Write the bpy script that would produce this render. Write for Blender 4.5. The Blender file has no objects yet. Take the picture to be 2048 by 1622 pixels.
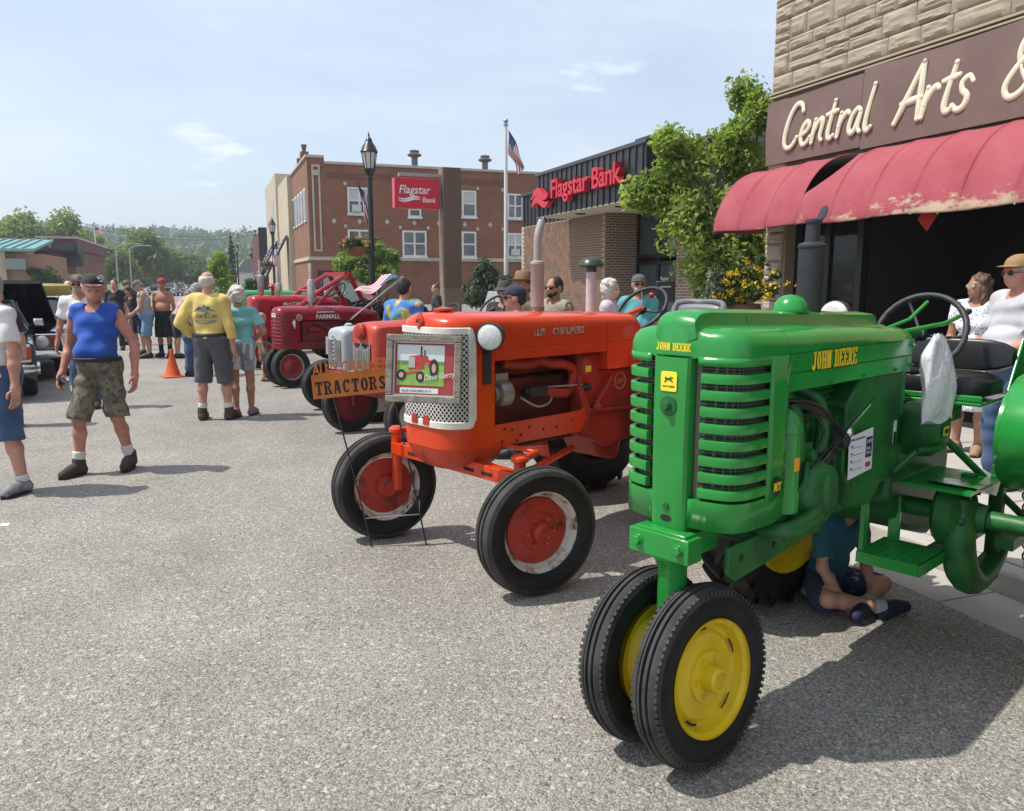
import bpy, math, random
import numpy as np
from mathutils import Vector, Matrix
random.seed(7); RNG = np.random.default_rng(7)
S = bpy.context.scene; COL = S.collection
R = math.radians
# ---------------------------------------------------------------- camera, sky, sun, exposure
cd = bpy.data.cameras.new('camera'); cam = bpy.data.objects.new('camera', cd); COL.objects.link(cam)
CAM_H, YAW, PITCH = 1.7, R(20.6), math.atan(249/1600)
cd.sensor_width = 36; cd.lens = 36*1600/2048; cd.clip_end = 4000; cd.clip_start = .05
cam.location = (0, 0, CAM_H); cam.rotation_euler = (R(90)-PITCH, 0, -YAW); S.camera = cam
S.render.resolution_x, S.render.resolution_y = 1024, 811
SUN_EL, SUN_BEAR = 60, 284          # compass-style bearing, clockwise from +Y
w = bpy.data.worlds.new('World'); S.world = w; w.use_nodes = True
nt = w.node_tree; nt.nodes.clear()
def N(nt, t, **k):
    n = nt.nodes.new(t)
    for a, b in k.items(): setattr(n, a, b)
    return n
wo = N(nt, 'ShaderNodeOutputWorld'); bg = N(nt, 'ShaderNodeBackground'); sky = N(nt, 'ShaderNodeTexSky')
sky.sky_type = 'NISHITA'; sky.sun_disc = False; sky.sun_elevation = R(SUN_EL); sky.sun_rotation = R(SUN_BEAR)
sky.air_density = 1.0; sky.dust_density = 1.6; sky.ozone_density = 1.6; sky.altitude = 200
bg.inputs['Strength'].default_value = .126
tc = N(nt, 'ShaderNodeTexCoord'); sp = N(nt, 'ShaderNodeSeparateXYZ'); nt.links.new(tc.outputs['Generated'], sp.inputs[0])
ad = N(nt, 'ShaderNodeMath', operation='ADD'); ad.inputs[1].default_value = .22; nt.links.new(sp.outputs[2], ad.inputs[0])
dv = N(nt, 'ShaderNodeVectorMath', operation='DIVIDE'); nt.links.new(tc.outputs['Generated'], dv.inputs[0]); nt.links.new(ad.outputs[0], dv.inputs[1])
def cloud(scale, lo, hi, amt, seed, stretch):
    mp = N(nt, 'ShaderNodeMapping'); mp.inputs['Location'].default_value = (seed, seed*.7, 0); mp.inputs['Scale'].default_value = (1, stretch, .0)
    mp.inputs['Rotation'].default_value = (0, 0, R(25)); nt.links.new(dv.outputs[0], mp.inputs[0])
    no = N(nt, 'ShaderNodeTexNoise'); no.inputs['Scale'].default_value = scale; no.inputs['Detail'].default_value = 9; no.inputs['Roughness'].default_value = .58
    no.inputs['Distortion'].default_value = .35
    nt.links.new(mp.outputs[0], no.inputs['Vector'])
    mr = N(nt, 'ShaderNodeMapRange', interpolation_type='SMOOTHSTEP'); mr.inputs[1].default_value = lo; mr.inputs[2].default_value = hi; mr.inputs[4].default_value = amt; mr.inputs[3].default_value = .3 if scale < 1.5 else 0
    nt.links.new(no.outputs['Fac'], mr.inputs[0]); return mr.outputs[0]
c1 = cloud(1.0, .36, .8, .55, 3.1, 1.5); c2 = cloud(1.9, .52, .72, .72, 11.4, 1.4)
mx = N(nt, 'ShaderNodeMath', operation='MAXIMUM'); nt.links.new(c1, mx.inputs[0]); nt.links.new(c2, mx.inputs[1])
mixc = N(nt, 'ShaderNodeMix', data_type='RGBA'); mixc.inputs['B'].default_value = (6.9, 7.2, 7.6, 1)
nt.links.new(mx.outputs[0], mixc.inputs['Factor']); nt.links.new(sky.outputs[0], mixc.inputs['A'])
nt.links.new(mixc.outputs['Result'], bg.inputs[0]); nt.links.new(bg.outputs[0], wo.inputs[0])
sl = bpy.data.lights.new('sun', 'SUN'); sl.energy = 3.6; sl.angle = R(.6); sl.color = (1, .955, .88)
so = bpy.data.objects.new('sun', sl); COL.objects.link(so)
_b = R(SUN_BEAR); sv = Vector((math.sin(_b)*math.cos(R(SUN_EL)), math.cos(_b)*math.cos(R(SUN_EL)), math.sin(R(SUN_EL))))
so.rotation_euler = sv.to_track_quat('Z', 'Y').to_euler(); so.location = sv*50
S.render.engine = 'CYCLES'
S.view_settings.view_transform = 'Standard'; S.view_settings.look = 'None'; S.view_settings.gamma = 1
S.view_settings.exposure = .46; S.view_settings.use_curve_mapping = False

# ---------------------------------------------------------------- photo pixel -> place (2048 wide)
_F = 1600.
_fw = Vector((math.sin(YAW)*math.cos(PITCH), math.cos(YAW)*math.cos(PITCH), -math.sin(PITCH)))
_rt = Vector((math.cos(YAW), -math.sin(YAW), 0)); _up = _rt.cross(_fw); _C = Vector((0, 0, CAM_H))
def ray(x, y): return _fw+_rt*((x-1024)/_F)-_up*((y-811)/_F)
def G(x, y, z=0): d = ray(x, y); return _C+d*((z-CAM_H)/d.z)
def onX(x, y, X): d = ray(x, y); return _C+d*(X/d.x)
def onY(x, y, Y): d = ray(x, y); return _C+d*(Y/d.y)
def at(x, y, depth): return _C+ray(x, y)*depth
def on_depth(x, depth): p = at(x, 562, depth); return Vector((p.x, p.y, 0))

# ---------------------------------------------------------------- tagging
def tag(o, label=None, cat=None, group=None, kind=None):
    if label: o['label'] = label
    if cat: o['category'] = cat
    if group: o['group'] = group
    if kind: o['kind'] = kind
    return o
def empty(name, loc=(0, 0, 0), rz=0, label=None, cat=None, group=None):
    o = bpy.data.objects.new(name, None); COL.objects.link(o); o.location = loc; o.rotation_euler = (0, 0, rz); o.empty_display_size = .1
    return tag(o, label, cat, group)
def children(o): return list(o.children)
def copy_tree(o, parent=None):
    c = o.copy(); COL.objects.link(c)
    if parent is not None: c.parent = parent
    for ch in list(o.children): copy_tree(ch, c)
    return c

# ---------------------------------------------------------------- materials
MATS = {}
def mat(name, col, rough=.5, metal=0., col2=None, ns=6., nlo=.4, nhi=.65, bump=0., bs=40., spec=.5, coat=0., detail=6., rvar=0., stretch=None, bstretch=None, col3=None, n3=40., alpha3=(.6, .7), sheen=0, seed=0.):
    if name in MATS: return MATS[name]
    m = bpy.data.materials.new(name); m.use_nodes = True; nt = m.node_tree; L = nt.links
    p = nt.nodes['Principled BSDF']; p.inputs['Base Color'].default_value = (*col, 1); p.inputs['Roughness'].default_value = rough
    p.inputs['Metallic'].default_value = metal; p.inputs['Specular IOR Level'].default_value = spec
    p.inputs['Coat Weight'].default_value = coat; p.inputs['Coat Roughness'].default_value = .08; p.inputs['Sheen Weight'].default_value = sheen
    tc = N(nt, 'ShaderNodeTexCoord')
    def noise(scale, st=None, det=detail):
        src = tc.outputs['Object']
        mp = N(nt, 'ShaderNodeMapping'); mp.inputs['Location'].default_value = (seed, seed*2.3, seed*.7)
        if st: mp.inputs['Scale'].default_value = st
        L.new(src, mp.inputs[0]); src = mp.outputs[0]
        n = N(nt, 'ShaderNodeTexNoise'); n.inputs['Scale'].default_value = scale; n.inputs['Detail'].default_value = det; n.inputs['Roughness'].default_value = .6
        L.new(src, n.inputs['Vector']); return n.outputs['Fac']
    def rng(src, a, b, c=0., d=1.):
        r = N(nt, 'ShaderNodeMapRange'); r.inputs[1].default_value = a; r.inputs[2].default_value = b; r.inputs[3].default_value = c; r.inputs[4].default_value = d
        L.new(src, r.inputs[0]); return r.outputs[0]
    out = None
    if col2:
        f = rng(noise(ns, stretch), nlo, nhi); mx = N(nt, 'ShaderNodeMix', data_type='RGBA')
        mx.inputs['A'].default_value = (*col, 1); mx.inputs['B'].default_value = (*col2, 1); L.new(f, mx.inputs['Factor']); out = mx.outputs['Result']
    if col3:
        f = rng(noise(n3), *alpha3); mx = N(nt, 'ShaderNodeMix', data_type='RGBA'); mx.inputs['B'].default_value = (*col3, 1); mx.inputs['A'].default_value = (*col, 1)
        if out: L.new(out, mx.inputs['A'])
        L.new(f, mx.inputs['Factor']); out = mx.outputs['Result']
    if out: L.new(out, p.inputs['Base Color'])
    if rvar: L.new(rng(noise(ns*1.7), .3, .7, max(0, rough-rvar), min(1, rough+rvar)), p.inputs['Roughness'])
    if bump:
        b = N(nt, 'ShaderNodeBump'); b.inputs['Strength'].default_value = bump; b.inputs['Distance'].default_value = .01
        L.new(noise(bs, bstretch), b.inputs['Height']); L.new(b.outputs[0], p.inputs['Normal'])
    MATS[name] = m; return m
def leafmat(name, a, b, trans=.35, ns=1.3):
    if name in MATS: return MATS[name]
    m = bpy.data.materials.new(name); m.use_nodes = True; nt = m.node_tree; L = nt.links; nt.nodes.remove(nt.nodes['Principled BSDF'])
    o = nt.nodes['Material Output']; tc = N(nt, 'ShaderNodeTexCoord'); n = N(nt, 'ShaderNodeTexNoise'); n.inputs['Scale'].default_value = ns; n.inputs['Detail'].default_value = 5
    L.new(tc.outputs['Object'], n.inputs['Vector'])
    r = N(nt, 'ShaderNodeMapRange'); r.inputs[1].default_value = .33; r.inputs[2].default_value = .67; L.new(n.outputs['Fac'], r.inputs[0])
    mx = N(nt, 'ShaderNodeMix', data_type='RGBA'); mx.inputs['A'].default_value = (*a, 1); mx.inputs['B'].default_value = (*b, 1); L.new(r.outputs[0], mx.inputs['Factor'])
    p = N(nt, 'ShaderNodeBsdfPrincipled'); p.inputs['Roughness'].default_value = .5; p.inputs['Specular IOR Level'].default_value = .35; L.new(mx.outputs['Result'], p.inputs['Base Color'])
    t = N(nt, 'ShaderNodeBsdfTranslucent'); g = N(nt, 'ShaderNodeMix', data_type='RGBA', blend_type='MULTIPLY'); g.inputs['Factor'].default_value = 1
    g.inputs['B'].default_value = (1.5, 1.7, .6, 1); L.new(mx.outputs['Result'], g.inputs['A']); L.new(g.outputs['Result'], t.inputs[0])
    s = N(nt, 'ShaderNodeMixShader'); s.inputs[0].default_value = trans; L.new(p.outputs[0], s.inputs[1]); L.new(t.outputs[0], s.inputs[2]); L.new(s.outputs[0], o.inputs[0])
    MATS[name] = m; return m

# ---------------------------------------------------------------- mesh collector
def basis(d):
    d = Vector(d).normalized(); a = Vector((0, 0, 1)) if abs(d.z) < .9 else Vector((1, 0, 0))
    u = a.cross(d).normalized(); return u, d.cross(u)
def spline(pts, k=6, closed=False):
    P = [Vector(p) for p in pts]; n = len(P); out = []
    for i in range(n if closed else n-1):
        if closed: a, b, c, d = P[(i-1) % n], P[i], P[(i+1) % n], P[(i+2) % n]
        else: a, b, c, d = P[max(i-1, 0)], P[i], P[i+1], P[min(i+2, n-1)]
        for j in range(k):
            t = j/k; out.append(.5*((2*b)+(c-a)*t+(2*a-5*b+4*c-d)*t*t+(3*b-a-3*c+d)*t**3))
    if not closed: out.append(P[-1])
    return out
class MB:
    def __init__(s): s.v = []; s.f = []; s.m = []
    def add(s, vs, fs, mi=0):
        o = len(s.v); s.v += [tuple(v) for v in vs]; s.f += [tuple(i+o for i in f) for f in fs]; s.m += [mi]*len(fs); return s
    def box(s, c, d, rot=None, mi=0):
        x, y, z = d[0]/2, d[1]/2, d[2]/2; c = Vector(c)
        vs = [Vector((a*x, b*y, e*z)) for a in (-1, 1) for b in (-1, 1) for e in (-1, 1)]
        if rot is not None: vs = [rot @ v for v in vs]
        return s.add([v+c for v in vs], [(0, 1, 3, 2), (4, 6, 7, 5), (0, 4, 5, 1), (2, 3, 7, 6), (0, 2, 6, 4), (1, 5, 7, 3)], mi)
    def bb(s, x0, x1, y0, y1, z0, z1, mi=0): return s.box(((x0+x1)/2, (y0+y1)/2, (z0+z1)/2), (x1-x0, y1-y0, z1-z0), None, mi)
    def loft(s, rings, closed=True, caps=True, mi=0):
        n = len(rings[0]); vs = [v for r in rings for v in r]; fs = []
        for i in range(len(rings)-1):
            for j in range(n if closed else n-1):
                k = (j+1) % n; fs.append((i*n+j, i*n+k, (i+1)*n+k, (i+1)*n+j))
        if caps and closed: fs.append(tuple(range(n))[::-1]); fs.append(tuple((len(rings)-1)*n+j for j in range(n)))
        return s.add(vs, fs, mi)
    def tube(s, pts, r, n=8, caps=True, mi=0, closed=False, flat=1., flatdir=None):
        P = [Vector(p) for p in pts]; m = len(P); rs = r if hasattr(r, '__len__') else [r]*m; rings = []; u = None
        for i in range(m):
            if closed: d = P[(i+1) % m]-P[i-1]
            else: d = P[min(i+1, m-1)]-P[max(i-1, 0)]
            if d.length < 1e-9: d = Vector((0, 0, 1))
            d.normalize()
            if u is None: u, _ = basis(d)
            u = (u-d*u.dot(d))
            if u.length < 1e-6: u, _ = basis(d)
            u.normalize(); v = d.cross(u); ring = []
            for j in range(n):
                a = 2*math.pi*j/n; q = u*math.cos(a)*rs[i]+v*math.sin(a)*rs[i]
                if flatdir is not None: q = q-flatdir*q.dot(flatdir)*(1-flat)
                ring.append(P[i]+q)
            rings.append(ring)
        if closed: rings.append(rings[0])
        return s.loft(rings, True, caps and not closed, mi)
    def cyl(s, a, b, r, r2=None, n=14, caps=True, mi=0): return s.tube([a, b], [r, r if r2 is None else r2], n, caps, mi)
    def lathe(s, prof, o=(0, 0, 0), ax=(0, 0, 1), n=24, mi=0, caps=False, sq=1.):
        u, v = basis(ax); ax = Vector(ax).normalized(); o = Vector(o)
        return s.loft([[o+ax*h+(u*math.cos(2*math.pi*j/n)+v*math.sin(2*math.pi*j/n)*sq)*max(r, 1e-4) for j in range(n)] for r, h in prof], True, caps, mi)
    def ell(s, c, r, nu=12, nv=8, rot=None, mi=0):
        c = Vector(c); rings = []
        for i in range(nv+1):
            t = math.pi*i/nv; rings.append([])
            for j in range(nu):
                p = 2*math.pi*j/nu; q = Vector((r[0]*max(math.sin(t), 1e-3)*math.cos(p), r[1]*max(math.sin(t), 1e-3)*math.sin(p), -r[2]*math.cos(t)))
                rings[-1].append(c+(rot @ q if rot is not None else q))
        return s.loft(rings, True, True, mi)
    def prism(s, poly, o, u, v, w, mi=0):
        o, u, v, w = Vector(o), Vector(u), Vector(v), Vector(w); a = [o+u*p[0]+v*p[1] for p in poly]; n = len(a)
        return s.add(a+[p+w for p in a], [tuple(range(n))[::-1], tuple(range(n, 2*n))]+[(i, (i+1) % n, n+(i+1) % n, n+i) for i in range(n)], mi)
    def xf(s, M): s.v = [tuple(M @ Vector(p)) for p in s.v]; return s
    def build(s, name, m, parent=None, ang=35, bevel=0, loc=None, rot=None, solid=0, seg=2):
        me = bpy.data.meshes.new(name); me.from_pydata(s.v, [], s.f)
        ms = m if isinstance(m, (list, tuple)) else [m]
        for q in ms: me.materials.append(q)
        if len(ms) > 1: me.polygons.foreach_set('material_index', s.m)
        return link(name, me, parent, ang, bevel, loc, rot, solid, seg)
def link(name, me, parent=None, ang=35, bevel=0, loc=None, rot=None, solid=0, seg=2):
    import bmesh
    bm = bmesh.new(); bm.from_mesh(me); bmesh.ops.recalc_face_normals(bm, faces=bm.faces); bm.to_mesh(me); bm.free()
    if ang: me.polygons.foreach_set('use_smooth', [True]*len(me.polygons)); me.set_sharp_from_angle(angle=R(ang))
    me.update(); o = bpy.data.objects.new(name, me); COL.objects.link(o)
    if parent is not None: o.parent = parent
    if loc is not None: o.location = loc
    if rot is not None: o.rotation_euler = rot
    if solid: md = o.modifiers.new('s', 'SOLIDIFY'); md.thickness = solid; md.offset = 0
    if bevel: md = o.modifiers.new('b', 'BEVEL'); md.width = bevel; md.segments = seg; md.limit_method = 'ANGLE'; md.angle_limit = R(40); md.harden_normals = False
    return o
_TC = {}
def text(name, s, size, o, u, v, m, parent, extrude=.002, xs=1., shear=0, off=0., align='LEFT', res=3):
    """flat lettering: o origin, u reading direction, v up"""
    c = bpy.data.curves.new('t', 'FONT'); c.body = s; c.size = size; c.shear = shear; c.offset = off*size; c.extrude = 0; c.resolution_u = res; c.align_x = align
    ob = bpy.data.objects.new('t', c); COL.objects.link(ob); bpy.context.view_layer.update()
    me = bpy.data.meshes.new_from_object(ob.evaluated_get(bpy.context.evaluated_depsgraph_get())); bpy.data.objects.remove(ob)
    o, u, v = Vector(o), Vector(u).normalized(), Vector(v).normalized(); w = u.cross(v)
    b = MB(); vs = [p.co.copy() for p in me.vertices]; base = [o+u*p.x*xs+v*p.y for p in vs]
    fs = [tuple(p.vertices) for p in me.polygons]
    b.add([p+w*extrude for p in base], fs)
    # side walls
    from collections import Counter
    ec = Counter(); di = {}
    for f in fs:
        for i in range(len(f)):
            e = (f[i], f[(i+1) % len(f)]); k = tuple(sorted(e)); ec[k] += 1; di[k] = e
    n = len(vs); b.v += [tuple(p) for p in base]
    for k, cnt in ec.items():
        if cnt == 1: a, c2 = di[k]; b.f.append((a, c2, c2+n, a+n)); b.m.append(0)
    return b.build(name, m, parent, ang=20)
def flag_mesh(): pass
# ================================================================ setting
def asphalt():
    m = bpy.data.materials.new('asphalt'); m.use_nodes = True; nt = m.node_tree; L = nt.links; p = nt.nodes['Principled BSDF']
    tc = N(nt, 'ShaderNodeTexCoord')
    def noi(s, d=4, st=None):
        n = N(nt, 'ShaderNodeTexNoise'); n.inputs['Scale'].default_value = s; n.inputs['Detail'].default_value = d
        src = tc.outputs['Object']
        if st: mp = N(nt, 'ShaderNodeMapping'); mp.inputs['Scale'].default_value = st; L.new(src, mp.inputs[0]); src = mp.outputs[0]
        L.new(src, n.inputs['Vector']); return n.outputs['Fac']
    def rng(x, a, b, c, d): r = N(nt, 'ShaderNodeMapRange'); r.inputs[1].default_value = a; r.inputs[2].default_value = b; r.inputs[3].default_value = c; r.inputs[4].default_value = d; L.new(x, r.inputs[0]); return r.outputs[0]
    def mth(op, a, b):
        n = N(nt, 'ShaderNodeMath', operation=op)
        for i, q in enumerate((a, b)):
            if isinstance(q, (int, float)): n.inputs[i].default_value = q
            else: L.new(q, n.inputs[i])
        return n.outputs[0]
    v = N(nt, 'ShaderNodeTexVoronoi'); v.inputs['Scale'].default_value = 120; L.new(tc.outputs['Object'], v.inputs['Vector'])
    sep = N(nt, 'ShaderNodeSeparateColor'); L.new(v.outputs['Color'], sep.inputs[0])
    v2 = N(nt, 'ShaderNodeTexVoronoi'); v2.inputs['Scale'].default_value = 64; L.new(tc.outputs['Object'], v2.inputs['Vector'])
    sep2 = N(nt, 'ShaderNodeSeparateColor'); L.new(v2.outputs['Color'], sep2.inputs[0])
    stone = rng(sep.outputs[0], 0, 1, .64, 1.24)                      # each chip its own grey
    pale = rng(sep2.outputs[1], .90, .98, 0, .75)                    # scattered pale chips
    dark = rng(sep.outputs[2], .86, .95, 1., .5)
    gap = rng(v.outputs['Distance'], .25, .75, 1.08, .62)            # tar between the chips
    big = mth('MULTIPLY', rng(noi(.22, 5), .3, .7, .86, 1.12), rng(noi(1.6, 5), .3, .7, .9, 1.1))
    lanes = rng(noi(.5, 4, (1.0, .05, 1)), .35, .65, .93, 1.06)      # wheel-polished bands along the street
    stain = rng(noi(.9, 7), .64, .74, 1., .8)
    val = stone
    for q in (dark, gap, big, lanes, stain): val = mth('MULTIPLY', val, q)
    val = mth('MULTIPLY', val, .335); val = mth('ADD', val, mth('MULTIPLY', pale, .2))
    # cracks
    vc = N(nt, 'ShaderNodeTexVoronoi', feature='DISTANCE_TO_EDGE'); vc.inputs['Scale'].default_value = .16
    wv = N(nt, 'ShaderNodeVectorMath', operation='ADD'); nn = N(nt, 'ShaderNodeTexNoise'); nn.inputs['Scale'].default_value = 1.1; nn.inputs['Detail'].default_value = 6
    L.new(tc.outputs['Object'], nn.inputs['Vector']); L.new(tc.outputs['Object'], wv.inputs[0]); L.new(nn.outputs['Color'], wv.inputs[1]); L.new(wv.outputs[0], vc.inputs['Vector'])
    crack = rng(vc.outputs['Distance'], 0, .0018, .75, 1); val = mth('MULTIPLY', val, crack)
    cc = N(nt, 'ShaderNodeCombineColor'); L.new(mth('MULTIPLY', val, 1.05), cc.inputs[0]); L.new(mth('MULTIPLY', val, .985), cc.inputs[1]); L.new(mth('MULTIPLY', val, .87), cc.inputs[2])
    L.new(cc.outputs[0], p.inputs['Base Color']); p.inputs['Roughness'].default_value = .85; p.inputs['Specular IOR Level'].default_value = .35
    b = N(nt, 'ShaderNodeBump'); b.inputs['Strength'].default_value = .55; b.inputs['Distance'].default_value = .006
    L.new(rng(v.outputs['Distance'], .1, .7, 1, 0), b.inputs['Height']); L.new(b.outputs[0], p.inputs['Normal'])
    return m
M_asph = asphalt()
M_conc = mat('concrete', (.46, .435, .39), .9, col2=(.36, .34, .31), ns=2.5, nlo=.35, nhi=.7, bump=.35, bs=60, col3=(.3, .28, .25), n3=9, alpha3=(.58, .75))
M_grass = mat('grass', (.09, .13, .035), .95, col2=(.14, .16, .06), ns=.6, bump=.6, bs=12)
KX = 3.98
g = MB(); n = 70
xs = np.concatenate([np.linspace(-900, -60, 20), np.linspace(-50, 60, 12), np.linspace(80, 900, 18)]); ys = np.concatenate([np.linspace(-60, 200, 14), np.linspace(230, 1500, 36)])
def hill(x, y):
    t = min(max((y-260)/420, 0), 1); t = t*t*(3-2*t)
    return t*.62*(36+13*math.sin(x*.006+1.9)+8*math.sin(x*.017+y*.004)+6*math.sin(x*.03))*(1.0-.35*min(max((x+120)/400, 0), 1)) - .05
vs = [(x, y, hill(x, y)) for y in ys for x in xs]; k = len(xs)
g.add(vs, [(j*k+i, j*k+i+1, (j+1)*k+i+1, (j+1)*k+i) for j in range(len(ys)-1) for i in range(k-1)])
tag(g.build('terrain', M_grass, ang=60), kind='structure')
r = MB(); r.add([(-14, -40, 0), (KX-.42, -40, 0), (KX-.42, 330, 0), (-14, 330, 0)], [(0, 1, 2, 3)]); tag(r.build('road', M_asph, ang=0), kind='structure')
# gutter, kerb, pavement on the shop side
b = MB()
for i in range(44):
    y = -6+i*1.8; b.bb(KX-.42, KX-.004, y+.006, y+1.794, -.1, .006+.002*random.random())
tag(b.build('gutter', M_conc, ang=0, bevel=.004), kind='structure')
kb = MB(); kb.bb(KX, KX+.16, -8, 120, -.1, .135); tag(kb.build('kerb', M_conc, bevel=.02), kind='structure')
pv = MB(); pv.bb(KX+.165, 40, -8, 140, -.1, .118); pvo = pv.build('pavement', mat('pavement_joint', (.2, .19, .17), .95), ang=0); tag(pvo, kind='structure')
slab = MB(); slab.bb(-.74, .74, -.84, .84, -.06, .0); sm = None
for i in range(18):
    for j in range(3):
        o = slab.build('paving_slab', M_conc, pvo, bevel=.008) if sm is None else bpy.data.objects.new('paving_slab', sm)
        if sm is None: sm = o.data
        else:
            COL.objects.link(o); o.parent = pvo; md = o.modifiers.new('b', 'BEVEL'); md.width = .008; md.segments = 2
        o.location = (KX+.92+j*1.5, -2+i*1.7, .132+.003*random.random())
pl = MB(); pl.bb(-40, -14, -40, 140, -.1, .12); tag(pl.build('pavement_opposite', M_conc, ang=0), kind='structure')

# ---------------------------------------------------------------- foliage
def leaf_mesh(name, cen, nrm_out, size, m, parent=None, curl=.25, aspect=1.7, out=.5, up=.25):
    """one mesh of leaf blades: cen (n,3), outward vectors (n,3)"""
    n = len(cen); d = RNG.normal(size=(n, 3)); nr = nrm_out*out+RNG.normal(size=(n, 3))*.6+np.array([0, 0, up]); nr /= np.linalg.norm(nr, axis=1)[:, None]+1e-9
    u = np.cross(nr, d); u /= np.linalg.norm(u, axis=1)[:, None]+1e-9; v = np.cross(nr, u)
    s = size*(.6+.8*RNG.random(n))[:, None]; a = u*s*.5*aspect; c = v*s*.36
    base, tip, l, r2 = cen-a, cen+a-nr*s*curl, cen+c+nr*s*.12, cen-c+nr*s*.12
    vs = np.stack([base, r2, tip, l], 1).reshape(-1, 3)
    me = bpy.data.meshes.new(name); me.vertices.add(4*n); me.vertices.foreach_set('co', vs.ravel())
    me.loops.add(4*n); me.loops.foreach_set('vertex_index', np.arange(4*n)); me.polygons.add(n); me.polygons.foreach_set('loop_start', np.arange(n)*4)
    me.update(calc_edges=True); me.materials.append(m); o = bpy.data.objects.new(name, me); COL.objects.link(o)
    if parent is not None: o.parent = parent
    return o
def cluster_points(centers, radii, per):
    c = np.repeat(centers, per, 0); r = np.repeat(radii, per)[:, None]; d = RNG.normal(size=c.shape); d /= np.linalg.norm(d, axis=1)[:, None]
    rad = RNG.random(len(c))[:, None]**.45; return c+d*rad*r*np.array([1, 1, .75]), d
M_bark = mat('bark', (.13, .10, .075), .95, col2=(.2, .17, .14), ns=8, stretch=(3, 3, .5), bump=.6, bs=30)
def tree(name, label, loc, H, cr, cb, nclump, per, leaf, m, lobes=None, trunk=.12, group=None, flat=1., cl=.32, seed=None, skew=(0, 0), kind_round=True, cat='tree'):
    """crown of nclump leafy sprays around limb ends; cr crown radius, cb crown base height"""
    if seed is not None:
        global RNG; RNG = np.random.default_rng(seed); random.seed(seed)
    t = empty(name, loc, 0, label, cat, group); mid = (H+cb)/2; hz = (H-cb)/2
    cs = []
    lob = lobes or [(0, 0, 0, 1.)]
    while len(cs) < nclump:
        lo = random.choice(lob); d = RNG.normal(size=3); d /= np.linalg.norm(d); rr = RNG.random()**.42*lo[3]
        p = np.array([lo[0]*cr+d[0]*rr*cr*.86, lo[1]*cr+d[1]*rr*cr*.86, mid+lo[2]*hz+d[2]*rr*hz*.9])
        if not kind_round:      # conifer cone
            f = 1-(p[2]-cb)/(H-cb); p[0] *= f; p[1] *= f
        cs.append(p)
    cs = np.array(cs); cs[:, 0] += skew[0]*(cs[:, 2]-cb); cs[:, 1] += skew[1]*(cs[:, 2]-cb)
    rad = cl*cr*(.55+.75*RNG.random(len(cs)))
    if not kind_round: rad *= np.clip(1.15-(cs[:, 2]-cb)/(H-cb), .25, 1)
    pts, d = cluster_points(cs, rad, per)
    leaf_mesh('crown', pts, d, leaf, m, t)
    b = MB(); top = Vector((skew[0]*hz, skew[1]*hz, cb+(H-cb)*(.62 if kind_round else .97)))
    b.tube(spline([(0, 0, -.05), (.02*H, .01*H, cb*.6), (top.x*.4, top.y*.4, cb+.1*H), tuple(top)], 5), [trunk*(1-.85*i/15) for i in range(16)], 8)
    if kind_round:
        for i in RNG.choice(len(cs), min(len(cs), 26), replace=False):
            e = Vector(cs[i]); z0 = min(max(cb*.8, e.z-.55*math.hypot(e.x, e.y)-.1*H), top.z); s0 = Vector((top.x*z0/H*.6, top.y*z0/H*.6, z0))
            b.tube(spline([s0, s0.lerp(e, .5)+Vector((0, 0, .06*H*random.uniform(-.3, .6))), e], 4), [trunk*.42*(1-.9*i2/8) for i2 in range(9)], 5)
    b.build('trunk', M_bark, t); return t
ML_far = leafmat('leaf_far', (.13, .175, .05), (.22, .28, .085), .3, .25)
ML_far2 = leafmat('leaf_far_dark', (.07, .11, .042), (.13, .18, .065), .25, .25)
ML_pale = leafmat('leaf_pale', (.17, .22, .075), (.25, .3, .11), .3, .3)
ML_lime = leafmat('leaf_lime', (.16, .25, .03), (.26, .36, .05), .35, .6)
ML_tree = leafmat('leaf_maple', (.15, .21, .045), (.34, .41, .13), .45, 1.6)
ML_shrub = leafmat('leaf_shrub', (.05, .085, .03), (.1, .15, .05), .25, 2)
ML_con = leafmat('leaf_conifer', (.03, .05, .03), (.055, .08, .04), .1, .6)
ML_grey = leafmat('leaf_silver', (.10, .14, .09), (.2, .24, .17), .2, 3)
def far_tree(px, top, wpx, dep, m, label, base=600, seed=1, n=70, per=26, leafk=.075, lob=None, group='trees beyond the end of the street', name='broadleaf_tree', cat='tree', kr=True, clk=.34, cbk=.16):
    p = on_depth(px, dep); z = hill(p.x, p.y) if p.y > 260 else 0
    H = (562-top)/1600*dep+CAM_H-z; cr = wpx/2/1600*dep
    return tree(name, label, (p.x, p.y, z), H, cr, H*cbk, n, per, max(.12, leafk*cr), m, lob, .02*H+.05, group, cl=clk, seed=seed, kind_round=kr, cat=cat)
BL = [(0, 0, .1, .8), (-.45, 0, -.15, .6), (.45, .1, -.1, .6), (0, .3, -.3, .6), (.2, -.2, .45, .5)]
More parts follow.
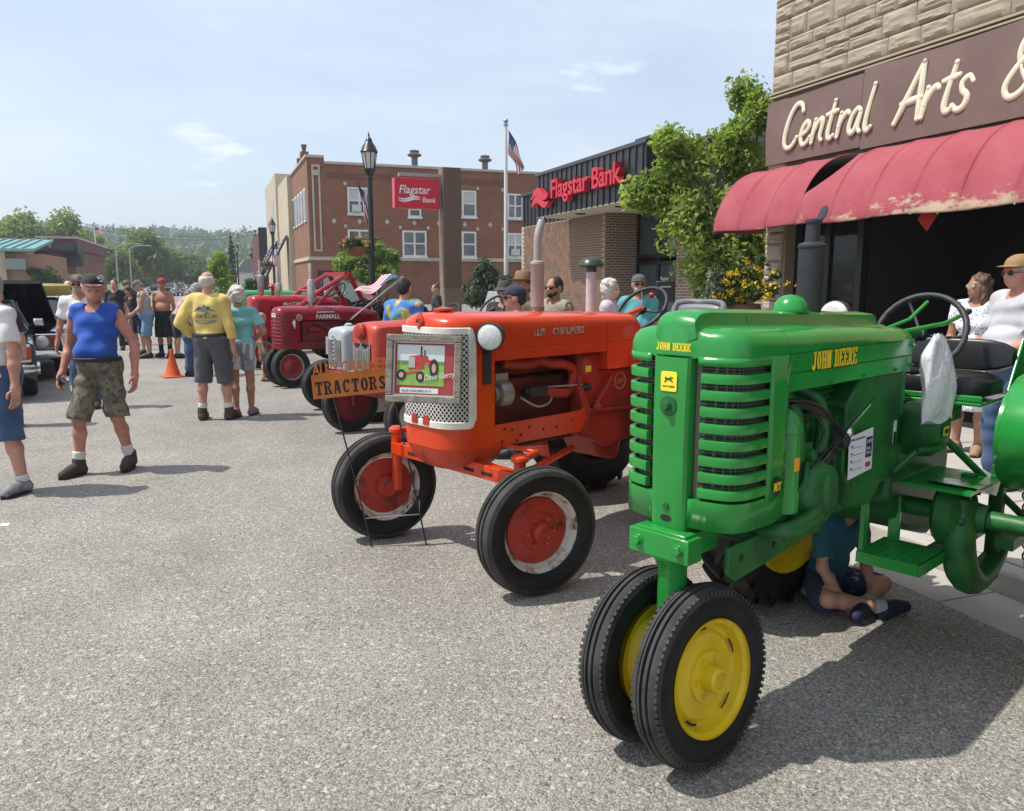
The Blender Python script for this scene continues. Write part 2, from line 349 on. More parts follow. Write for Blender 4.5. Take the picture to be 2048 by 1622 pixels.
ft = [(40, 424, 150, 118, ML_pale, 'tall pale green tree behind the flat roofed brick shop', 11), (120, 422, 130, 122, ML_pale, 'pale bushy tree over the roof of the red brick shop', 12),
      (175, 455, 100, 128, ML_far, 'green tree just past the corner of the red brick shop', 13), (232, 500, 90, 120, ML_far, 'low yellowish green tree beside the far white flagpole', 14),
      (275, 463, 140, 135, ML_far, 'broad high tree rising above the far street lights', 15), (325, 492, 110, 150, ML_far, 'rounded mid green tree beyond the far street lights', 16),
      (375, 510, 110, 165, ML_far2, 'dark green tree at the end of the street', 17), (418, 530, 100, 150, ML_far2, 'dark low tree behind the lime green street tree', 18), (505, 520, 90, 150, ML_far2, 'dark tree beside the far white house', 19),
      (160, 520, 120, 140, ML_far2, 'dark tree low behind the far white flagpole', 20), (300, 535, 120, 190, ML_far2, 'dark low tree over the far parked cars', 21), (560, 505, 90, 170, ML_far2, 'dark tree hidden behind the cream building', 22)]
for a in ft: far_tree(*a[:6], seed=a[6], lob=BL, n=80, per=60, leafk=.085)
far_tree(440, 508, 74, 62, ML_lime, 'bright lime green street tree at the far kerb', seed=31, lob=[(0, 0, -.25, .8), (0, 0, .3, .55), (0, 0, .7, .3)], n=80, per=60, leafk=.09, group=None, clk=.3)
far_tree(500, 555, 44, 50, ML_shrub, 'small rounded street bush beside the lime tree', seed=32, n=40, per=50, leafk=.11, group=None)
far_tree(85, 530, 76, 58, ML_shrub, 'small dark bushy tree in front of the beige building', seed=33, n=60, per=50, leafk=.1, group=None)
for i, (px, top, wd, dep) in enumerate([(466, 456, 30, 120), (515, 458, 44, 140), (548, 440, 34, 150)]):
    far_tree(px, top, wd, dep, ML_con, ['slim dark spruce standing alone above the far roofs', 'ragged spruce beside the dark red building', 'spruce peeking out behind the cream building'][i], seed=40+i, n=120, per=24, leafk=.16, name='spruce_tree', kr=False, group='spruces behind the shops', clk=.3, cbk=.1)
# wooded ridge far off: nobody could count it
pts, dd = [], []
RNG = np.random.default_rng(5)
for i in range(1500):
    y = RNG.uniform(330, 760); x = RNG.uniform(-330, 190)*(y/600); z = hill(x, y); pts.append((x, y, z+4+RNG.random()*4)); dd.append(4.5+RNG.random()*3.5)
P_, D_ = cluster_points(np.array(pts), np.array(dd), 34); o = leaf_mesh('wooded_ridge', P_, D_, 1.7, leafmat('leaf_ridge', (.08, .125, .06), (.14, .19, .085), .2, .03))
tag(o, 'far hillside covered in dense green woodland', 'woodland', kind='stuff')
# ================================================================ buildings
M_stone = mat('tan_stone', (.4, .335, .255), .85, col2=(.32, .262, .195), ns=1.1, nlo=.35, nhi=.7, bump=.8, bs=18, bstretch=(1, 1, 2.2), col3=(.27, .21, .15), n3=14, alpha3=(.6, .78))
M_mortar = mat('mortar', (.2, .155, .11), .95)
M_brown = mat('brown_board', (.155, .095, .08), .55, col2=(.19, .12, .1), ns=1.5, bump=.12, bs=5, rvar=.1, col3=(.12, .075, .065), n3=22, alpha3=(.62, .8))
M_cream = mat('cream_letter', (.74, .68, .5), .45, col2=(.62, .55, .38), ns=7, nlo=.5, nhi=.75)
M_black = mat('black_paint', (.012, .012, .013), .4)
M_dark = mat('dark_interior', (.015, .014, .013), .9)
M_dglass = mat('dark_glass', (.012, .014, .015), .06, spec=.35)
M_glass = mat('window_glass', (.05, .06, .065), .05, spec=.6, col2=(.16, .17, .17), ns=.7)
M_white = mat('white_paint', (.74, .73, .69), .5, col2=(.62, .61, .57), ns=3)
M_fascia = mat('black_metal', (.022, .023, .027), .42, col2=(.035, .036, .042), ns=2, rvar=.1)
M_red = mat('sign_red', (.52, .015, .035), .35)
M_grey = mat('grey_metal', (.3, .31, .31), .45, metal=.3)
M_soffit = mat('soffit', (.5, .46, .38), .8)
def brickmat(name, a, b, mor, bl, bh, axis, ms=.012):
    m = bpy.data.materials.new(name); m.use_nodes = True; nt = m.node_tree; L = nt.links; p = nt.nodes['Principled BSDF']
    tc = N(nt, 'ShaderNodeTexCoord'); s = N(nt, 'ShaderNodeSeparateXYZ'); c = N(nt, 'ShaderNodeCombineXYZ'); L.new(tc.outputs['Object'], s.inputs[0])
    L.new(s.outputs[0 if axis == 'X' else 1], c.inputs[0]); L.new(s.outputs[2], c.inputs[1])
    br = N(nt, 'ShaderNodeTexBrick'); br.inputs['Scale'].default_value = 1; br.inputs['Brick Width'].default_value = bl; br.inputs['Row Height'].default_value = bh
    br.inputs['Mortar Size'].default_value = ms; br.inputs['Mortar Smooth'].default_value = .1; br.inputs['Color1'].default_value = (*a, 1); br.inputs['Color2'].default_value = (*b, 1); br.inputs['Mortar'].default_value = (*mor, 1)
    L.new(c.outputs[0], br.inputs['Vector']); n = N(nt, 'ShaderNodeTexNoise'); n.inputs['Scale'].default_value = .6; n.inputs['Detail'].default_value = 6; L.new(tc.outputs['Object'], n.inputs['Vector'])
    r = N(nt, 'ShaderNodeMapRange'); r.inputs[1].default_value = .3; r.inputs[2].default_value = .7; r.inputs[3].default_value = .82; r.inputs[4].default_value = 1.15; L.new(n.outputs['Fac'], r.inputs[0])
    mx = N(nt, 'ShaderNodeVectorMath', operation='SCALE'); L.new(br.outputs['Color'], mx.inputs[0]); L.new(r.outputs[0], mx.inputs['Scale']); L.new(mx.outputs[0], p.inputs['Base Color'])
    p.inputs['Roughness'].default_value = .9; b2 = N(nt, 'ShaderNodeBump'); b2.inputs['Strength'].default_value = .5; b2.inputs['Distance'].default_value = .01; b2.invert = True
    L.new(br.outputs['Fac'], b2.inputs['Height']); L.new(b2.outputs[0], p.inputs['Normal']); MATS[name] = m; return m
def inst(name, me, parent, loc, sc=(1, 1, 1), rot=(0, 0, 0), bevel=0):
    o = bpy.data.objects.new(name, me); COL.objects.link(o); o.parent = parent; o.location = loc; o.scale = sc; o.rotation_euler = rot
    if bevel: md = o.modifiers.new('b', 'BEVEL'); md.width = bevel; md.segments = 1
    return o
# ---- the art shop -----------------------------------------------------------------
FX = 7.5
shop = empty('art_shop', (0, 0, 0), 0, 'tan stone faced shop with brown sign board and faded red awning', 'building')
YL = 9.7
b = MB(); b.bb(FX+.06, 17, -6, YL, 3.0, 9.2); b.bb(FX+.06, 8.3, YL-.42, YL, .12, 3.0); b.bb(9.9, 17, -6, YL, .12, 3.0); b.bb(8.3, 9.9, YL-.12, YL, .12, 3)
b.build('wall', M_mortar, shop, ang=0)
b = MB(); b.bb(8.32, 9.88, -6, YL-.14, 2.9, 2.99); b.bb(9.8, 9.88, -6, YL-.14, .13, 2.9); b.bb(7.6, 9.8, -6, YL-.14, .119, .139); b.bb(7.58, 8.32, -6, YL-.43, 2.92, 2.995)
b.build('entrance_recess', M_dark, shop, ang=0)  # near-black colour paints in the deep shade of the recess
def stone_variant(seed):
    rs = random.Random(seed); nx, ny = 8, 6; b = MB(); led = [(rs.uniform(.15, .9), rs.uniform(-.35, .35), rs.uniform(.25, 1), rs.uniform(0, 6)) for _ in range(4)]
    def h(u, v):
        e = min(u, 1-u)*9; e2 = min(v, 1-v)*7; edge = min(1, e, e2); r = 0
        for c, sl_, a, ph in led:
            d = v-(c+sl_*(u-.5)+.07*math.sin(u*9+ph)); r += a*(max(0, 1-abs(d)/.16) if d > 0 else max(0, 1-abs(d)/.05))
        return -(.35+.65*min(1, .35+r*.45+rs.uniform(-.05, .05)))*(.4+.6*edge)
    vs = [(h(i/nx, j/ny), i/nx, j/ny) for j in range(ny+1) for i in range(nx+1)]; k = nx+1
    fs = [(j*k+i, j*k+i+1, (j+1)*k+i+1, (j+1)*k+i) for j in range(ny) for i in range(nx)]
    b.add(vs, fs); rim = [i for i in range(k)]+[j*k+nx for j in range(1, ny+1)]+[ny*k+i for i in range(nx-1, -1, -1)]+[j*k for j in range(ny-1, 0, -1)]
    o = len(b.v); b.v += [(.6, b.v[i][1], b.v[i][2]) for i in rim]; m_ = len(rim)
    for i in range(m_): b.f.append((rim[i], rim[(i+1) % m_], o+(i+1) % m_, o+i)); b.m.append(0)
    ob = b.build('stone', M_stone, None, ang=28); me = ob.data; bpy.data.objects.remove(ob); return me
SV = [stone_variant(100+i) for i in range(12)]
rs = random.Random(4)
def course(z, h, y0, y1, lo=.3, hi=.75, X=FX, dep=.055):
    y = y1
    while y > y0+.02:
        ln = rs.uniform(lo, hi); ln = y-y0 if y-ln < y0+.15 else ln
        me = rs.choice(SV)
        if h > .22 and rs.random() < .3 and ln > .3:      # two low stones in one tall course
            f = rs.uniform(.38, .6)
            inst('stone', me, shop, (X+.05, y-ln+.004, z+.004), (dep*rs.uniform(.8, 1.1), ln-.012, h*f-.01)); inst('stone', rs.choice(SV), shop, (X+.05, y-ln+.004, z+h*f+.004), (dep*rs.uniform(.8, 1.1), ln-.012, h*(1-f)-.01))
        else: inst('stone', me, shop, (X+.05, y-ln+.004, z+.004), (dep*rs.uniform(.8, 1.15), ln-.012, h-.012))
        y -= ln
z = 4.3
WY0, WY1, WZ = onX(1612, 8, FX).y, onX(1790, 8, FX).y, 5.44
for h in (.2, .27, .17, .26, .2, .28, .18, .26, .2, .27, .24, .2, .26, .22):
    if z+h > WZ+.05 and z < 7:
        course(z, h, WY0+.02, YL); course(z, h, 3.6, WY1-.02)
    else: course(z, h, 3.6, YL)
    z += h
z = .14
while z < 4.1:          # pier beside the shop window, and the strip left of the sign board
    h = rs.choice((.16, .2, .24)); h = min(h, 4.27-z)
    inst('stone', rs.choice(SV), shop, (FX+.05, YL-.36, z+.004), (.06, .35, h-.012)); z += h
b = MB(); b.bb(FX-.02, FX+.055, 3.0, YL+.01, 4.245, 4.275); b.bb(FX-.012, FX+.055, 3, YL+.005, 4.20, 4.225); b.build('moulding', mat('stone_trim', (.36, .3, .22), .8), shop, bevel=.004)
b = MB(); b.bb(FX-.01, FX+.05, WY1, WY0, WZ-.1, WZ-.02); b.bb(FX, FX+.05, WY0-.07, WY0, WZ-.02, 6.9); b.bb(FX, FX+.05, WY1, WY1+.07, WZ-.02, 6.9)
f = b.build('window', mat('window_trim', (.16, .15, .14), .6), shop, bevel=.004); b = MB(); b.bb(FX+.03, FX+.05, WY1+.07, WY0-.07, WZ-.02, 6.9); b.build('pane', M_glass, f, ang=0)
# sign boards
sy = onX(1728, 230, FX).y
for (ya, yb, z0, z1, wob) in ((YL-.02, sy+.004, 3.3, 4.14, .0), (sy-.004, 3.9, 3.27, 4.2, .03), (3.89, -2, 3.27, 4.16, .02)):
    b = MB(); rings = []; n = 12
    for i in range(n+1):
        t = i/n; y = ya+(yb-ya)*t; ww = wob*math.sin(t*9)*.5; x = FX-.035-abs(wob)*math.sin(t*math.pi)*.5
        zt = z1-.035*math.sin(t*5)*(1 if wob else .3)
        rings.append([(x, y, z0), (x-.022+ww*.3, y, (z0+zt)/2), (x, y, zt), (x+.05, y, zt), (x+.05, y, z0)])
    b.loft(rings); b.build('sign_board', M_brown, shop, ang=30)
GL = {'C': [[(.62, .80), (.53, .97), (.36, 1.0), (.2, .82), (.09, .5), (.07, .2), (.17, .02), (.36, .03), (.52, .22)]], 'e': [[(.05, .25), (.24, .33), (.33, .46), (.24, .57), (.11, .46), (.06, .22), (.15, .02), (.3, .04), (.42, .17)]],
      'n': [[(.1, .56), (.07, .28), (.05, 0)], [(.06, .2), (.18, .46), (.31, .55), (.36, .43), (.33, .12), (.4, .02)]], 't': [[(.24, .9), (.17, .5), (.13, .16), (.19, .01), (.33, .07)], [(.02, .6), (.36, .65)]],
      'r': [[(.1, .56), (.07, .28), (.05, 0)], [(.07, .24), (.16, .44), (.28, .55), (.36, .5)]], 'a': [[(.36, .5), (.24, .57), (.1, .42), (.05, .15), (.14, .02), (.27, .14), (.37, .5), (.33, .14), (.42, .01)]],
      'l': [[(.22, 1.02), (.13, .5), (.11, .14), (.17, .0), (.29, .07)]], 'A': [[(.0, .0), (.17, .36), (.46, 1.02)], [(.46, 1.02), (.5, .5), (.54, .0)], [(.1, .34), (.54, .39)]],
      's': [[(.38, .47), (.27, .58), (.14, .5), (.17, .35), (.3, .22), (.26, .05), (.12, .0), (.0, .1)]], '&': [[(.62, .02), (.34, .42), (.22, .72), (.3, .95), (.45, .93), (.45, .74), (.2, .46), (.07, .2), (.18, .01), (.4, .08), (.58, .38)]]}
def script_word(word, pxs, cap, ybase_px):
    for ch, px in zip(word, pxs):
        o = onX(px, ybase_px+0*px, FX); o = Vector((FX-.06, o.y, 3.5+.0))
        b = MB()
        for st in GL[ch]:
            P2 = spline([(FX-.062, o.y-(x+z_*.17)*cap*1.02, 3.47+z_*cap) for x, z_ in st], 5); n = len(P2)
            b.tube(P2, [.038*cap/.5*(1-.25*abs(2*i/(n-1)-1)) for i in range(n)], 8, flat=.5, flatdir=Vector((1, 0, 0)))
            for e in (P2[0], P2[-1]): b.ell(e, (.024, .029*cap/.5, .029*cap/.5), 8, 5)
        b.build('sign_letter', M_cream, shop, ang=60)
script_word('C', [1571], .54, 270); script_word('entral', [1604, 1628, 1654, 1678, 1700, 1728], .5, 270)
script_word('A', [1796], .58, 250); script_word('rts', [1845, 1880, 1908], .54, 250); script_word('&', [2006], .56, 200)
# awning
def awning_mat():
    m = mat('awning_cloth', (.29, .042, .058), .8, col2=(.34, .075, .092), ns=1.8, nlo=.35, nhi=.7, bump=.35, bs=7, col3=(.62, .45, .42), n3=38, alpha3=(.71, .76)); nt = m.node_tree; L = nt.links; p = nt.nodes['Principled BSDF']
    src = p.inputs['Base Color'].links[0].from_socket; tc = N(nt, 'ShaderNodeTexCoord'); s = N(nt, 'ShaderNodeSeparateXYZ'); L.new(tc.outputs['Object'], s.inputs[0])
    n = N(nt, 'ShaderNodeTexNoise'); n.inputs['Scale'].default_value = 3.2; n.inputs['Detail'].default_value = 9; n.inputs['Roughness'].default_value = .75
    mp = N(nt, 'ShaderNodeMapping'); mp.inputs['Scale'].default_value = (1, 1, 2.6); mp.inputs['Location'].default_value = (2, 5.3, 1); L.new(tc.outputs['Object'], mp.inputs[0]); L.new(mp.outputs[0], n.inputs['Vector'])
    a = N(nt, 'ShaderNodeMapRange'); a.inputs[1].default_value = 2.36; a.inputs[2].default_value = 2.78; a.inputs[3].default_value = .13; a.inputs[4].default_value = -.2; L.new(s.outputs[2], a.inputs[0])
    yy = N(nt, 'ShaderNodeMapRange'); yy.inputs[1].default_value = 8.6; yy.inputs[2].default_value = 6.2; yy.inputs[3].default_value = -.1; yy.inputs[4].default_value = .05; L.new(s.outputs[1], yy.inputs[0])
    q = N(nt, 'ShaderNodeMath', operation='ADD'); L.new(n.outputs['Fac'], q.inputs[0]); L.new(a.outputs[0], q.inputs[1]); q2 = N(nt, 'ShaderNodeMath', operation='ADD'); L.new(q.outputs[0], q2.inputs[0]); L.new(yy.outputs[0], q2.inputs[1])
    r = N(nt, 'ShaderNodeMapRange'); r.inputs[1].default_value = .58; r.inputs[2].default_value = .68; r.inputs[4].default_value = .85; L.new(q2.outputs[0], r.inputs[0])
    mx = N(nt, 'ShaderNodeMix', data_type='RGBA'); mx.inputs['B'].default_value = (.48, .38, .26, 1); L.new(src, mx.inputs['A']); L.new(r.outputs[0], mx.inputs['Factor']); L.new(mx.outputs['Result'], p.inputs['Base Color'])
    return m
M_awn = awning_mat()
AWP = [(7.46, 3.22), (7.22, 3.19), (6.98, 3.07), (6.8, 2.88), (6.68, 2.66), (6.62, 2.46), (6.62, 2.36)]
AWS = spline([(x, 0, z_) for x, z_ in AWP], 3); nb = 14; bay = .56; ay0 = YL-.06
def awn_panel(i):
    ya, yb = ay0-i*bay, ay0-(i+1)*bay; b = MB(); nu = 8; rings = []
    for k_, p in enumerate(AWS):
        t = k_/(len(AWS)-1); ring = []
        left = ya-(.30*math.sin(min(1, max(0, (t-.0)/.62))*math.pi)**.8 if i == 3 and t < .62 else 0)
        for j in range(nu+1):
            u = j/nu; y = left+(yb-left)*u; sag = .028*math.sin(u*math.pi)*math.sin(t*math.pi)
            if i == 3 and t < .62: sag += .05*(1-u)*math.sin(t/.62*math.pi)
            wr = .008*math.sin(y*23+t*5)*t*t+.006*math.sin(y*51+9*t)*t**4
            ring.append((p.x+sag+wr, y, p.z-sag*.7+.012*math.sin(y*4.1)*t**3))
        rings.append(ring)
    b.loft(rings, False, False); return b.build('awning_panel', M_awn, shop, ang=60, solid=.004)
for i in range(nb): awn_panel(i)
for i in range(nb+1):
    y = ay0-i*bay; b = MB(); b.tube([(p.x-.001, y, p.z) for p in AWS], .009, 6); b.build('awning_rib', M_awn, shop, ang=60)
b = MB(); b.prism([(p.x, p.z) for p in AWS]+[(7.46, 2.36)], (0, ay0+.005, 0), (1, 0, 0), (0, 0, 1), (0, .004, 0)); b.build('awning_end', M_awn, shop, ang=0)
b = MB(); b.tube([(6.66, ay0, 2.42), (6.66, ay0-nb*bay, 2.42)], .015, 6); b.bb(FX+.0, FX+.055, -2, YL-.4, 2.92, 3.26); b.build('awning_bar_and_shade_board', M_black, shop)  # bar, plus an added black board painting in the shade behind the torn panel
# shop window
wy = onX(1722, 560, 7.78).y
b = MB(); x = 7.72
for y in (YL-.46, (YL-.46+wy)/2-.0, wy): b.bb(x, x+.09, y-.05, y+.05, .14, 2.92)
b.bb(x+.002, x+.088, wy, YL-.46, 2.5, 2.6); b.bb(x+.002, x+.088, wy, YL-.46, .14, .5)
f = b.build('shop_window', mat('bronze_frame', (.035, .034, .033), .4, metal=.5), shop, bevel=.004)
b = MB(); b.bb(x+.04, x+.05, wy, YL-.46, .5, 2.92); b.build('pane', M_dglass, f, ang=0)
b = MB(); b.bb(7.85, 9.8, wy-.05, wy+.05, .14, 2.9); b.build('side_wall', M_dark, shop, ang=0)  # recess shade put into the wall colour here as well
pen = MB(); p0 = onX(1855, 437, 7.0); pen.prism([(-.13, 0), (0, -.13), (.11, .02), (-.02, .13)], p0, (0, -1, 0), (0, 0, 1), (.006, 0, 0)); pen.build('pennant', mat('pennant_red', (.5, .02, .02), .6), None)
tag(bpy.data.objects['pennant'], 'small red and white pennant hanging under the awning', 'pennant')
pw = MB(); pw.prism([(.02, .135), (.115, .03), (.17, .1), (.06, .16)], p0, (0, -1, 0), (0, 0, 1), (.006, 0, 0)); pw.build('pennant_tip', M_white, bpy.data.objects['pennant'])

# ---- the bank --------------------------------------------------------------------
bank = empty('bank_building', (0, 0, 0), 0, 'low brick bank with black ribbed fascia and red channel lettering', 'building')
EX, EY0, EY1, FZ0, FZ1 = 8.7, 15.2, 21.25, 3.44, 4.6
WX = 9.7
Mbr = brickmat('bank_brick', (.22, .125, .08), (.16, .09, .06), (.36, .31, .25), .21, .0677, 'Y')
Mbr2 = brickmat('bank_brick_x', (.22, .125, .08), (.16, .09, .06), (.36, .31, .25), .21, .0677, 'X')
b = MB(); b.bb(EX+.02, 16, EY0+.02, EY1-.02, FZ0+.03, FZ1-.03); b.bb(WX+.02, 22, EY1-.02, 24.9, 3.43, 4.42); b.bb(WX+.02, 22, YL+.03, EY0+.02, FZ0+.03, FZ1-.03); b.build('fascia', M_fascia, bank, ang=0)
b = MB()
for (x0, x1, y0, y1, z_) in ((EX-.03, 16, EY0-.03, EY1+.03, FZ1), (WX-.03, 22, EY1+.035, 24.95, 4.44), (WX-.03, 22, YL+.03, EY0-.035, FZ1)): b.bb(x0, x1, y0, y1, z_-.05, z_+.04)
b.build('coping', mat('coping_metal', (.05, .052, .058), .4), bank, bevel=.01)
rb = MB(); rb.bb(-.03, 0, -.018, .018, 0, 1); ro = rb.build('fascia_rib', M_fascia, bank, bevel=.005); rme = ro.data; bpy.data.objects.remove(ro)
for i in range(20): inst('fascia_rib', rme, bank, (EX+.02, EY0+.15+i*.3, FZ0), (1, 1, FZ1-FZ0-.06))
for i in range(12): inst('fascia_rib', rme, bank, (WX+.02, EY1+.15+i*.3, 3.42), (1, 1, .98))
for i in range(17): inst('fascia_rib', rme, bank, (WX+.02, YL+.2+i*.3, FZ0), (1, 1, FZ1-FZ0-.06))
b = MB(); b.bb(EX+.03, 10.6, EY0+.03, EY1-.03, FZ0, FZ0+.028); so_ = b.build('soffit', M_soffit, bank, ang=0)
for y in (17.2, 19.4):
    b = MB(); b.lathe([(.14, 0), (.14, -.02), (.1, -.02), (.09, 0)], (9.2, y, FZ0)); b.build('downlight', M_dark, so_)
b = MB(); b.bb(WX, 22, 19.0, 24.9, .1, 3.43); b.build('wall', mat('pale_mortar', (.4, .36, .3), .95), bank, ang=0)
b = MB(); b.bb(9.95, 22, YL+.05, 15.9, .1, FZ0+.02); b.build('wall', Mbr, bank, ang=0)
b = MB(); b.bb(WX-.01, 10.7, 18.9, 18.995, .1, FZ0-.002); b.build('wall', Mbr2, bank, ang=0)
# brick courses in relief near the door: single bricks where they show largest
bk = MB(); bk.bb(-.012, 0, 0, .192, 0, .053); bo = bk.build('brick', mat('brick_face', (.23, .13, .083), .9, col2=(.15, .085, .058), ns=3.5, nlo=.42, nhi=.58, bump=.4, bs=40), bank, ang=0); bme = bo.data; bpy.data.objects.remove(bo)
stf = MB(); cnt = 0
for j in range(49):
    zz = .11+j*.0677
    for i in range(29):
        y = 19.0+i*.21+(.105 if j % 2 else 0)
        if y > 24.65: continue
        if zz > 1.35 and y < 20.9 and cnt < 300: inst('brick', bme, bank, (WX, y, zz)); cnt += 1
        else: stf.bb(WX-.012, WX, y, y+.192, zz, zz+.053)
tag(stf.build('brickwork', MATS['brick_face'], bank, ang=0), kind='stuff')
# entrance glazing
b = MB(); gx = 10.6
for y in (16.0, 16.9, 17.8, 18.85): b.bb(gx, gx+.1, y-.05, y+.05, .12, FZ0)
for z_ in (2.15, 2.32): b.bb(gx+.003, gx+.097, 16, 18.85, z_-.04, z_+.04)
f = b.build('entrance', mat('door_frame', (.02, .02, .022), .35, metal=.4), bank, bevel=.005)
for (ya, yb) in ((16.05, 16.85), (16.95, 17.75), (17.85, 18.8)):
    for (za, zb) in ((.14, 2.11), (2.36, 3.4)):
        b = MB(); b.bb(gx+.045, gx+.055, ya, yb, za, zb); b.build('pane', mat('bank_glass', (.05, .07, .07), .04, spec=.6), f, ang=0)
text('door_notice', 'Flagstar', .13, (gx+.035, 17.72, 1.72), (0, -1, 0), (0, 0, 1), M_white, f, .003)
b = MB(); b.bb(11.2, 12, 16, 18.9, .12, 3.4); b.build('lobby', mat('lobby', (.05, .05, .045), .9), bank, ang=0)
# channel letters
ta = onX(1104, 400, EX-.12); tb = onX(1243, 380, EX-.12)
t = text('fascia_lettering', 'Flagstar Bank', .66, (EX-.02, ta.y, 3.84), (0, -1, 0), (0, 0, 1), M_red, bank, .16, xs=1.0, off=.015)
wd = max(v.co.y for v in t.data.vertices)-min(v.co.y for v in t.data.vertices); kx = (ta.y-tb.y)/wd
for v in t.data.vertices: v.co.y = ta.y+(v.co.y-ta.y)*kx
for k_ in range(2):
    b = MB(); ya = onX(1066, 400, EX-.12).y; yb = ta.y+.12; rings = []
    for i in range(13):
        t_ = i/12; y = ya+(yb-ya)*t_; zc = 3.98-.2*k_+.11*math.sin(t_*6.3-.4+.0*k_)+.05*t_; th = .11*math.sin(max(.02, t_)*math.pi)**.6*(1-.2*t_)+.004
        rings.append([(EX-.02, y, zc-th), (EX-.02, y, zc+th), (EX-.18, y, zc+th), (EX-.18, y, zc-th)])
    b.loft(rings); b.build('wave_emblem', M_red, bank)
b = MB(); b.bb(11.6, 12.2, 20.0, 20.7, 4.5, 5.55); ch = b.build('chimney', Mbr2, bank, ang=0); b = MB(); b.bb(11.52, 12.28, 19.92, 20.78, 5.55, 5.65); b.build('chimney_cap', M_fascia, ch, bevel=.01)
# ---- brick pylon with the bank's sign
pyx, pyy = on_depth(901, 30).x, on_depth(901, 30).y
pyl = empty('pylon_sign', (pyx, pyy, 0), 0, 'tall brown brick pylon carrying a square red bank sign', 'sign')
b = MB(); b.bb(-.33, .33, -.33, .33, 0, 5.78); b.build('column', brickmat('pylon_side', (.17, .1, .065), (.12, .07, .05), (.3, .24, .18), .21, .068, 'Y'), pyl, ang=0)
pb = MB(); pb.bb(0, .2, -.014, .3, 0, .058); po = pb.build('brick', mat('pylon_brick', (.16, .095, .06), .9, col2=(.1, .06, .042), ns=4, nlo=.4, nhi=.6, bump=.3, bs=30), pyl, ang=0); pme = po.data; bpy.data.objects.remove(po)
for j in range(85):
    zz = .01+j*.068; k_ = 0
    for i in range(4):
        x0 = -.34+i*.21-(.105 if j % 2 else 0); x1 = min(x0+.2, .335); x0 = max(x0, -.335)
        if x1-x0 < .03: continue
        if zz > 2.0: inst('brick', pme, pyl, (x0, -.335, zz), ((x1-x0)/.2, .3, 1))
        else: inst('brick', pme, pyl, (x0, -.335, zz), ((x1-x0)/.2, .3, 1)) if zz > 1.4 else None
sb = MB(); sb.bb(-2.1, -.44, -.22, .2, 4.3, 5.36); sg = sb.build('sign_box', M_red, pyl, bevel=.015)
text('sign_lettering', 'Flagstar', .4, (-1.96, -.222, 4.82), (1, 0, 0), (0, 0, 1), M_white, sg, .006, xs=.93, shear=.2, off=.012); text('sign_lettering', 'Bank', .25, (-1.09, -.222, 4.52), (1, 0, 0), (0, 0, 1), M_white, sg, .006, shear=.1, off=.01)
for k_ in range(2):
    b = MB(); rings = []
    for i in range(13):
        t_ = i/12; x = -1.98+.85*t_; zc = 4.66-.075*k_-.05*math.sin(t_*6.0+.1); th = .035*math.sin(max(.03, t_)*math.pi)**.6
        rings.append([(x, -.226, zc-th), (x, -.226, zc+th), (x, -.221, zc+th), (x, -.221, zc-th)])
    b.loft(rings); b.build('wave_emblem', M_white, sg)
b = MB(); b.bb(-1.9, -.34, -.1, .1, 5.42, 5.54); b.bb(-.44, -.335, -.1, .1, 4.3, 5.42); b.build('bracket', M_grey, pyl, bevel=.01)
# ---- three storey brick block
BY = 55.
blk = empty('brick_block', (0, 0, 0), 0, 'three storey red brick block with white windows and pale diamond ornaments', 'building')
cx = onY(618, 450, BY).x; ztop = onY(700, 330, BY).z; Mb = brickmat('block_brick', (.27, .10, .05), (.225, .083, .043), (.22, .115, .075), .4, .13, 'X', .02); Mby = brickmat('block_brick_y', (.26, .11, .06), (.22, .092, .052), (.22, .13, .09), .4, .13, 'Y', .02)
b = MB(); b.bb(cx+.15, 34, BY, BY+10, 0, ztop); b.build('wall', Mb, blk, ang=0)
b = MB(); b.bb(cx, cx+.148, BY-.02, BY+10, 0, ztop+.35); b.build('wall', Mby, blk, ang=0)
M_trim = mat('pale_trim', (.5, .44, .36), .8, col2=(.42, .37, .3), ns=2)
b = MB(); zc0, zc1 = onY(700, 521, BY).z, onY(700, 514, BY).z; b.bb(cx-.1, 34, BY-.12, BY-.003, zc0, zc1); b.bb(cx-.1, cx-.003, BY-.0, BY+10, zc0+.003, zc1-.003); b.build('string_course', M_trim, blk)
b = MB(); b.bb(cx+1.1, 34.1, BY-.12, BY+.3, ztop+.002, ztop+.16); b.bb(cx-.12, cx+1.1, BY-.13, BY+.3, ztop+.36, ztop+.52); b.bb(cx-.12, cx+.2, BY+.3, BY+10, ztop+.36, ztop+.5); b.build('coping', M_trim, blk)
b = MB(); b.bb(cx+.15, cx+1.1, BY-.06, BY+.28, ztop-.2, ztop+.355); b.build('parapet', Mb, blk, ang=0)
def rect(px0, py0, px1, py1): a, c = onY(px0, py0, BY), onY(px1, py1, BY); return a.x, c.x, c.z, a.z
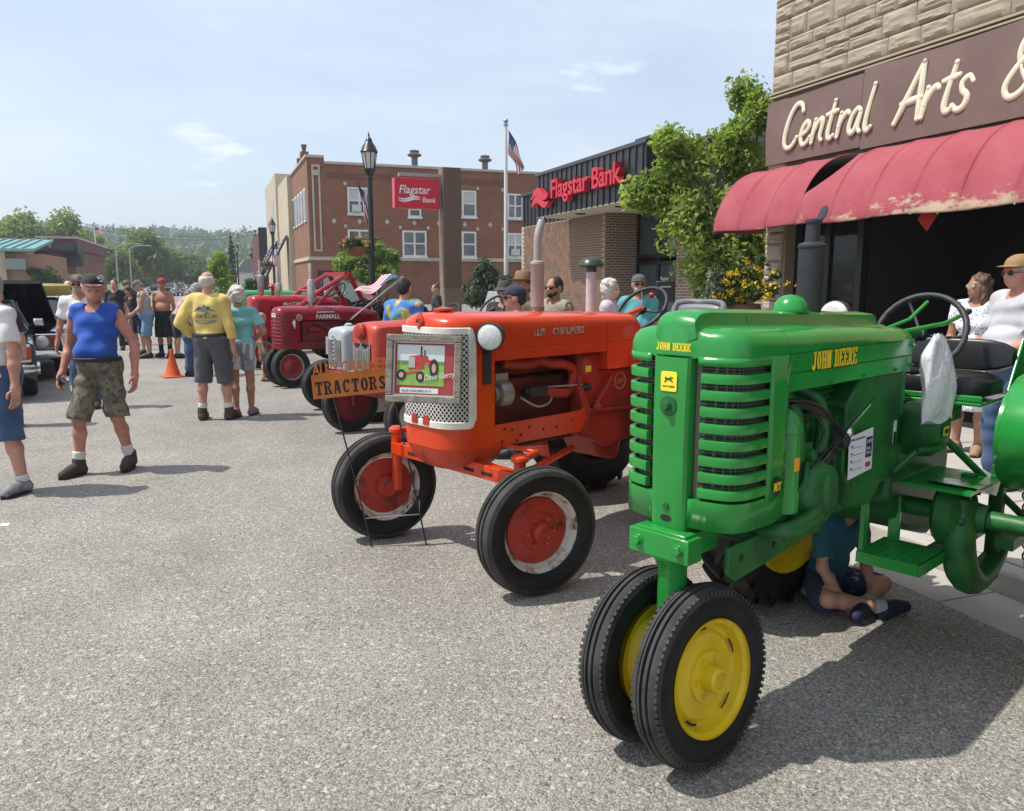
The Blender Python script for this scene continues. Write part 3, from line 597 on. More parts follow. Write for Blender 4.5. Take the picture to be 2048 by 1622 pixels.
def window(parent, x0, x1, z0, z1, y, two=True, blind=False, ac=False, fw_=.12):
    b = MB(); d = .1
    b.bb(x0, x0+fw_, y-d, y+.02, z0, z1); b.bb(x1-fw_, x1, y-d, y+.02, z0, z1); b.bb(x0+fw_, x1-fw_, y-d+.003, y+.02, z1-fw_, z1); b.bb(x0-.06, x1+.06, y-d-.08, y+.02, z0-.14, z0-.002)
    b.bb(x0+fw_, x1-fw_, y-d+.003, y+.02, z0, z0+fw_*.7)
    if two: b.bb((x0+x1)/2-fw_*.5, (x0+x1)/2+fw_*.5, y-d+.004, y+.02, z0+fw_*.7, z1-fw_)
    zm = (z0+z1)/2; b.bb(x0+fw_, x1-fw_, y-d+.02, y+.02, zm-.05, zm+.05)
    f = b.build('window', M_white, parent, ang=0)
    xs_ = [(x0+fw_, (x0+x1)/2-fw_*.5), ((x0+x1)/2+fw_*.5, x1-fw_)] if two else [(x0+fw_, x1-fw_)]
    for (a, c) in xs_:
        for (e, g_) in ((z0+fw_*.7, zm-.05), (zm+.05, z1-fw_)):
            p = MB(); p.bb(a, c, y-d+.05, y-d+.06, e, g_); p.build('pane', M_glass if not (blind and e > zm) else mat('blind', (.5, .5, .47), .7), f, ang=0)
    if ac: p = MB(); p.bb(x0+.25, x0+.85, y-d-.3, y-d+.02, z0+.1, z0+.55); p.build('air_conditioner', mat('ac_unit', (.55, .55, .52), .6), f, bevel=.02)
    return f
for (r_, two, bl, ac) in [((694, 374, 742, 428), True, True, True), ((816, 404, 842, 434), False, False, False), ((923, 381, 952, 434), False, True, False), ((1014, 387, 1045, 437), True, False, False),
                          ((695, 459, 743, 513), True, False, False), ((804, 461, 853, 513), True, False, False), ((923, 463, 952, 514), False, False, False), ((1014, 466, 1045, 514), True, True, True)]:
    window(blk, *rect(*r_), BY, two, bl, ac)
for px, py in [(668, 442), (719, 443), (774, 444), (828, 446), (877, 447), (929, 449), (980, 450)]:
    c = onY(px, py, BY); b = MB(); b.prism([(-.17, 0), (0, -.2), (.17, 0), (0, .2)], (c.x, BY-.08, c.z), (1, 0, 0), (0, 0, 1), (0, .077, 0)); b.build('diamond_ornament', M_trim, blk)
for px, py in [(690, 367), (691, 452), (800, 455), (856, 456), (955, 377), (955, 458), (1005, 380), (1005, 459)]:
    c = onY(px, py, BY); b = MB(); b.box((c.x, BY-.04, c.z), (.2, .077, .22)); b.build('corner_block', M_trim, blk)
b = MB(); x0, x1, z0, z1 = rect(622, 329, 645, 503)
b.bb(x0, x0+.12, BY-.08, BY-.063, z0, z1); b.bb(x1-.12, x1, BY-.08, BY-.063, z0, z1); b.bb(x0+.12, x1-.12, BY-.08, BY-.063, z1-.12, z1); b.bb(x0+.12, x1-.12, BY-.08, BY-.063, z0, z0+.12); b.box(((x0+x1)/2, BY-.075, z1-.5), (.35, .05, .35)); b.build('corner_panel', M_trim, blk)
for k_, (za, zb) in enumerate((((onY(700, 358, BY).z), (onY(700, 346, BY).z)),)):
    bm_ = MB(); bm_.bb(0, .1, -.05, 0, 0, 1); q = bm_.build('soldier_brick', mat('soldier', (.17, .08, .05), .9), blk, ang=0); qm = q.data; bpy.data.objects.remove(q)
    xx = cx+1.3
    while xx < 20: inst('soldier_brick', qm, blk, (xx, BY, za), (1, 1, zb-za)); xx += .2
for j in range(5): b = MB(); y = BY+1.0+j*1.8; b.bb(cx-.08, cx-.002, y, y+1.1, onY(600, 440, BY).z, onY(600, 372, BY).z); w_ = b.build('window', M_white, blk, ang=0); b = MB(); b.bb(cx-.1, cx-.085, y+.12, y+.98, onY(600, 436, BY).z, onY(600, 376, BY).z); b.build('pane', M_glass, w_, ang=0)
x0, x1, z0, z1 = rect(636, 541, 760, 610); b = MB(); b.bb(x0, x1, BY-.1, BY-.003, z0, z1); s_ = b.build('shop_front', M_black, blk, ang=0); b = MB(); b.bb(x0+.3, x1-.2, BY-.13, BY-.103, z0, z1-.25); b.build('pane', mat('pale_glass', (.3, .36, .32), .15), s_, ang=0)
for px, py in ((829, 312), (970, 322)):
    c = onY(px, py, BY+2); b = MB(); b.lathe([(.22, -1.2), (.22, -.1), (.48, 0), (.5, .1), (.3, .2), (.34, .28), (.34, .36), (.05, .42)], (c.x, BY+2, c.z), n=14); b.build('roof_ventilator', mat('vent_metal', (.13, .13, .13), .5, metal=.3), blk)
b = MB(); c = onY(606, 310, BY+1); b.box((cx+.2, BY+3, ztop+.8), (.5, .9, .6)); b.box((cx+.1, BY+5, ztop+.7), (.35, .5, .5)); b.cyl((cx+.2, BY+3, ztop+1.1), (cx+.2, BY+3, ztop+1.6), .1, .2); b.build('roof_finial', mat('finial', (.16, .09, .07), .8), blk)
# ---- cream block and those behind it
crm = empty('cream_building', (0, 0, 0), 0, 'plain cream rendered building past the brick block with slanted lattice shades', 'building')
Mcr = mat('cream_render', (.5, .43, .32), .9, col2=(.44, .38, .28), ns=.7)
b = MB(); b.bb(cx-.35, 30, BY+10.02, BY+19, 0, ztop+.4); b.bb(cx-.5, 30, BY+19.02, BY+32, 0, ztop+1.6); b.build('wall', Mcr, crm, ang=0)
b = MB(); b.bb(cx-.52, cx-.503, BY+22, BY+25, 4.6, 8.8); b.build('window', M_glass, crm, ang=0)
for i, y in enumerate((BY+11.5, BY+20.5, BY+24.5)):
    b = MB(); ro_ = Matrix.Rotation(R(28), 3, 'Y'); b.box((cx-1.3, y, 3.6), (.12, 2.2, 3.6), ro_); q = b.build('lattice_shade', mat('shade_dark', (.03, .03, .032), .6), crm, ang=0)
    b = MB()
    for k_ in range(10): b.box(Vector((cx-1.3, y, 3.6))+ro_ @ Vector((-.08, 0, -1.6+k_*.35)), (.05, 2.0, .22), ro_)
    b.build('lattice', mat('shade_lattice', (.22, .22, .23), .6), q, ang=0)
dr = empty('dark_red_building', (0, 0, 0), 0, 'dark red and black shop front far down the street', 'building')
b = MB(); p = on_depth(522, 96); b.bb(p.x, p.x+14, p.y, p.y+16, 0, 7.4); b.build('wall', mat('dark_red', (.13, .025, .03), .7), dr, ang=0); b = MB(); b.bb(p.x-.05, p.x+1.6, p.y-.1, p.y-.004, 0, 8.0); b.build('black_pier', M_black, dr, ang=0)
hs = empty('white_house', (0, 0, 0), 0, 'small pale gabled house far down the street behind the bushes', 'building')
p = on_depth(478, 120); b = MB(); b.bb(p.x, p.x+9, p.y, p.y+8, 0, 3.0); b.build('wall', M_white, hs, ang=0); b = MB(); b.prism([(-.5, 3.0), (9.5, 3.0), (8, 5.0), (1, 5.0)], (p.x, p.y-.3, 0), (1, 0, 0), (0, 0, 1), (0, 8.6, 0)); b.build('roof', mat('grey_roof', (.25, .24, .23), .9), hs, ang=0)
# ---- across the street
LYb = 78.
rb_ = empty('red_brick_shop', (0, 0, 0), 0, 'two storey red brick corner shop with maroon cornice across the street', 'building')
xa, xb = onY(78, 520, LYb).x, onY(150, 520, LYb).x; zt = onY(150, 478, LYb).z
b = MB(); b.bb(xa, xb, LYb, LYb+22, 0, zt-.9); b.build('wall', Mby, rb_, ang=0)
b = MB(); b.bb(xa, xb+.25, LYb-.25, LYb+22, zt-.9, zt); b.build('cornice', mat('maroon', (.14, .035, .035), .7), rb_, ang=0)
b = MB(); b.bb(xa-.1, xb+.35, LYb-.35, LYb+22, zt+.002, zt+.2); b.build('coping', M_trim, rb_, ang=0)
for j in range(6): b = MB(); y = LYb+3+j*3; b.bb(xb+.002, xb+.06, y, y+1.1, 3.6, zt-1.4); b.build('window', M_glass, rb_, ang=0)
for i in range(2): b = MB(); c = onY(135, 535+i*0, LYb); b.bb(c.x-.2, c.x+1.3, LYb-.06, LYb-.002, 2.9, 4.9); b.build('window', M_glass, rb_, ang=0) if i == 0 else None
b = MB(); c = onY(120, 540, LYb); b.bb(c.x-1.6, c.x+.2, LYb-1.0, LYb-.7, 1.6, 4.2); b.build('hanging_sign', mat('dim_sign', (.1, .05, .055), .7), rb_, ang=0)
b = MB(); c = onY(120, 513, LYb); b.bb(c.x-2.4, c.x+1.2, LYb-1.4, LYb-.01, 4.2, 4.8); b.build('canopy', mat('canopy_dark', (.045, .055, .06), .6), rb_, ang=0)
b = MB(); c = onY(150, 557, LYb); b.bb(c.x-2.6, c.x, LYb-.5, LYb-.015, 1.5, 2.3); b.build('shop_sign', mat('pale_sign', (.55, .5, .48), .7), rb_, ang=0); text('sign_lettering', 'Mercantile', .55, (c.x-2.5, LYb-.51, 1.7), (1, 0, 0), (0, 0, 1), M_red, rb_, .01)
bg_ = empty('beige_building', (0, 0, 0), 0, 'beige one storey building with teal metal roof across the street', 'building')
LY2 = 66; x1 = onY(88, 520, LY2).x
b = MB(); b.bb(x1-26, x1-2.4, LY2, LY2+10, 0, onY(30, 497, LY2).z); b.build('wall', mat('beige_render', (.42, .34, .24), .9), bg_, ang=0)
b = MB(); b.bb(x1-2.39, x1, LY2+.5, LY2+10, 0, onY(75, 508, LY2).z); b.build('wall', mat('tan_brick', (.33, .2, .13), .9), bg_, ang=0)
rf = MB(); z0, z1 = onY(30, 497, LY2).z, onY(30, 478, LY2+8).z; rf.prism([(0, z0), (8.2, z1), (8.2, z1-.2), (0, z0-.2)], (x1-26, LY2-.3, 0), (0, 1, 0), (0, 0, 1), (25.5, 0, 0)); q = rf.build('roof', mat('teal_roof', (.16, .33, .32), .5, metal=.1), bg_, ang=0)
sm_ = MB(); sm_.prism([(0, z0+.01), (8.2, z1+.01), (8.2, z1+.1), (0, z0+.1)], (0, -.3, 0), (0, 1, 0), (0, 0, 1), (.06, 0, 0)); so2 = sm_.build('roof_seam', MATS['teal_roof'], q, ang=0); sme = so2.data; bpy.data.objects.remove(so2)
for i in range(40): inst('roof_seam', sme, q, (x1-25.8+i*.63, LY2, 0))
b = MB(); c = onY(31, 528, LY2); b.box((c.x, LY2-.12, c.z), (1.3, .1, .75)); b.build('wall_sign', mat('grey_sign', (.22, .25, .24), .7), bg_, ang=0)
# ================================================================ tractors (x towards the tail, -y is the side seen, z up)
M_tyre = mat('tyre_rubber', (.0055, .0055, .006), .6, spec=.35, col2=(.016, .0155, .0145), ns=5, nlo=.45, nhi=.75, bump=.15, bs=60, rvar=.12)
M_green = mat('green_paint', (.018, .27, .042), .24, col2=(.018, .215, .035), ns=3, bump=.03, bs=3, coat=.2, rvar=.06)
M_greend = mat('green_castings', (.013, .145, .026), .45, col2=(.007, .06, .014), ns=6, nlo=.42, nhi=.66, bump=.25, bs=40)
M_yel = mat('yellow_paint', (.7, .5, .008), .38, col2=(.55, .37, .012), ns=6, nlo=.48, nhi=.72, bump=.1, bs=20, col3=(.22, .15, .03), n3=26, alpha3=(.66, .74))
M_orange = mat('orange_paint', (.62, .05, .007), .28, col2=(.56, .043, .007), ns=2.5, bump=.04, bs=4, coat=.12, rvar=.08, spec=.4, col3=(.35, .03, .012), n3=26, alpha3=(.68, .8))
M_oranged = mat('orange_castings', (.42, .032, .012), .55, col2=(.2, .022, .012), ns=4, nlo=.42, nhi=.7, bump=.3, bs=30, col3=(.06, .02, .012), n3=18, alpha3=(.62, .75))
M_rusty = mat('rusty_orange', (.55, .05, .015), .5, col2=(.14, .045, .02), ns=7, nlo=.5, nhi=.66, bump=.25, bs=30)
M_rimw = mat('worn_white_rim', (.6, .56, .48), .6, col2=(.17, .085, .045), ns=13, nlo=.49, nhi=.62, bump=.2, bs=30)
M_disc = mat('worn_red_disc', (.4, .028, .012), .5, col2=(.14, .02, .012), ns=11, nlo=.54, nhi=.68, bump=.2, bs=25)
M_far = mat('crimson_paint', (.26, .007, .015), .3, col2=(.21, .006, .013), ns=3, coat=.15, rvar=.1)
M_fard = mat('crimson_castings', (.2, .008, .014), .55, col2=(.09, .006, .008), ns=5)
M_black2 = mat('matt_black', (.022, .022, .024), .55, rvar=.1)
M_muf = mat('muffler_black', (.03, .031, .035), .55, col2=(.02, .02, .023), ns=3)
M_alu = mat('aluminium', (.42, .42, .4), .45, metal=.7, col2=(.3, .29, .27), ns=8)
M_silver = mat('silver_paint', (.5, .49, .46), .4, metal=.6, col2=(.36, .34, .31), ns=5)
M_mufw = mat('worn_stack', (.33, .31, .28), .6, metal=.1, col2=(.2, .15, .11), ns=5, nlo=.5, nhi=.72)
M_chrome = mat('chrome', (.75, .75, .75), .15, metal=1)
M_lens = mat('lamp_lens', (.7, .7, .68), .12, bump=.5, bs=60, spec=.8)
M_seat = mat('black_vinyl', (.013, .013, .014), .35, bump=.12, bs=8)
M_decal = mat('decal_yellow', (.8, .62, .03), .5)
M_paper = mat('paper', (.72, .73, .76), .7)
M_ink = mat('ink_navy', (.02, .025, .08), .6)
M_tread = mat('dusty_tread', (.022, .0215, .021), .75, col2=(.06, .057, .053), ns=7, nlo=.4, nhi=.7, bump=.2, bs=50)
def rib_tyre(R_, ri, w, n=72):
    half = [(ri, .34), (ri+.015, .43), (ri+(R_-ri)*.35, .495), (ri+(R_-ri)*.6, .5), (R_-.04, .475), (R_-.018, .42), (R_-.010, .34), (R_-.006, .27), (R_-.007, .225), (R_-.022, .215), (R_-.022, .16), (R_-.003, .15), (R_, .1), (R_, .06), (R_-.02, .05), (R_-.02, 0)]
    prof = [(r_, -h*w) for r_, h in half]+[(r_, h*w) for r_, h in half[::-1][1:]]
    b = MB().lathe(prof, (0, 0, 0), (0, 1, 0), n); b.tread = R_-.045; return b
def lug_tyre(R_, ri, w, nl=19, lug=.04, n=56):
    Rb = R_-lug; half = [(ri, .36), (ri+.02, .45), (ri+(Rb-ri)*.5, .5), (Rb-.05, .48), (Rb-.012, .4), (Rb, .2), (Rb+.004, 0)]
    b = MB().lathe([(r_, -h*w) for r_, h in half]+[(r_, h*w) for r_, h in half[::-1][1:]], (0, 0, 0), (0, 1, 0), n)
    def pt(r_, th, h): return Vector((r_*math.cos(th), h, r_*math.sin(th)))
    for k in range(nl):
        for s in (-1, 1):
            t0 = 2*math.pi*(k+(.5 if s > 0 else 0))/nl; rings = []
            for i in range(5):
                f = i/4; h = s*w*(.02+.47*f); th = t0+f*f*.05+f*.26; rt_ = R_-(.03*f**3); rb2 = Rb-.02-.05*f**3; dw = .032+.014*f
                rings.append([pt(rb2, th-dw*1.3, h), pt(rt_, th-dw*.8, h), pt(rt_, th+dw*.8, h), pt(rb2, th+dw*1.3, h)])
            b.loft(rings)
    return b
def bolts(b, r_, n, y, s, d=.02, ph=0, hexn=6):
    for k in range(n):
        a = 2*math.pi*k/n+ph; c = Vector((r_*math.cos(a), y, r_*math.sin(a))); b.cyl(c, c+Vector((0, -d, 0)), s, n=hexn)
def wheel(parent, loc, tyre, rim_prof, rim_m, hub_prof=None, hub_m=None, bolt=None, steer=0, camber=0, flip=False, extra=None, name='wheel', n=48):
    b = MB().lathe(rim_prof, (0, 0, 0), (0, 1, 0), n)
    if bolt: bolts(b, *bolt)
    wo_ = b.build(name, rim_m, parent, ang=30, loc=loc, rot=(camber, 0, steer+(math.pi if flip else 0)))
    tr = getattr(tyre, 'tread', 9)
    tyre.m = [1 if min(math.hypot(tyre.v[i][0], tyre.v[i][2]) for i in f) > tr else 0 for f in tyre.f]
    tyre.build('tyre', [M_tyre, M_tread], wo_, ang=32)
    if hub_prof: MB().lathe(hub_prof, (0, 0, 0), (0, 1, 0), n).build('hub', hub_m or rim_m, wo_, ang=30)
    if extra: extra(wo_)
    return wo_
def steering(parent, c, r_, tilt, m=M_black2, spokes=3, scall=True, col=None, colm=None):
    Mx = Matrix.Translation(Vector(c)) @ Matrix.Rotation(tilt, 4, 'Y'); b = MB(); n = 72
    b.tube([(r_*math.cos(2*math.pi*i/n), r_*math.sin(2*math.pi*i/n), (.004 if scall and (i % 3 == 0) else 0)) for i in range(n)], [.0135+(.002 if scall and i % 3 else 0) for i in range(n)], 8, closed=True)
    b.lathe([(.0, .01), (.03, .01), (.035, -.005), (.03, -.03), (0, -.03)], n=16)
    for k in range(spokes): a = 2*math.pi*k/spokes+.5; b.tube([(0, 0, -.02), (r_*.6*math.cos(a), r_*.6*math.sin(a), -.03), (r_*math.cos(a), r_*math.sin(a), 0)], .008, 6)
    o = b.xf(Mx).build('steering_wheel', m, parent, ang=50)
    if col is not None: MB().cyl(Vector(c), col, .02, n=10).build('steering_column', colm, parent)
    return o
def hood_section(x, w, z0, zt, ridge=.08, rh=.05, crease=(), rc=.09):
    rr = min(ridge, w*.82); k = min(1, w/.2); rc2 = rc
    h = [(-w, z0)]
    for c in crease: h += [(-w, c-.004), (-w+.006, c), (-w, c+.004)]
    h += [(-w, zt-rc2), (-w+.012*k, zt-rc2*.55), (-w+.035*k, zt-rc2*.25), (-w+.075*k, zt-.006), (-rr-.008*k, zt), (-rr, zt+rh*.3), (-rr+.008*k, zt+rh*.9), (-rr+.02*k, zt+rh), (0, zt+rh*1.15)]
    return [Vector((x, y, z)) for y, z in h]+[Vector((x, -y, z)) for y, z in h[::-1][1:]]
def place(o, org, tail): o.location = (org[0], org[1], 0); o.rotation_euler = (0, 0, R(90-tail)); return o
# ---------------------------------------------------------------- green two-cylinder tractor
jd = place(empty('green_tractor', label='glossy green row-crop tractor with yellow wheels and tall black exhaust', cat='tractor'), (1.46, 2.33), 68)
PL = [(0, .07), (.008, .12), (.018, .165), (.032, .198), (.052, .221), (.08, .236), (.13, .245), (.3, .25), (.32, .25)]
def plw(x): return float(np.interp(x, [p[0] for p in PL], [p[1] for p in PL]))
def jtop(x): return 1.550-.034*(x-.1) if x > .1 else float(np.interp(x, [0, .015, .04, .1], [1.505, 1.530, 1.545, 1.550]))
xs_ = [0, .005, .010, .017, .024, .033, .042, .055, .068, .084, .1, .13, .16, .22, .3, .314]
b = MB(); b.loft([hood_section(x, plw(x), 1.452, jtop(x), rc=.062) for x in xs_]); b.build('grille_cap', M_green, jd, ang=35)
xs_ = [.318, .4, .55, .7, .85, 1.0, 1.15, 1.28, 1.37, 1.39]
b = MB(); b.loft([hood_section(x, .25 if x < 1.38 else .243, 1.322, jtop(x)-(.006 if x > 1.38 else 0), crease=(1.385, 1.452), rc=.062, ridge=.08) for x in xs_]); b.build('hood', M_green, jd, ang=35)
bt = MB(); bt.cyl((0, 0, 0), (0, -.006, 0), .009, n=10); bt.cyl((0, -.006, 0), (0, -.011, 0), .006, n=6)
for x, z in ((.34, 1.345), (.36, 1.43), (.62, 1.335), (.9, 1.335), (1.2, 1.335), (1.36, 1.43), (1.36, 1.345)):
    q = bt.build('bolt', M_green, jd); q.location = (x, -.25, z)
# screen behind the louvres
def wire_mat():
    m = bpy.data.materials.new('grille_screen'); m.use_nodes = True; nt = m.node_tree; L = nt.links; p = nt.nodes['Principled BSDF']; tc = N(nt, 'ShaderNodeTexCoord'); s = N(nt, 'ShaderNodeSeparateXYZ'); L.new(tc.outputs['Object'], s.inputs[0])
    outs = []
    for ax, sc in ((0, 75), (2, 85)):
        a = N(nt, 'ShaderNodeMath', operation='MULTIPLY'); a.inputs[1].default_value = sc; L.new(s.outputs[ax], a.inputs[0]); f = N(nt, 'ShaderNodeMath', operation='FRACT'); L.new(a.outputs[0], f.inputs[0]); c = N(nt, 'ShaderNodeMath', operation='LESS_THAN'); c.inputs[1].default_value = .22; L.new(f.outputs[0], c.inputs[0]); outs.append(c.outputs[0])
    mx_ = N(nt, 'ShaderNodeMath', operation='MAXIMUM'); L.new(outs[0], mx_.inputs[0]); L.new(outs[1], mx_.inputs[1]); q = N(nt, 'ShaderNodeMix', data_type='RGBA'); q.inputs['A'].default_value = (.004, .005, .004, 1); q.inputs['B'].default_value = (.13, .12, .09, 1); L.new(mx_.outputs[0], q.inputs['Factor']); L.new(q.outputs['Result'], p.inputs['Base Color']); p.inputs['Roughness'].default_value = .6; return m
M_wire = wire_mat()
def plan_pts(x0, x1, s, off=0., n=14):
    out = []
    for i in range(n+1): t = i/n; x = x0+(x1-x0)*t**1.6; out.append((x+off, s*(plw(x)-off)))
    return out
for s in (-1, 1):
    P2 = plan_pts(.004, .26, s, .022); b = MB(); b.loft([[(x, y, .9), (x, y, 1.46)] for x, y in P2], False, False); b.build('grille_screen', M_wire, jd, ang=40)
    for k in range(8):
        zc = 1.41-k*.0555-.0275; P2 = plan_pts(.006, .205, s, 0.); nrm = []
        b = MB(); rings = []
        for i, (x, y) in enumerate(P2):
            xa, ya = P2[max(i-1, 0)]; xb, yb = P2[min(i+1, len(P2)-1)]; tx, ty = xb-xa, yb-ya; l = math.hypot(tx, ty); nx, ny = (ty/l*s*1., -tx/l*s*1.)
            if nx > 0 and s*ny < 0 or (s*ny < 0): nx, ny = -nx, -ny
            q = lambda o, z: (x+nx*o, y+ny*o, z)
            rings.append([q(-.018, zc-.017), q(.0, zc-.017), q(.003, zc-.015), q(.004, zc-.009), q(.004, zc+.009), q(.003, zc+.015), q(.0, zc+.017), q(-.018, zc+.017)])
        b.loft(rings); b.build('louvre', M_green, jd, ang=40)
    # bottom pan and rear side panel
    P2 = plan_pts(.0, .26, s); b = MB(); b.loft([[(x, y, .868-.0*x), (x, y, .965), (x+.02, y-s*.012, .968)] for x, y in P2]+[[(.315, s*.25, .885), (.315, s*.25, .965), (.315, s*.235, .968)]], False, False); b.build('lower_panel', M_green, jd, ang=40, solid=.004)
    prof = [(.225, .95), (.225, 1.452), (.316, 1.452), (.316, .93), (.308, .9), (.29, .95)]
    b = MB(); b.loft([[(x, s*(plw(x)+.002), z) for z in (.952, 1.1, 1.3, 1.452)] for x in (.2, .23, .26, .29, .316)], False, False); b.build('side_panel', M_green, jd, ang=40, solid=.006)
    b = MB(); b.loft([[(x, s*(plw(x)), z) for z in (1.424, 1.453)] for x, _ in plan_pts(.004, .26, 1)], False, False); b.build('upper_band', M_green, jd, ang=40, solid=.005)
b = MB(); sec = lambda z, w_, f: [(.05, -w_, z), (-.005, -w_, z), (-.014+f, -w_+.008, z), (-.018+f, -w_*.5, z), (-.018+f, w_*.5, z), (-.014+f, w_-.008, z), (-.005, w_, z), (.05, w_, z)]
b.loft([sec(.845, .068, .006), sec(.87, .07, .0), sec(1.1, .071, -.004), sec(1.3, .072, -.004), sec(1.447, .074, 0)]); b.build('centre_rib', M_green, jd, ang=35)
badge = MB(); badge.prism([(-.033, -.028), (-.028, -.034), (.028, -.034), (.033, -.028), (.033, .028), (.028, .034), (-.028, .034), (-.033, .028)], (-.0225, 0, 1.365), (0, -1, 0), (0, 0, 1), (-.003, 0, 0)); bd = badge.build('badge', mat('badge_yellow', (.85, .68, .03), .4), jd, bevel=.002)
deer = MB(); deer.prism([(-.017, .004), (-.012, .0), (-.018, -.008), (-.015, -.01), (-.007, -.001), (.003, -.001), (.016, -.008), (.018, -.006), (.009, .003), (.012, .005), (.019, .007), (.017, .009), (.011, .009), (.009, .014), (.007, .009), (.002, .006), (-.01, .008), (-.014, .012), (-.013, .007)], (-.0256, 0, 1.371), (0, -1, 0), (0, 0, 1), (-.0012, 0, 0)); deer.build('emblem', M_greend, bd)
text('badge_lettering', 'JOHN DEERE', .0085, (-.0256, .024, 1.346), (0, -1, 0), (0, 0, 1), M_greend, bd, .001)
def slab_text(name, s, h, o, u, v, m, parent, w_=.62, gap=.16, th=.2, e=.002, outline=None):
    """condensed slab-serif capitals"""
    o, u, v = Vector(o), Vector(u), Vector(v); n_ = u.cross(v); b = MB(); bo_ = MB(); x = 0
    def rc(B, x0, y0, x1, y1, z_): B.prism([(x0, y0), (x1, y0), (x1, y1), (x0, y1)], o, u*h, v*h, n_*z_)
    def pol(B, P_, z_): B.prism(P_, o, u*h, v*h, n_*z_)
    t = th; sf = .09; sh = .11
    def ser(B, x0, y, z_, up=True): rc(B, x0-sf, y if up else y-sh, x0+t+sf, y+sh if up else y, z_)
    for ch in s:
        W_ = w_
        for B, z_ in ((b, e),):
            if ch in 'HNMDERFTAL' and ch not in 'TA': rc(B, x, 0, x+t, 1, z_); ser(B, x, 0, z_); ser(B, x, 1, z_, False)
            if ch in 'HNM': rc(B, x+W_-t, 0, x+W_, 1, z_); ser(B, x+W_-t, 0, z_) if ch != 'N' else None; ser(B, x+W_-t, 1, z_, False)
            if ch == 'H': rc(B, x+t, .43, x+W_-t, .57, z_)
            if ch == 'N': pol(B, [(x+t*.7, 1), (x+t*1.5, 1), (x+W_-t*.5, 0), (x+W_-t*1.3, 0)], z_)
            if ch == 'M': pol(B, [(x+t*.6, 1), (x+t*1.3, 1), (x+W_/2+.06, .2), (x+W_/2-.06, .2)], z_); pol(B, [(x+W_-t*1.3, 1), (x+W_-t*.6, 1), (x+W_/2+.06, .2), (x+W_/2-.06, .2)], z_)
            if ch in 'EFL':
                if ch != 'F': rc(B, x+t, 0, x+W_, .13, z_); rc(B, x+W_-.1, .13, x+W_, .3, z_)
                if ch != 'L': rc(B, x+t, .87, x+W_, 1, z_); rc(B, x+W_-.1, .7, x+W_, .87, z_); rc(B, x+t, .44, x+W_*.72, .57, z_)
            if ch == 'T': rc(B, x+W_/2-t/2, 0, x+W_/2+t/2, 1, z_); rc(B, x, .86, x+W_, 1, z_); rc(B, x, .68, x+.1, .86, z_); rc(B, x+W_-.1, .68, x+W_, .86, z_); ser(B, x+W_/2-t/2, 0, z_)
            if ch == 'A': pol(B, [(x+.02, 0), (x+.02+t*.6, 0), (x+W_/2+.03, 1), (x+W_/2-.12, 1)], z_); pol(B, [(x+W_-t*1.1, 0), (x+W_-.02, 0), (x+W_/2+.12, 1), (x+W_/2-.06, 1)], z_); rc(B, x+.2, .25, x+W_-.2, .38, z_)
            if ch in 'OD':
                k = 10; out = [(x+W_/2+W_/2*math.cos(a), .5+.5*math.sin(a)) for a in np.linspace(-math.pi/2, math.pi/2, k)]; inn = [(x+W_/2+(W_/2-t)*math.cos(a), .5+.37*math.sin(a)) for a in np.linspace(-math.pi/2, math.pi/2, k)]
                for i in range(k-1): pol(B, [out[i], out[i+1], inn[i+1], inn[i]], z_)
                if ch == 'O':
                    fl = lambda q: (2*x+W_-q[0], q[1])
                    for i in range(k-1): pol(B, [fl(out[i]), fl(out[i+1]), fl(inn[i+1]), fl(inn[i])], z_)
                else: rc(B, x+t, 0, x+W_/2, .13, z_); rc(B, x+t, .87, x+W_/2, 1, z_)
            if ch == 'R':
                out = [(x+W_*.5+W_*.42*math.cos(a), .73+.27*math.sin(a)) for a in np.linspace(-math.pi/2, math.pi/2, 8)]; inn = [(x+W_*.5+(W_*.42-t*.9)*math.cos(a), .73+.15*math.sin(a)) for a in np.linspace(-math.pi/2, math.pi/2, 8)]
                for i in range(7): pol(B, [out[i], out[i+1], inn[i+1], inn[i]], z_)
                rc(B, x+t, .87, x+W_*.5, 1, z_); rc(B, x+t, .46, x+W_*.5, .58, z_); pol(B, [(x+W_*.42, .48), (x+W_*.66, .48), (x+W_+.04, 0), (x+W_-t, 0)], z_)
            if ch == 'J': rc(B, x+W_-t-.05, .2, x+W_-.05, 1, z_); ser(B, x+W_-t-.05, 1, z_, False); pol(B, [(x+W_-.05, .2), (x+W_-.12, .04), (x+W_*.45, -.04), (x+.04, .05), (x, .24), (x+.14, .28), (x+.2, .14), (x+W_*.45, .1), (x+W_-t-.05, .2)], z_)
            if ch == 'S':
                P2 = spline([(x+W_-.1, .78, 0), (x+W_*.5, .92, 0), (x+.12, .76, 0), (x+W_*.5, .5, 0), (x+W_-.1, .26, 0), (x+W_*.5, .07, 0), (x+.08, .22, 0)], 5)
                for i in range(len(P2)-1):
                    a_, c_ = P2[i], P2[i+1]; d_ = (c_-a_).normalized(); nn_ = Vector((-d_.y, d_.x, 0))*.085; pol(B, [tuple((a_+nn_)[:2]), tuple((c_+nn_)[:2]), tuple((c_-nn_)[:2]), tuple((a_-nn_)[:2])], z_)
            if ch == 'C':
                out = [(x+W_/2+W_/2*math.cos(a), .5+.5*math.sin(a)) for a in np.linspace(.7, 2*math.pi-.7, 14)]; inn = [(x+W_/2+(W_/2-t)*math.cos(a), .5+.37*math.sin(a)) for a in np.linspace(.7, 2*math.pi-.7, 14)]
                for i in range(13): pol(B, [out[i], out[i+1], inn[i+1], inn[i]], z_)
                rc(B, x+W_-.12, .64, x+W_-.02, .95, z_)
        x += (W_+gap) if ch != ' ' else .38
    return b.build(name, m, parent, ang=0)
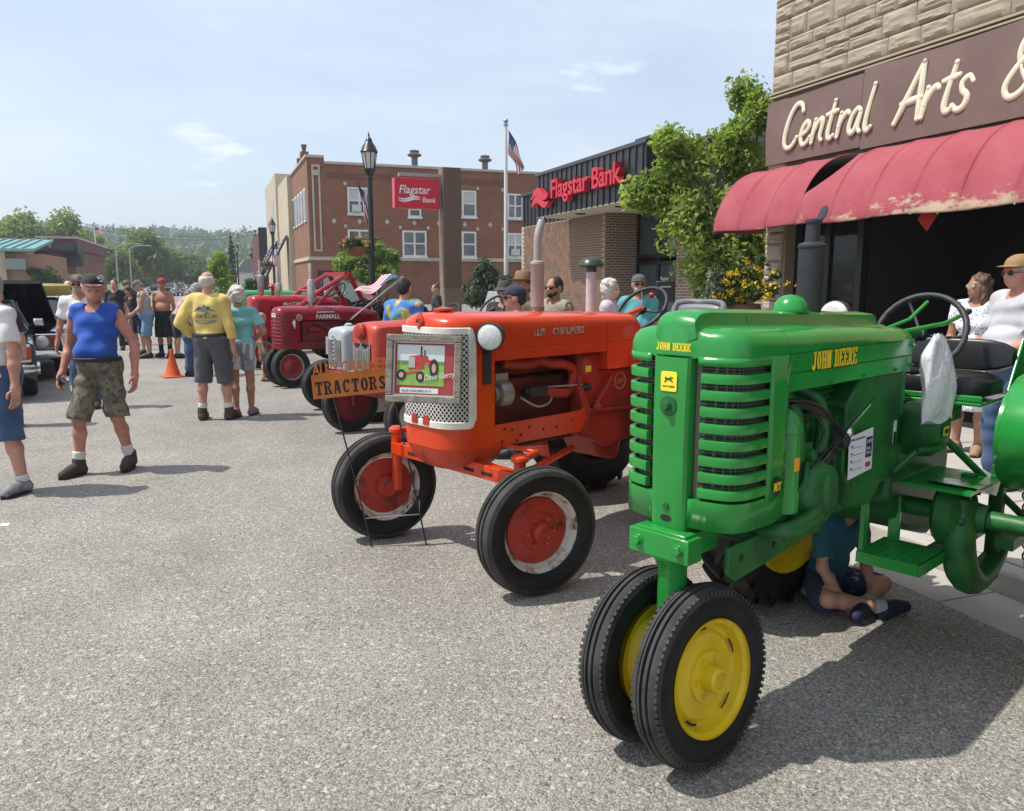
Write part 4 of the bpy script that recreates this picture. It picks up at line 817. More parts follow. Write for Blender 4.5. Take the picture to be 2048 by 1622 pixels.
slab_text('lettering', 'JOHN DEERE', .026, (-.0195, .058, 1.470), (0, -1, 0), (0, 0, 1), M_decal, jd, w_=.44, gap=.12, th=.15)
slab_text('lettering_shadow', 'JOHN DEERE', .066, (.473, -.2515, 1.383), (1, 0, 0), (0, 0, 1), M_black, jd, w_=.44, gap=.125, th=.15, e=.0015)
slab_text('lettering', 'JOHN DEERE', .066, (.468, -.2535, 1.386), (1, 0, 0), (0, 0, 1), M_decal, jd, w_=.44, gap=.125, th=.15)
b = MB(); b.lathe([(.0, .028), (.012, .028), (.016, .02), (.017, .008), (.033, .006), (.036, .0)], (-.021, 0, 1.283), (-1, 0, 0), 20); b.build('crank_plug', M_greend, jd)
b = MB(); b.prism([(.021*math.cos(a)*1.15, .0125*math.sin(a)) for a in np.linspace(0, 6.283, 16)[:-1]], (-.0185, 0, .888), (0, 1, 0), (0, 0, 1), (-.001, 0, 0)); b.build('crank_slot', M_dark, jd, ang=0)
b = MB(); b.cyl((-.02, 0, .93), (-.026, 0, .93), .012, n=12); b.build('screw', M_greend, jd)
mt = MB(); mt.prism([(.03*math.cos(a), .033*math.sin(a)) for a in np.linspace(0, 6.283, 24)[:-1]], (.262, -.2585, 1.0), (1, 0, 0), (0, 0, 1), (0, -.001, 0)); mo = mt.build('model_badge', mat('badge_dark', (.012, .016, .01), .4), jd, ang=0)
slab_text('badge_lettering', 'MT', .03, (.2375, -.2597, .985), (1, 0, 0), (0, 0, 1), M_decal, mo, w_=.72, gap=.12, th=.2, e=.001)
# bolster, pedestal, frame
b = MB(); b.bb(-.05, .15, -.105, .105, .77, .85); b.bb(-.06, .02, -.125, .125, .755, .84); b
for y in (-.085, .085): b.cyl((-.06, y, .8), (-.078, y, .8), .017, n=6); b.cyl((-.06, y, .8), (-.064, y, .8), .022, n=12)
b.build('bolster', M_green, jd, bevel=.006)
b = MB(); b.lathe([(.085, .775), (.085, .745), (.07, .74), (.06, .72), (.052, .70), (.05, .45), (.062, .43), (.062, .36), (.045, .30), (.0, .29)], (.03, 0, 0), n=24); b.cyl((.03, -.14, .335), (.03, .14, .335), .03); b.build('pedestal', M_green, jd, ang=30)
b = MB()
for s in (-1, 1): b.prism([(.12, .69), (.17, .655), (.55, .69), (.58, .72), (.58, .8), (.12, .79)], (0, s*.16-.009, 0), (1, 0, 0), (0, 0, 1), (0, .018, 0)); b.bb(.55, .8, s*.15-.012, s*.15+.012, .70, .76)
b.build('frame_rail', M_greend, jd, bevel=.004)
b = MB()
for x in (.2, .42, .5): b.cyl((x, -.168, .735), (x, -.17, .735), .014 if x < .45 else .01, n=10)
b.build('rail_hole', M_dark, jd)
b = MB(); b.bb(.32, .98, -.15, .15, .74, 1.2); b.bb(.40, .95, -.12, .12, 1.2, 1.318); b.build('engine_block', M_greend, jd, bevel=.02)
b = MB(); b.lathe([(.14, 0), (.142, .05), (.12, .085), (.09, .1), (0, .105)], (.66, -.15, .9), (0, -1, 0), 28)
for k in range(8): a = k*math.pi/4+.3; c = Vector((.66+.13*math.cos(a), -.2, .9+.13*math.sin(a))); b.cyl(c, c+Vector((0, -.02, 0)), .014, n=6)
b.ell((.66, -.24, .9), (.05, .03, .08)); b.build('crankcase_cover', M_greend, jd, ang=35)
b = MB(); b.lathe([(.04, .87), (.052, .875), (.055, .89), (.055, .945), (.05, .95), (.05, 1.165), (.056, 1.168), (.056, 1.185), (.05, 1.2), (.035, 1.23), (.012, 1.25), (0, 1.25)], (.405, -.205, 0), n=24); b.tube(spline([(.405, -.19, 1.2), (.42, -.16, 1.28), (.45, -.1, 1.32)], 4), .022, 8); ac_ = b.build('air_cleaner', M_green, jd, ang=30)
for (z0, z1, h) in ((1.03, 1.08, .03), (.895, .92, .012)):
    q = MB(); q.loft([[(.405+.0512*math.cos(a), -.205+.0512*math.sin(a), z) for a in np.linspace(-2.0, -.9, 7)] for z in (z0, z1)], False, False); q.build('decal', mat('decal_orange', (.75, .35, .03), .5), ac_)
b = MB(); b.tube(spline([(.34, -.15, .80), (.36, -.235, .815), (.45, -.25, .82), (.58, -.245, .84), (.64, -.2, .87)], 5), .032, 10); b.tube(spline([(.5, -.13, 1.3), (.52, -.17, 1.22), (.53, -.18, 1.12), (.57, -.17, 1.0)], 5), .03, 10); b.tube(spline([(.62, -.13, 1.3), (.66, -.19, 1.25), (.69, -.2, 1.12), (.68, -.18, 1.0)], 5), .026, 10); b.build('manifold', M_greend, jd, ang=40)
b = MB(); b.cyl((.78, -.15, 1.09), (.78, -.235, 1.09), .05, .045); b.cyl((.78, -.235, 1.09), (.78, -.26, 1.09), .03, .03); b.cyl((.70, -.15, 1.0), (.70, -.24, 1.0), .035); b.bb(.66, .74, -.24, -.16, .98, 1.05); b.build('magneto', M_black2, jd, bevel=.004)
b = MB()
for i in range(4): b.tube(spline([(.78+.01*i, -.25, 1.1), (.7-.05*i, -.25, 1.16+.03*i), (.6-.06*i, -.2, 1.22+.02*i), (.5, -.16, 1.25)], 4), .005, 5)
b.tube([(.52, -.245, 1.02), (1.0, -.26, 1.24)], .0045, 5); b.build('wiring', M_black, jd)
b = MB(); b.tube([(.6, -.245, 1.03), (.98, -.25, 1.21)], .005, 5); b.ell((.8, -.25, 1.12), (.02, .02, .02)); b.build('throttle_rod', M_chrome, jd)
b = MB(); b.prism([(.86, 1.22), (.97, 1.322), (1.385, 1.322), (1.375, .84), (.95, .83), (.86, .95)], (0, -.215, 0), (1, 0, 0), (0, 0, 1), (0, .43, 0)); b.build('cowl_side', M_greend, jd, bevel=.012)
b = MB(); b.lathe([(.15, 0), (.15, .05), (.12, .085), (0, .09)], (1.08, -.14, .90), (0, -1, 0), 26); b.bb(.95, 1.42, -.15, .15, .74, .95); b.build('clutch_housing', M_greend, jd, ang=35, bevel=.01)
q = MB(); q.prism([(.86, .915), (1.075, .93), (1.065, 1.105), (.85, 1.09)], (0, -.232, 0), (1, 0, 0), (0, 0, 1), (0, -.002, 0)); pap = q.build('registration_sheet', M_paper, None, ang=0); place(pap, (1.46, 2.33), 68); tag(pap, 'white registration sheet stuck on the side of the green tractor', 'paper')
b = MB(); b.bb(1.005, 1.06, -.2355, -.2345, .985, 1.07); b.build('printed_panel', M_ink, pap, ang=0)
text('print', 'LOOK', .021, (1.008, -.236, 1.045), (1, 0, 0), (0, 0, 1), M_paper, pap, .0006, xs=.85); text('print', "Don't\nTouch", .018, (1.008, -.236, 1.018), (1, 0, 0), (0, 0, 1), M_paper, pap, .0006, xs=.85)
text('print', 'VEHICLE REGISTRATION', .013, (.865, -.2345, 1.07), (1, 0, 0), (0, 0, 1), M_ink, pap, .0006, xs=.9)
b = MB()
for k in range(4): b.bb(.87, .97+.01*(k % 2), -.2352, -.2345, 1.04-k*.03, 1.0415-k*.03); b.bb(.87, .89, -.2352, -.2345, 1.046-k*.03, 1.051-k*.03)
b.build('form_lines', M_ink, pap, ang=0); b = MB(); b.bb(1.01, 1.055, -.2352, -.2345, .945, .965); b.build('red_print', M_red, pap, ang=0)
b = MB(); b.bb(1.315, 1.345, -.2165, -.2152, 1.0, 1.1); b.build('warning_decal', M_white, jd, ang=0); b = MB(); b.bb(1.318, 1.342, -.2175, -.2166, 1.0, 1.05); b.build('warning_decal', M_black, jd, ang=0)
b = MB()
for i, (x, z, r_) in enumerate(((.45, 1.08, .013), (.45, .98, .013), (.55, .78, .014), (.76, .78, .014), (.8, .98, .016), (.9, .9, .015), (.9, 1.04, .013), (.62, 1.16, .016), (.86, 1.16, .012))): b.cyl((x, -.15, z), (x, -.178, z), r_, n=6)
for i, z in enumerate((1.21, 1.235, 1.26, 1.285)): b.bb(.42, .93, -.135, -.12, z, z+.01)
b.bb(.52, .62, -.2, -.15, 1.02, 1.1); b.cyl((.57, -.2, 1.06), (.57, -.235, 1.06), .022); b.tube(spline([(.48, -.17, .9), (.52, -.22, .95), (.56, -.21, 1.03)], 4), .012, 6)
tag(b.build('engine_fittings', M_greend, jd, bevel=.002), kind='stuff')
b = MB(); b.tube(spline([(.57, -.235, 1.07), (.6, -.25, 1.15), (.56, -.2, 1.25)], 4), .006, 6); tag(b.build('hose', M_black, jd), kind='stuff')
# exhaust, pre-cleaner, caps
b = MB(); b.lathe([(.04, 1.50), (.046, 1.53), (.05, 1.6), (.0515, 1.62), (.0515, 1.83), (.056, 1.834), (.056, 1.844), (.049, 1.85), (.029, 1.858), (.028, 1.93), (.034, 1.933), (.034, 1.945), (.028, 1.947), (.0, 1.947)], (.915, 0, 0), n=30); mu = b.build('muffler', M_muf, jd, ang=30)
b = MB(); b.prism([(.036*math.cos(a), .036*math.sin(a)) for a in np.linspace(0, 6.283, 18)[:-1]], (.965, -.01, 1.972), (math.cos(1.05), 0, math.sin(1.05)), (.62, .78, 0), (.004, -.003, 0)); b.cyl((.945, -.02, 1.945), (.945, .02, 1.945), .008); b.bb(.935, .975, -.006, .006, 1.938, 1.952); b.build('rain_cap', M_black, mu)
b = MB(); b.lathe([(.03, 1.5), (.03, 1.575), (.064, 1.577), (.068, 1.582), (.068, 1.59), (.06, 1.615), (.045, 1.635), (.025, 1.645), (0, 1.648)], (.73, -.02, 0), n=26); b.build('pre_cleaner', M_green, jd, ang=40)
b = MB(); b.lathe([(.03, 1.545), (.045, 1.566), (.045, 1.58), (.03, 1.588), (0, 1.59)], (.40, -.03, 0), n=20); b.build('filler_cap', M_green, jd, ang=35)
b = MB(); b.lathe([(.0, .03), (.05, .028), (.066, .012), (.07, 0), (.066, -.03), (.03, -.06), (0, -.062)], (1.5, .17, 1.535), (-1, 0, 0), 22); b.build('work_lamp', M_lens, jd, ang=40)
b = MB(); b.lathe([(.0, .0), (.06, .0), (.072, .02), (.074, .062), (.07, .064)], (1.565, .17, 1.535), (-1, 0, 0), 22); b.cyl((1.53, .17, 1.47), (1.53, .17, 1.3), .012); b.build('lamp_shell', M_black, jd, ang=40)
# front wheels
yw = .112
ryp = [(.208, -.058), (.21, -.048), (.2, -.044), (.19, -.038), (.186, -.02), (.178, -.005), (.165, .0), (.15, -.012), (.11, -.012), (.095, -.018), (.09, -.03), (.05, -.033), (.046, -.075), (.04, -.082), (.03, -.082), (.026, -.07), (0, -.07)]
def jdx(wo_):
    for k in range(5):
        b = MB(); a = 2*math.pi*k/5+.4; P3 = [Vector(((.17+dr)*math.cos(a+da), -.0145, (.17+dr)*math.sin(a+da))) for dr, da in ((-.004, -.2), (.004, -.18), (.006, 0), (.004, .18), (-.004, .2), (-.003, 0))]
        b.add(P3, [tuple(range(6))]); b.build('slot', M_dark, wo_, ang=0)
    b = MB().lathe([(.2, .056), (.15, .03), (.12, .06), (.0, .06)], (0, 0, 0), (0, 1, 0), 36); b.build('inner_disc', M_yel, wo_, ang=35)
    b = MB().lathe([(.11, .062), (.115, .08), (.07, .1), (.05, .13), (0, .13)], (0, 0, 0), (0, 1, 0), 30); b.build('brake_hub', M_greend, wo_, ang=35)
for s in (-1, 1):
    ty = rib_tyre(.326, .2, yw)
    for k in range(80):                                            # worn lugs along the shoulders
        for sg_ in (-1, 1):
            a = 2*math.pi*k/80; rot = Matrix.Rotation(-a, 3, 'Y'); ty.box(rot @ Vector((.3025, sg_*yw*.435, 0)), (.016, .014, .0135), rot)
    wheel(jd, (.06, s*.118, .325), ty, ryp, M_yel, bolt=(.07, 6, -.03, .009, .012), steer=R(-3), camber=R(5)*(-s)*-1, flip=s > 0, extra=jdx)
# rear wheels
ryr = [(.47, -.11), (.475, -.095), (.45, -.09), (.44, -.04), (.4, -.02), (.36, .0), (.2, .02), (.17, -.0), (.12, -.02), (.1, -.06), (0, -.06)]
wheel(jd, (1.6, .46, .66), lug_tyre(.665, .46, .25), ryr, M_yel, bolt=(.14, 8, -.01, .014, .02), flip=True, extra=lambda o: MB().lathe([(.47, .11), (.44, .09), (.43, .03), (.3, .03), (0, .03)], (0, 0, 0), (0, 1, 0), 40).build('inner_rim', M_yel, o, ang=35) and None)
wheel(jd, (1.62, -1.08, .66), lug_tyre(.665, .46, .25), ryr, M_yel, bolt=(.14, 8, -.01, .014, .02))
# driveline, platform and seat
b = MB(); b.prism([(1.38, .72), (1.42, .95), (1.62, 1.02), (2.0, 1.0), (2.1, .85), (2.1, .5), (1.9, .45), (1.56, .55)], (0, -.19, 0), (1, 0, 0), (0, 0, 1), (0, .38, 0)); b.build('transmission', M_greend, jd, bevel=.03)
b = MB(); b.cyl((1.62, -1.0, .66), (1.62, .36, .66), .042); b.lathe([(.0, 0), (.13, 0), (.15, .02), (.15, .09), (.12, .12), (.07, .14), (.06, .2)], (1.62, -.33, .66), (0, -1, 0), 28); b.tube(spline([(1.58, -.43, .74), (1.55, -.44, .56), (1.59, -.45, .42), (1.70, -.46, .345), (1.86, -.47, .37), (2.0, -.48, .43)], 5), [.06+.015*math.sin(i_/25*math.pi)-.02*(i_/25)**2 for i_ in range(26)], 12); b
for k in range(6): a = k*math.pi/3; c = Vector((1.62+.12*math.cos(a), -.45, .66+.12*math.sin(a))); b.cyl(c, c+Vector((0, -.02, 0)), .016, n=6)
b.build('final_drive', M_greend, jd, ang=40)
b = MB(); b.bb(1.22, 1.52, -.40, -.13, .5, .512); b.bb(1.22, 1.52, -.404, -.392, .462, .512); b.bb(1.22, 1.232, -.4, -.13, .462, .5); b.bb(1.24, 1.285, -.15, -.13, .5, .78); b.bb(1.5, 1.52, -.2, -.15, .5, .72)
for i in range(9):
    for j in range(7): b.box((1.245+i*.031, -.38+j*.038, .5135), (.014, .006, .003), Matrix.Rotation(.7 if (i+j) % 2 else -.7, 3, 'Z'))
b.build('step_plate', M_green, jd, bevel=.003)
b = MB(); b.prism([(1.78, .78), (1.65, .86), (1.575, .98), (1.575, 1.1), (1.65, 1.2), (1.82, 1.275), (2.05, 1.3), (2.35, 1.22), (2.5, 1.0), (2.45, .8), (2.2, .75)], (0, -.55, 0), (1, 0, 0), (0, 0, 1), (0, .02, 0)); fpl = [(1.78, .78), (1.65, .86), (1.575, .98), (1.575, 1.1), (1.65, 1.2), (1.82, 1.275), (2.05, 1.3), (2.35, 1.22), (2.5, 1.0)]
fp = spline([(x, 0, z) for x, z in fpl], 4); b.loft([[(p.x, -.55, p.z), (p.x-.012, -.60, p.z+.01), (p.x-.02, -.70, p.z+.015)] for p in fp], False, False); b.build('fender', M_green, jd, ang=40, bevel=.003)
b = MB(); b.prism([(0, 0), (.35, -.03), (.30, -.09)], (1.5, -.5, .82), (1, 0, 0), (0, .0, 1), (0, .2, 0)); b.bb(1.45, 1.9, -.5, -.2, .79, .805); b.build('platform', M_green, jd)
b = MB(); b.bb(1.75, 1.8, -.42, -.36, .3, .82); b.bb(1.9, 1.95, -.5, -.44, .3, .85); b.bb(1.75, 2.2, -.6, -.52, .5, .56); b.bb(1.62, 2.4, -.35, -.28, .42, .48); b.tube([(1.7, -.3, .98), (2.0, -.55, .62), (2.2, -.6, .5)], .018, 8); b.build('lift_linkage', M_greend, jd, bevel=.005)
def chain(p0, p1, n): 
    b = MB()
    for i in range(n):
        c = Vector(p0).lerp(Vector(p1), i/(n-1)); rz = Matrix.Rotation(0 if i % 2 else math.pi/2, 3, 'Z'); b.tube([c+rz @ Vector((.013*math.cos(a), 0, .02*math.sin(a))) for a in np.linspace(0, 6.283, 11)[:-1]], .0045, 5, closed=True)
    return b
chain((1.95, -.56, .95), (1.97, -.6, .4), 20).build('check_chain', M_black2, jd)
b = MB(); b.cyl((1.5, -.02, 1.0), (1.56, -.02, 1.12), .11, .11); b.lathe([(.12, 0), (.13, .03), (.12, .12), (.07, .17), (0, .18)], (1.6, -.16, 1.03), (0, -1, 0), 24); b.bb(1.4, 1.66, -.12, .12, .95, 1.2); b.build('gear_cover', M_greend, jd, ang=35, bevel=.01)
b = MB(); b.bb(1.54, 1.60, -.345, -.342, 1.02, 1.06); b.build('yellow_plate', M_decal, jd, ang=0); b = MB(); b.bb(1.548, 1.592, -.347, -.3455, 1.03, 1.05); b.build('yellow_plate_print', M_black, jd, ang=0)
b = MB(); b.tube(spline([(1.42, -.28, .96), (1.52, -.33, .965), (1.62, -.32, .97), (1.62, -.25, .975), (1.5, -.23, .97)], 5), .014, 8); b.tube([(1.36, -.2, .85), (1.42, -.28, .96)], .014, 8); b.build('brake_pedal', M_greend, jd)
b = MB(); b.bb(1.38, 1.46, -.2, .2, 1.1, 1.43); b.prism([(1.4, 1.4), (1.52, 1.42), (1.58, 1.47), (1.46, 1.505), (1.39, 1.49)], (0, -.09, 0), (1, 0, 0), (0, 0, 1), (0, .18, 0)); b.build('dash', M_green, jd, bevel=.012)
steering(jd, (1.86, -.09, 1.45), .205, R(-62), M_black2, 3, True, (1.45, -.03, 1.44), M_greend)
b = MB(); b.tube([(1.50, -.05, 1.45), (1.85, -.2, 1.50), (2.08, -.22, 1.545)], .011, 8); b.tube([(1.50, .0, 1.45), (1.75, -.08, 1.52), (1.9, -.1, 1.6)], .009, 8); b.build('lever', M_green, jd); b = MB(); b.tube([(2.06, -.22, 1.541), (2.11, -.222, 1.553)], .014, 8); b.build('lever_grip', M_black, jd)
def cushion(c, d, nseg=0, rot=None):
    b = MB(); x, y, z = d[0]/2, d[1]/2, d[2]/2; n = 10; rings = []
    for i in range(n+1):
        t = -1+2*i/n; k = (1-abs(t)**6)**.5 if abs(t) < 1 else .0; k = max(k, .55); rings.append([])
        for j in range(20):
            a = 2*math.pi*j/20; ca, sa = math.cos(a), math.sin(a); e = .26; q = Vector((math.copysign(abs(ca)**e, ca)*x*k, t*y, math.copysign(abs(sa)**e, sa)*z*k)); rings[-1].append(Vector(c)+(rot @ q if rot is not None else q))
    b.loft(rings); return b
cushion((2.02, -.14, 1.2), (.34, .52, .12)).build('seat', M_seat, jd, ang=60)
cushion((2.24, -.14, 1.33), (.11, .52, .16), rot=Matrix.Rotation(R(8), 3, 'Y')).build('backrest', M_seat, jd, ang=60)
b = MB(); b.bb(1.85, 2.3, -.39, .11, 1.12, 1.138); b.bb(1.85, 1.87, -.39, .11, 1.138, 1.17); b.bb(1.95, 2.2, -.2, .0, 1.0, 1.12); b.prism([(2.1, 1.12), (2.36, 1.12), (2.4, 1.45), (2.3, 1.42)], (0, -.42, 0), (1, 0, 0), (0, 0, 1), (0, .015, 0)); b.build('seat_frame', M_green, jd, bevel=.006)
# plastic bag on the lever
bag = MB(); RB = random.Random(3); rings = []
for i in range(15):
    t = i/14; z = 1.465-.37*t; wv = .02+.125*min(1, t*4.5)**.7+.012*t; dv_ = .012+.035*math.sin(min(1, t*1.1)*math.pi*.8)
    rings.append([Vector((1.50+.02*t+wv*math.cos(a)*(1+.12*math.sin(3*a+5*t)), -.30-.02*t+dv_*math.sin(a)*(1+.2*math.sin(5*a+9*t)), z+.012*math.sin(4*a))) for a in np.linspace(0, 6.283, 25)[:-1]])
bag.loft(rings); 
def bag_mat():
    m = bpy.data.materials.new('white_plastic_film'); m.use_nodes = True; nt = m.node_tree; p = nt.nodes['Principled BSDF']; p.inputs['Base Color'].default_value = (.86, .87, .9, 1); p.inputs['Subsurface Weight'].default_value = .0; p.inputs['Roughness'].default_value = .3; t = N(nt, 'ShaderNodeBsdfTransparent'); mx_ = N(nt, 'ShaderNodeMixShader'); mx_.inputs[0].default_value = .36
    nt.links.new(p.outputs[0], mx_.inputs[1]); nt.links.new(t.outputs[0], mx_.inputs[2]); nt.links.new(mx_.outputs[0], nt.nodes['Material Output'].inputs[0]); n = N(nt, 'ShaderNodeTexNoise'); n.inputs['Scale'].default_value = 5; n.inputs['Distortion'].default_value = 1.2; bb_ = N(nt, 'ShaderNodeBump'); bb_.inputs['Strength'].default_value = .5; bb_.inputs['Distance'].default_value = .02; nt.links.new(n.outputs['Fac'], bb_.inputs['Height']); nt.links.new(bb_.outputs[0], p.inputs['Normal']); return m
bo2 = bag.build('plastic_bag', bag_mat(), None, ang=70); place(bo2, (1.46, 2.33), 68); tag(bo2, 'thin white plastic bag hanging from the lever of the green tractor', 'bag')
b = MB(); b.bb(1.44, 1.54, -.32, -.30, 1.12, 1.28); b.box((1.56, -.31, 1.24), (.12, .01, .16), Matrix.Rotation(.6, 3, 'Y')); b.build('papers', mat('cream_paper', (.7, .66, .52), .7), bo2, ang=0)
# ---------------------------------------------------------------- orange tractor
ac = place(empty('orange_tractor', label='bright orange tractor with worn white and red front wheels and white grille', cat='tractor'), (1.294, 4.52), 68)
AP = [(-.19, .1), (-.183, .15), (-.165, .195), (-.135, .23), (-.09, .258), (-.03, .275), (.05, .283), (.12, .286), (1.5, .29)]
def apw(x): return float(np.interp(x, [p[0] for p in AP], [p[1] for p in AP]))
def asec(x, w_, z0, zt, rc=.07, y0=None):
    k = min(1, w_/.2); h = [(-w_, z0), (-w_, 1.30), (-w_+.004, 1.305), (-w_, 1.31), (-w_, zt-rc), (-w_+.008*k, zt-rc*.55), (-w_+.026*k, zt-rc*.22), (-w_+.06*k, zt-.003), (-w_*.45, zt+.012), (0, zt+.016)]
    return [Vector((x, y, z)) for y, z in h]+[Vector((x, -y, z)) for y, z in h[::-1][1:]]
atop = lambda x: float(np.interp(x, [-.19, -.18, -.15, -.1, 0, 1.45], [1.455, 1.478, 1.497, 1.506, 1.508, 1.475]))
b = MB(); b.loft([asec(x, apw(x), .752, atop(x)) for x in (-.19, -.187, -.183, -.175, -.165, -.15, -.135, -.112, -.09, -.06, -.03, .01, .05, .117)]); b.build('nose_shell', M_orange, ac, ang=35)
b = MB(); b.loft([asec(x, apw(x), 1.248, atop(x)) for x in (.12, .3, .6, .9, 1.09)]); b.build('hood', M_orange, ac, ang=35)
b = MB(); b.loft([asec(x, .29 if x < 1.43 else .272, 1.13, atop(x)-(.03 if x > 1.44 else 0)) for x in (1.094, 1.2, 1.35, 1.43, 1.46)]); b.build('fuel_tank', M_orange, ac, ang=35)
b = MB(); b.loft([[Vector((x, s*apw(x)*kk, z)) for s in (-1, 1)][::1] for x, kk, z in ((0, 1, 1),)]) if False else None
b = MB()
rings = []
for z, k, sh in ((.75, .97, 0), (.72, .95, .012), (.67, .85, .03), (.625, .62, .07), (.615, .5, .09)):
    ring = [(x+sh*(1 if x < .0 else 0), -apw(x)*k, z) for x in (-.19, -.175, -.15, -.11, -.05, .05, .18)]; ring += [(x, -y, z) for x, y, z in ring[::-1]]; rings.append(ring)
b.loft(rings); b.build('chin', M_rusty, ac, ang=40)
def exp_mat():
    m = bpy.data.materials.new('expanded_metal'); m.use_nodes = True; nt = m.node_tree; L = nt.links; p = nt.nodes['Principled BSDF']; tc = N(nt, 'ShaderNodeTexCoord'); s = N(nt, 'ShaderNodeSeparateXYZ'); L.new(tc.outputs['Object'], s.inputs[0])
    def mth(op, a, bb): 
        n = N(nt, 'ShaderNodeMath', operation=op)
        for i, q in enumerate((a, bb)):
            if isinstance(q, (int, float)): n.inputs[i].default_value = q
            else: L.new(q, n.inputs[i])
        return n.outputs[0]
    u = mth('MULTIPLY', mth('ADD', s.outputs[1], mth('MULTIPLY', s.outputs[0], -.9)), 30); v = mth('MULTIPLY', s.outputs[2], 62)
    a = mth('ABSOLUTE', mth('SUBTRACT', mth('FRACT', mth('ADD', u, mth('MULTIPLY', v, .5)), 0), .5), 0); c = mth('ABSOLUTE', mth('SUBTRACT', mth('FRACT', mth('SUBTRACT', u, mth('MULTIPLY', v, .5)), 0), .5), 0)
    f = mth('GREATER_THAN', mth('MAXIMUM', a, c), .36); q = N(nt, 'ShaderNodeMix', data_type='RGBA'); q.inputs['A'].default_value = (.012, .011, .01, 1); q.inputs['B'].default_value = (.6, .59, .55, 1); L.new(f, q.inputs['Factor']); L.new(q.outputs['Result'], p.inputs['Base Color']); p.inputs['Roughness'].default_value = .5; return m
M_exp = exp_mat()
gp = [(x, -apw(x)) for x in (-.045, -.09, -.135, -.165, -.183, -.19)]; gp = gp+[(x, -y) for x, y in gp[::-1]]
def gpt(x, y, o): k = 1+o/.2; return (x-o*.9, y*(1+o*2.2))
b = MB(); b.loft([[(*gpt(x, y, .005), z) for z in (.905, 1.1, 1.3, 1.41)] for x, y in gp], False, False); gr = b.build('grille', M_exp, ac, ang=40)
M_gw = mat('white_enamel', (.74, .72, .66), .45, col2=(.6, .55, .48), ns=9)
b = MB()
for z0, z1 in ((.872, .915), (1.405, 1.445)): b.loft([[(*gpt(x, y, .006), z0), (*gpt(x, y, .014), z0+.004), (*gpt(x, y, .014), z1-.004), (*gpt(x, y, .006), z1)] for x, y in gp])
for s in (0, -1):
    x, y = gp[s]; sg_ = 1 if y > 0 else -1; b.prism([(0, .88), (.028, .93), (.028, 1.38), (0, 1.44), (-.02, 1.44), (-.02, .88)], (x, y+sg_*.003, 0), (1, 0, 0), (0, 0, 1), (0, sg_*.01, 0))
b.build('grille_frame', M_gw, ac, ang=40)
for yc in (-.055, .055):
    b = MB(); b.prism([(-.028, -.02), (.028, -.02), (.028, .02), (.018, .035), (-.018, .035), (-.028, .02)], (-.204, yc, .905), (0, -1, 0), (0, 0, 1), (-.003, 0, 0)); b.build('grille_badge_slot', M_disc, ac)
dm = MB(); dm.prism([(0, -.05), (.036, 0), (0, .05), (-.036, 0)], (-.185, -.0, 1.47), (0, -1, 0), (.12, 0, 1), (-.02, 0, .01)); do = dm.build('diamond_emblem', M_rusty, ac, bevel=.004); text('emblem_lettering', 'AC', .034, (-.207, .024, 1.466), (0, -1, 0), (.12, 0, 1), M_black2, do, .002, off=.01)
# lettering plate, headlamps
text('side_lettering', '-CHALMERS', .058, (.565, -.2905, 1.378), (1, 0, 0), (0, 0, 1), mat('worn_plate', (.5, .44, .38), .5, col2=(.3, .1, .06), ns=40), ac, .004, xs=.98, off=.012); text('side_lettering', 'LLIS', .058, (.42, -.2905, 1.378), (1, 0, 0), (0, 0, 1), MATS['worn_plate'], ac, .004, xs=.98, off=.012)
for s in (-1, 1):
    b = MB(); b.lathe([(.0, -.11), (.04, -.1), (.068, -.06), (.076, -.005), (.08, .0), (.08, .012), (.072, .014)], (.02, s*.36, 1.395), (-1, s*.55, -.08), 30); b.cyl((.06, s*.34, 1.33), (.06, s*.27, 1.28), .014); b.bb(.03, .09, s*.285-.006, s*.285+.006, 1.12, 1.32); hl = b.build('headlamp', M_black2, ac, ang=40)
    b = MB(); b.lathe([(.073, .010), (.06, .018), (.03, .024), (0, .026)], (.02, s*.36, 1.395), (-1, s*.55, -.08), 30); b.build('lens', M_lens, hl, ang=50)
# frame rail, engine
for s in (-1, 1):
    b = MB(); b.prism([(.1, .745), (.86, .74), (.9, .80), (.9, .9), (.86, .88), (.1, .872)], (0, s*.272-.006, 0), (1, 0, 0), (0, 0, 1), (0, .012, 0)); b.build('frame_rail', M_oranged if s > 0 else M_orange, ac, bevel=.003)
b = MB()
for x, z in ((.2, .84), (.26, .83), (.33, .79), (.4, .83), (.52, .8), (.64, .8), (.78, .83), (.18, .77), (.3, .76)): b.cyl((x, -.279, z), (x, -.2795, z), .009, n=8)
tag(b.build('rail_hole', M_dark, ac), kind='stuff')
b = MB(); b.bb(.2, 1.0, -.15, .15, .68, 1.12); b.bb(.25, .95, -.12, .12, 1.12, 1.245); b.build('engine_block', mat('dark_orange', (.12, .014, .008), .55, col2=(.03, .008, .006), ns=5, bump=.3, bs=25), ac, bevel=.02)  # block in a darker, blotched orange than the other castings
b = MB(); b.lathe([(.03, .0), (.075, .01), (.08, .03), (.08, .09), (.06, .11), (.02, .12)], (.20, -.19, 1.04), (1, 0, 0), 24); b.bb(.2, .3, -.2, -.16, 1.1, 1.16); b.lathe([(.05, 0), (.055, -.03), (.03, -.035)], (.20, -.19, 1.04), (1, 0, 0), 24); b.build('alternator', M_alu, ac, ang=40)
b = MB(); b.tube(spline([(.55, -.16, 1.24), (.6, -.22, 1.2), (.75, -.23, 1.18), (.86, -.2, 1.13), (.84, -.2, 1.02), (.78, -.2, .98)], 5), .03, 10); b.tube(spline([(.28, -.17, 1.22), (.45, -.2, 1.2), (.6, -.18, 1.22)], 4), .035, 10); b.tube(spline([(.6, -.2, 1.02), (.72, -.22, 1.0), (.82, -.2, 1.0)], 4), .032, 10); b.build('manifold', M_oranged, ac, ang=50)
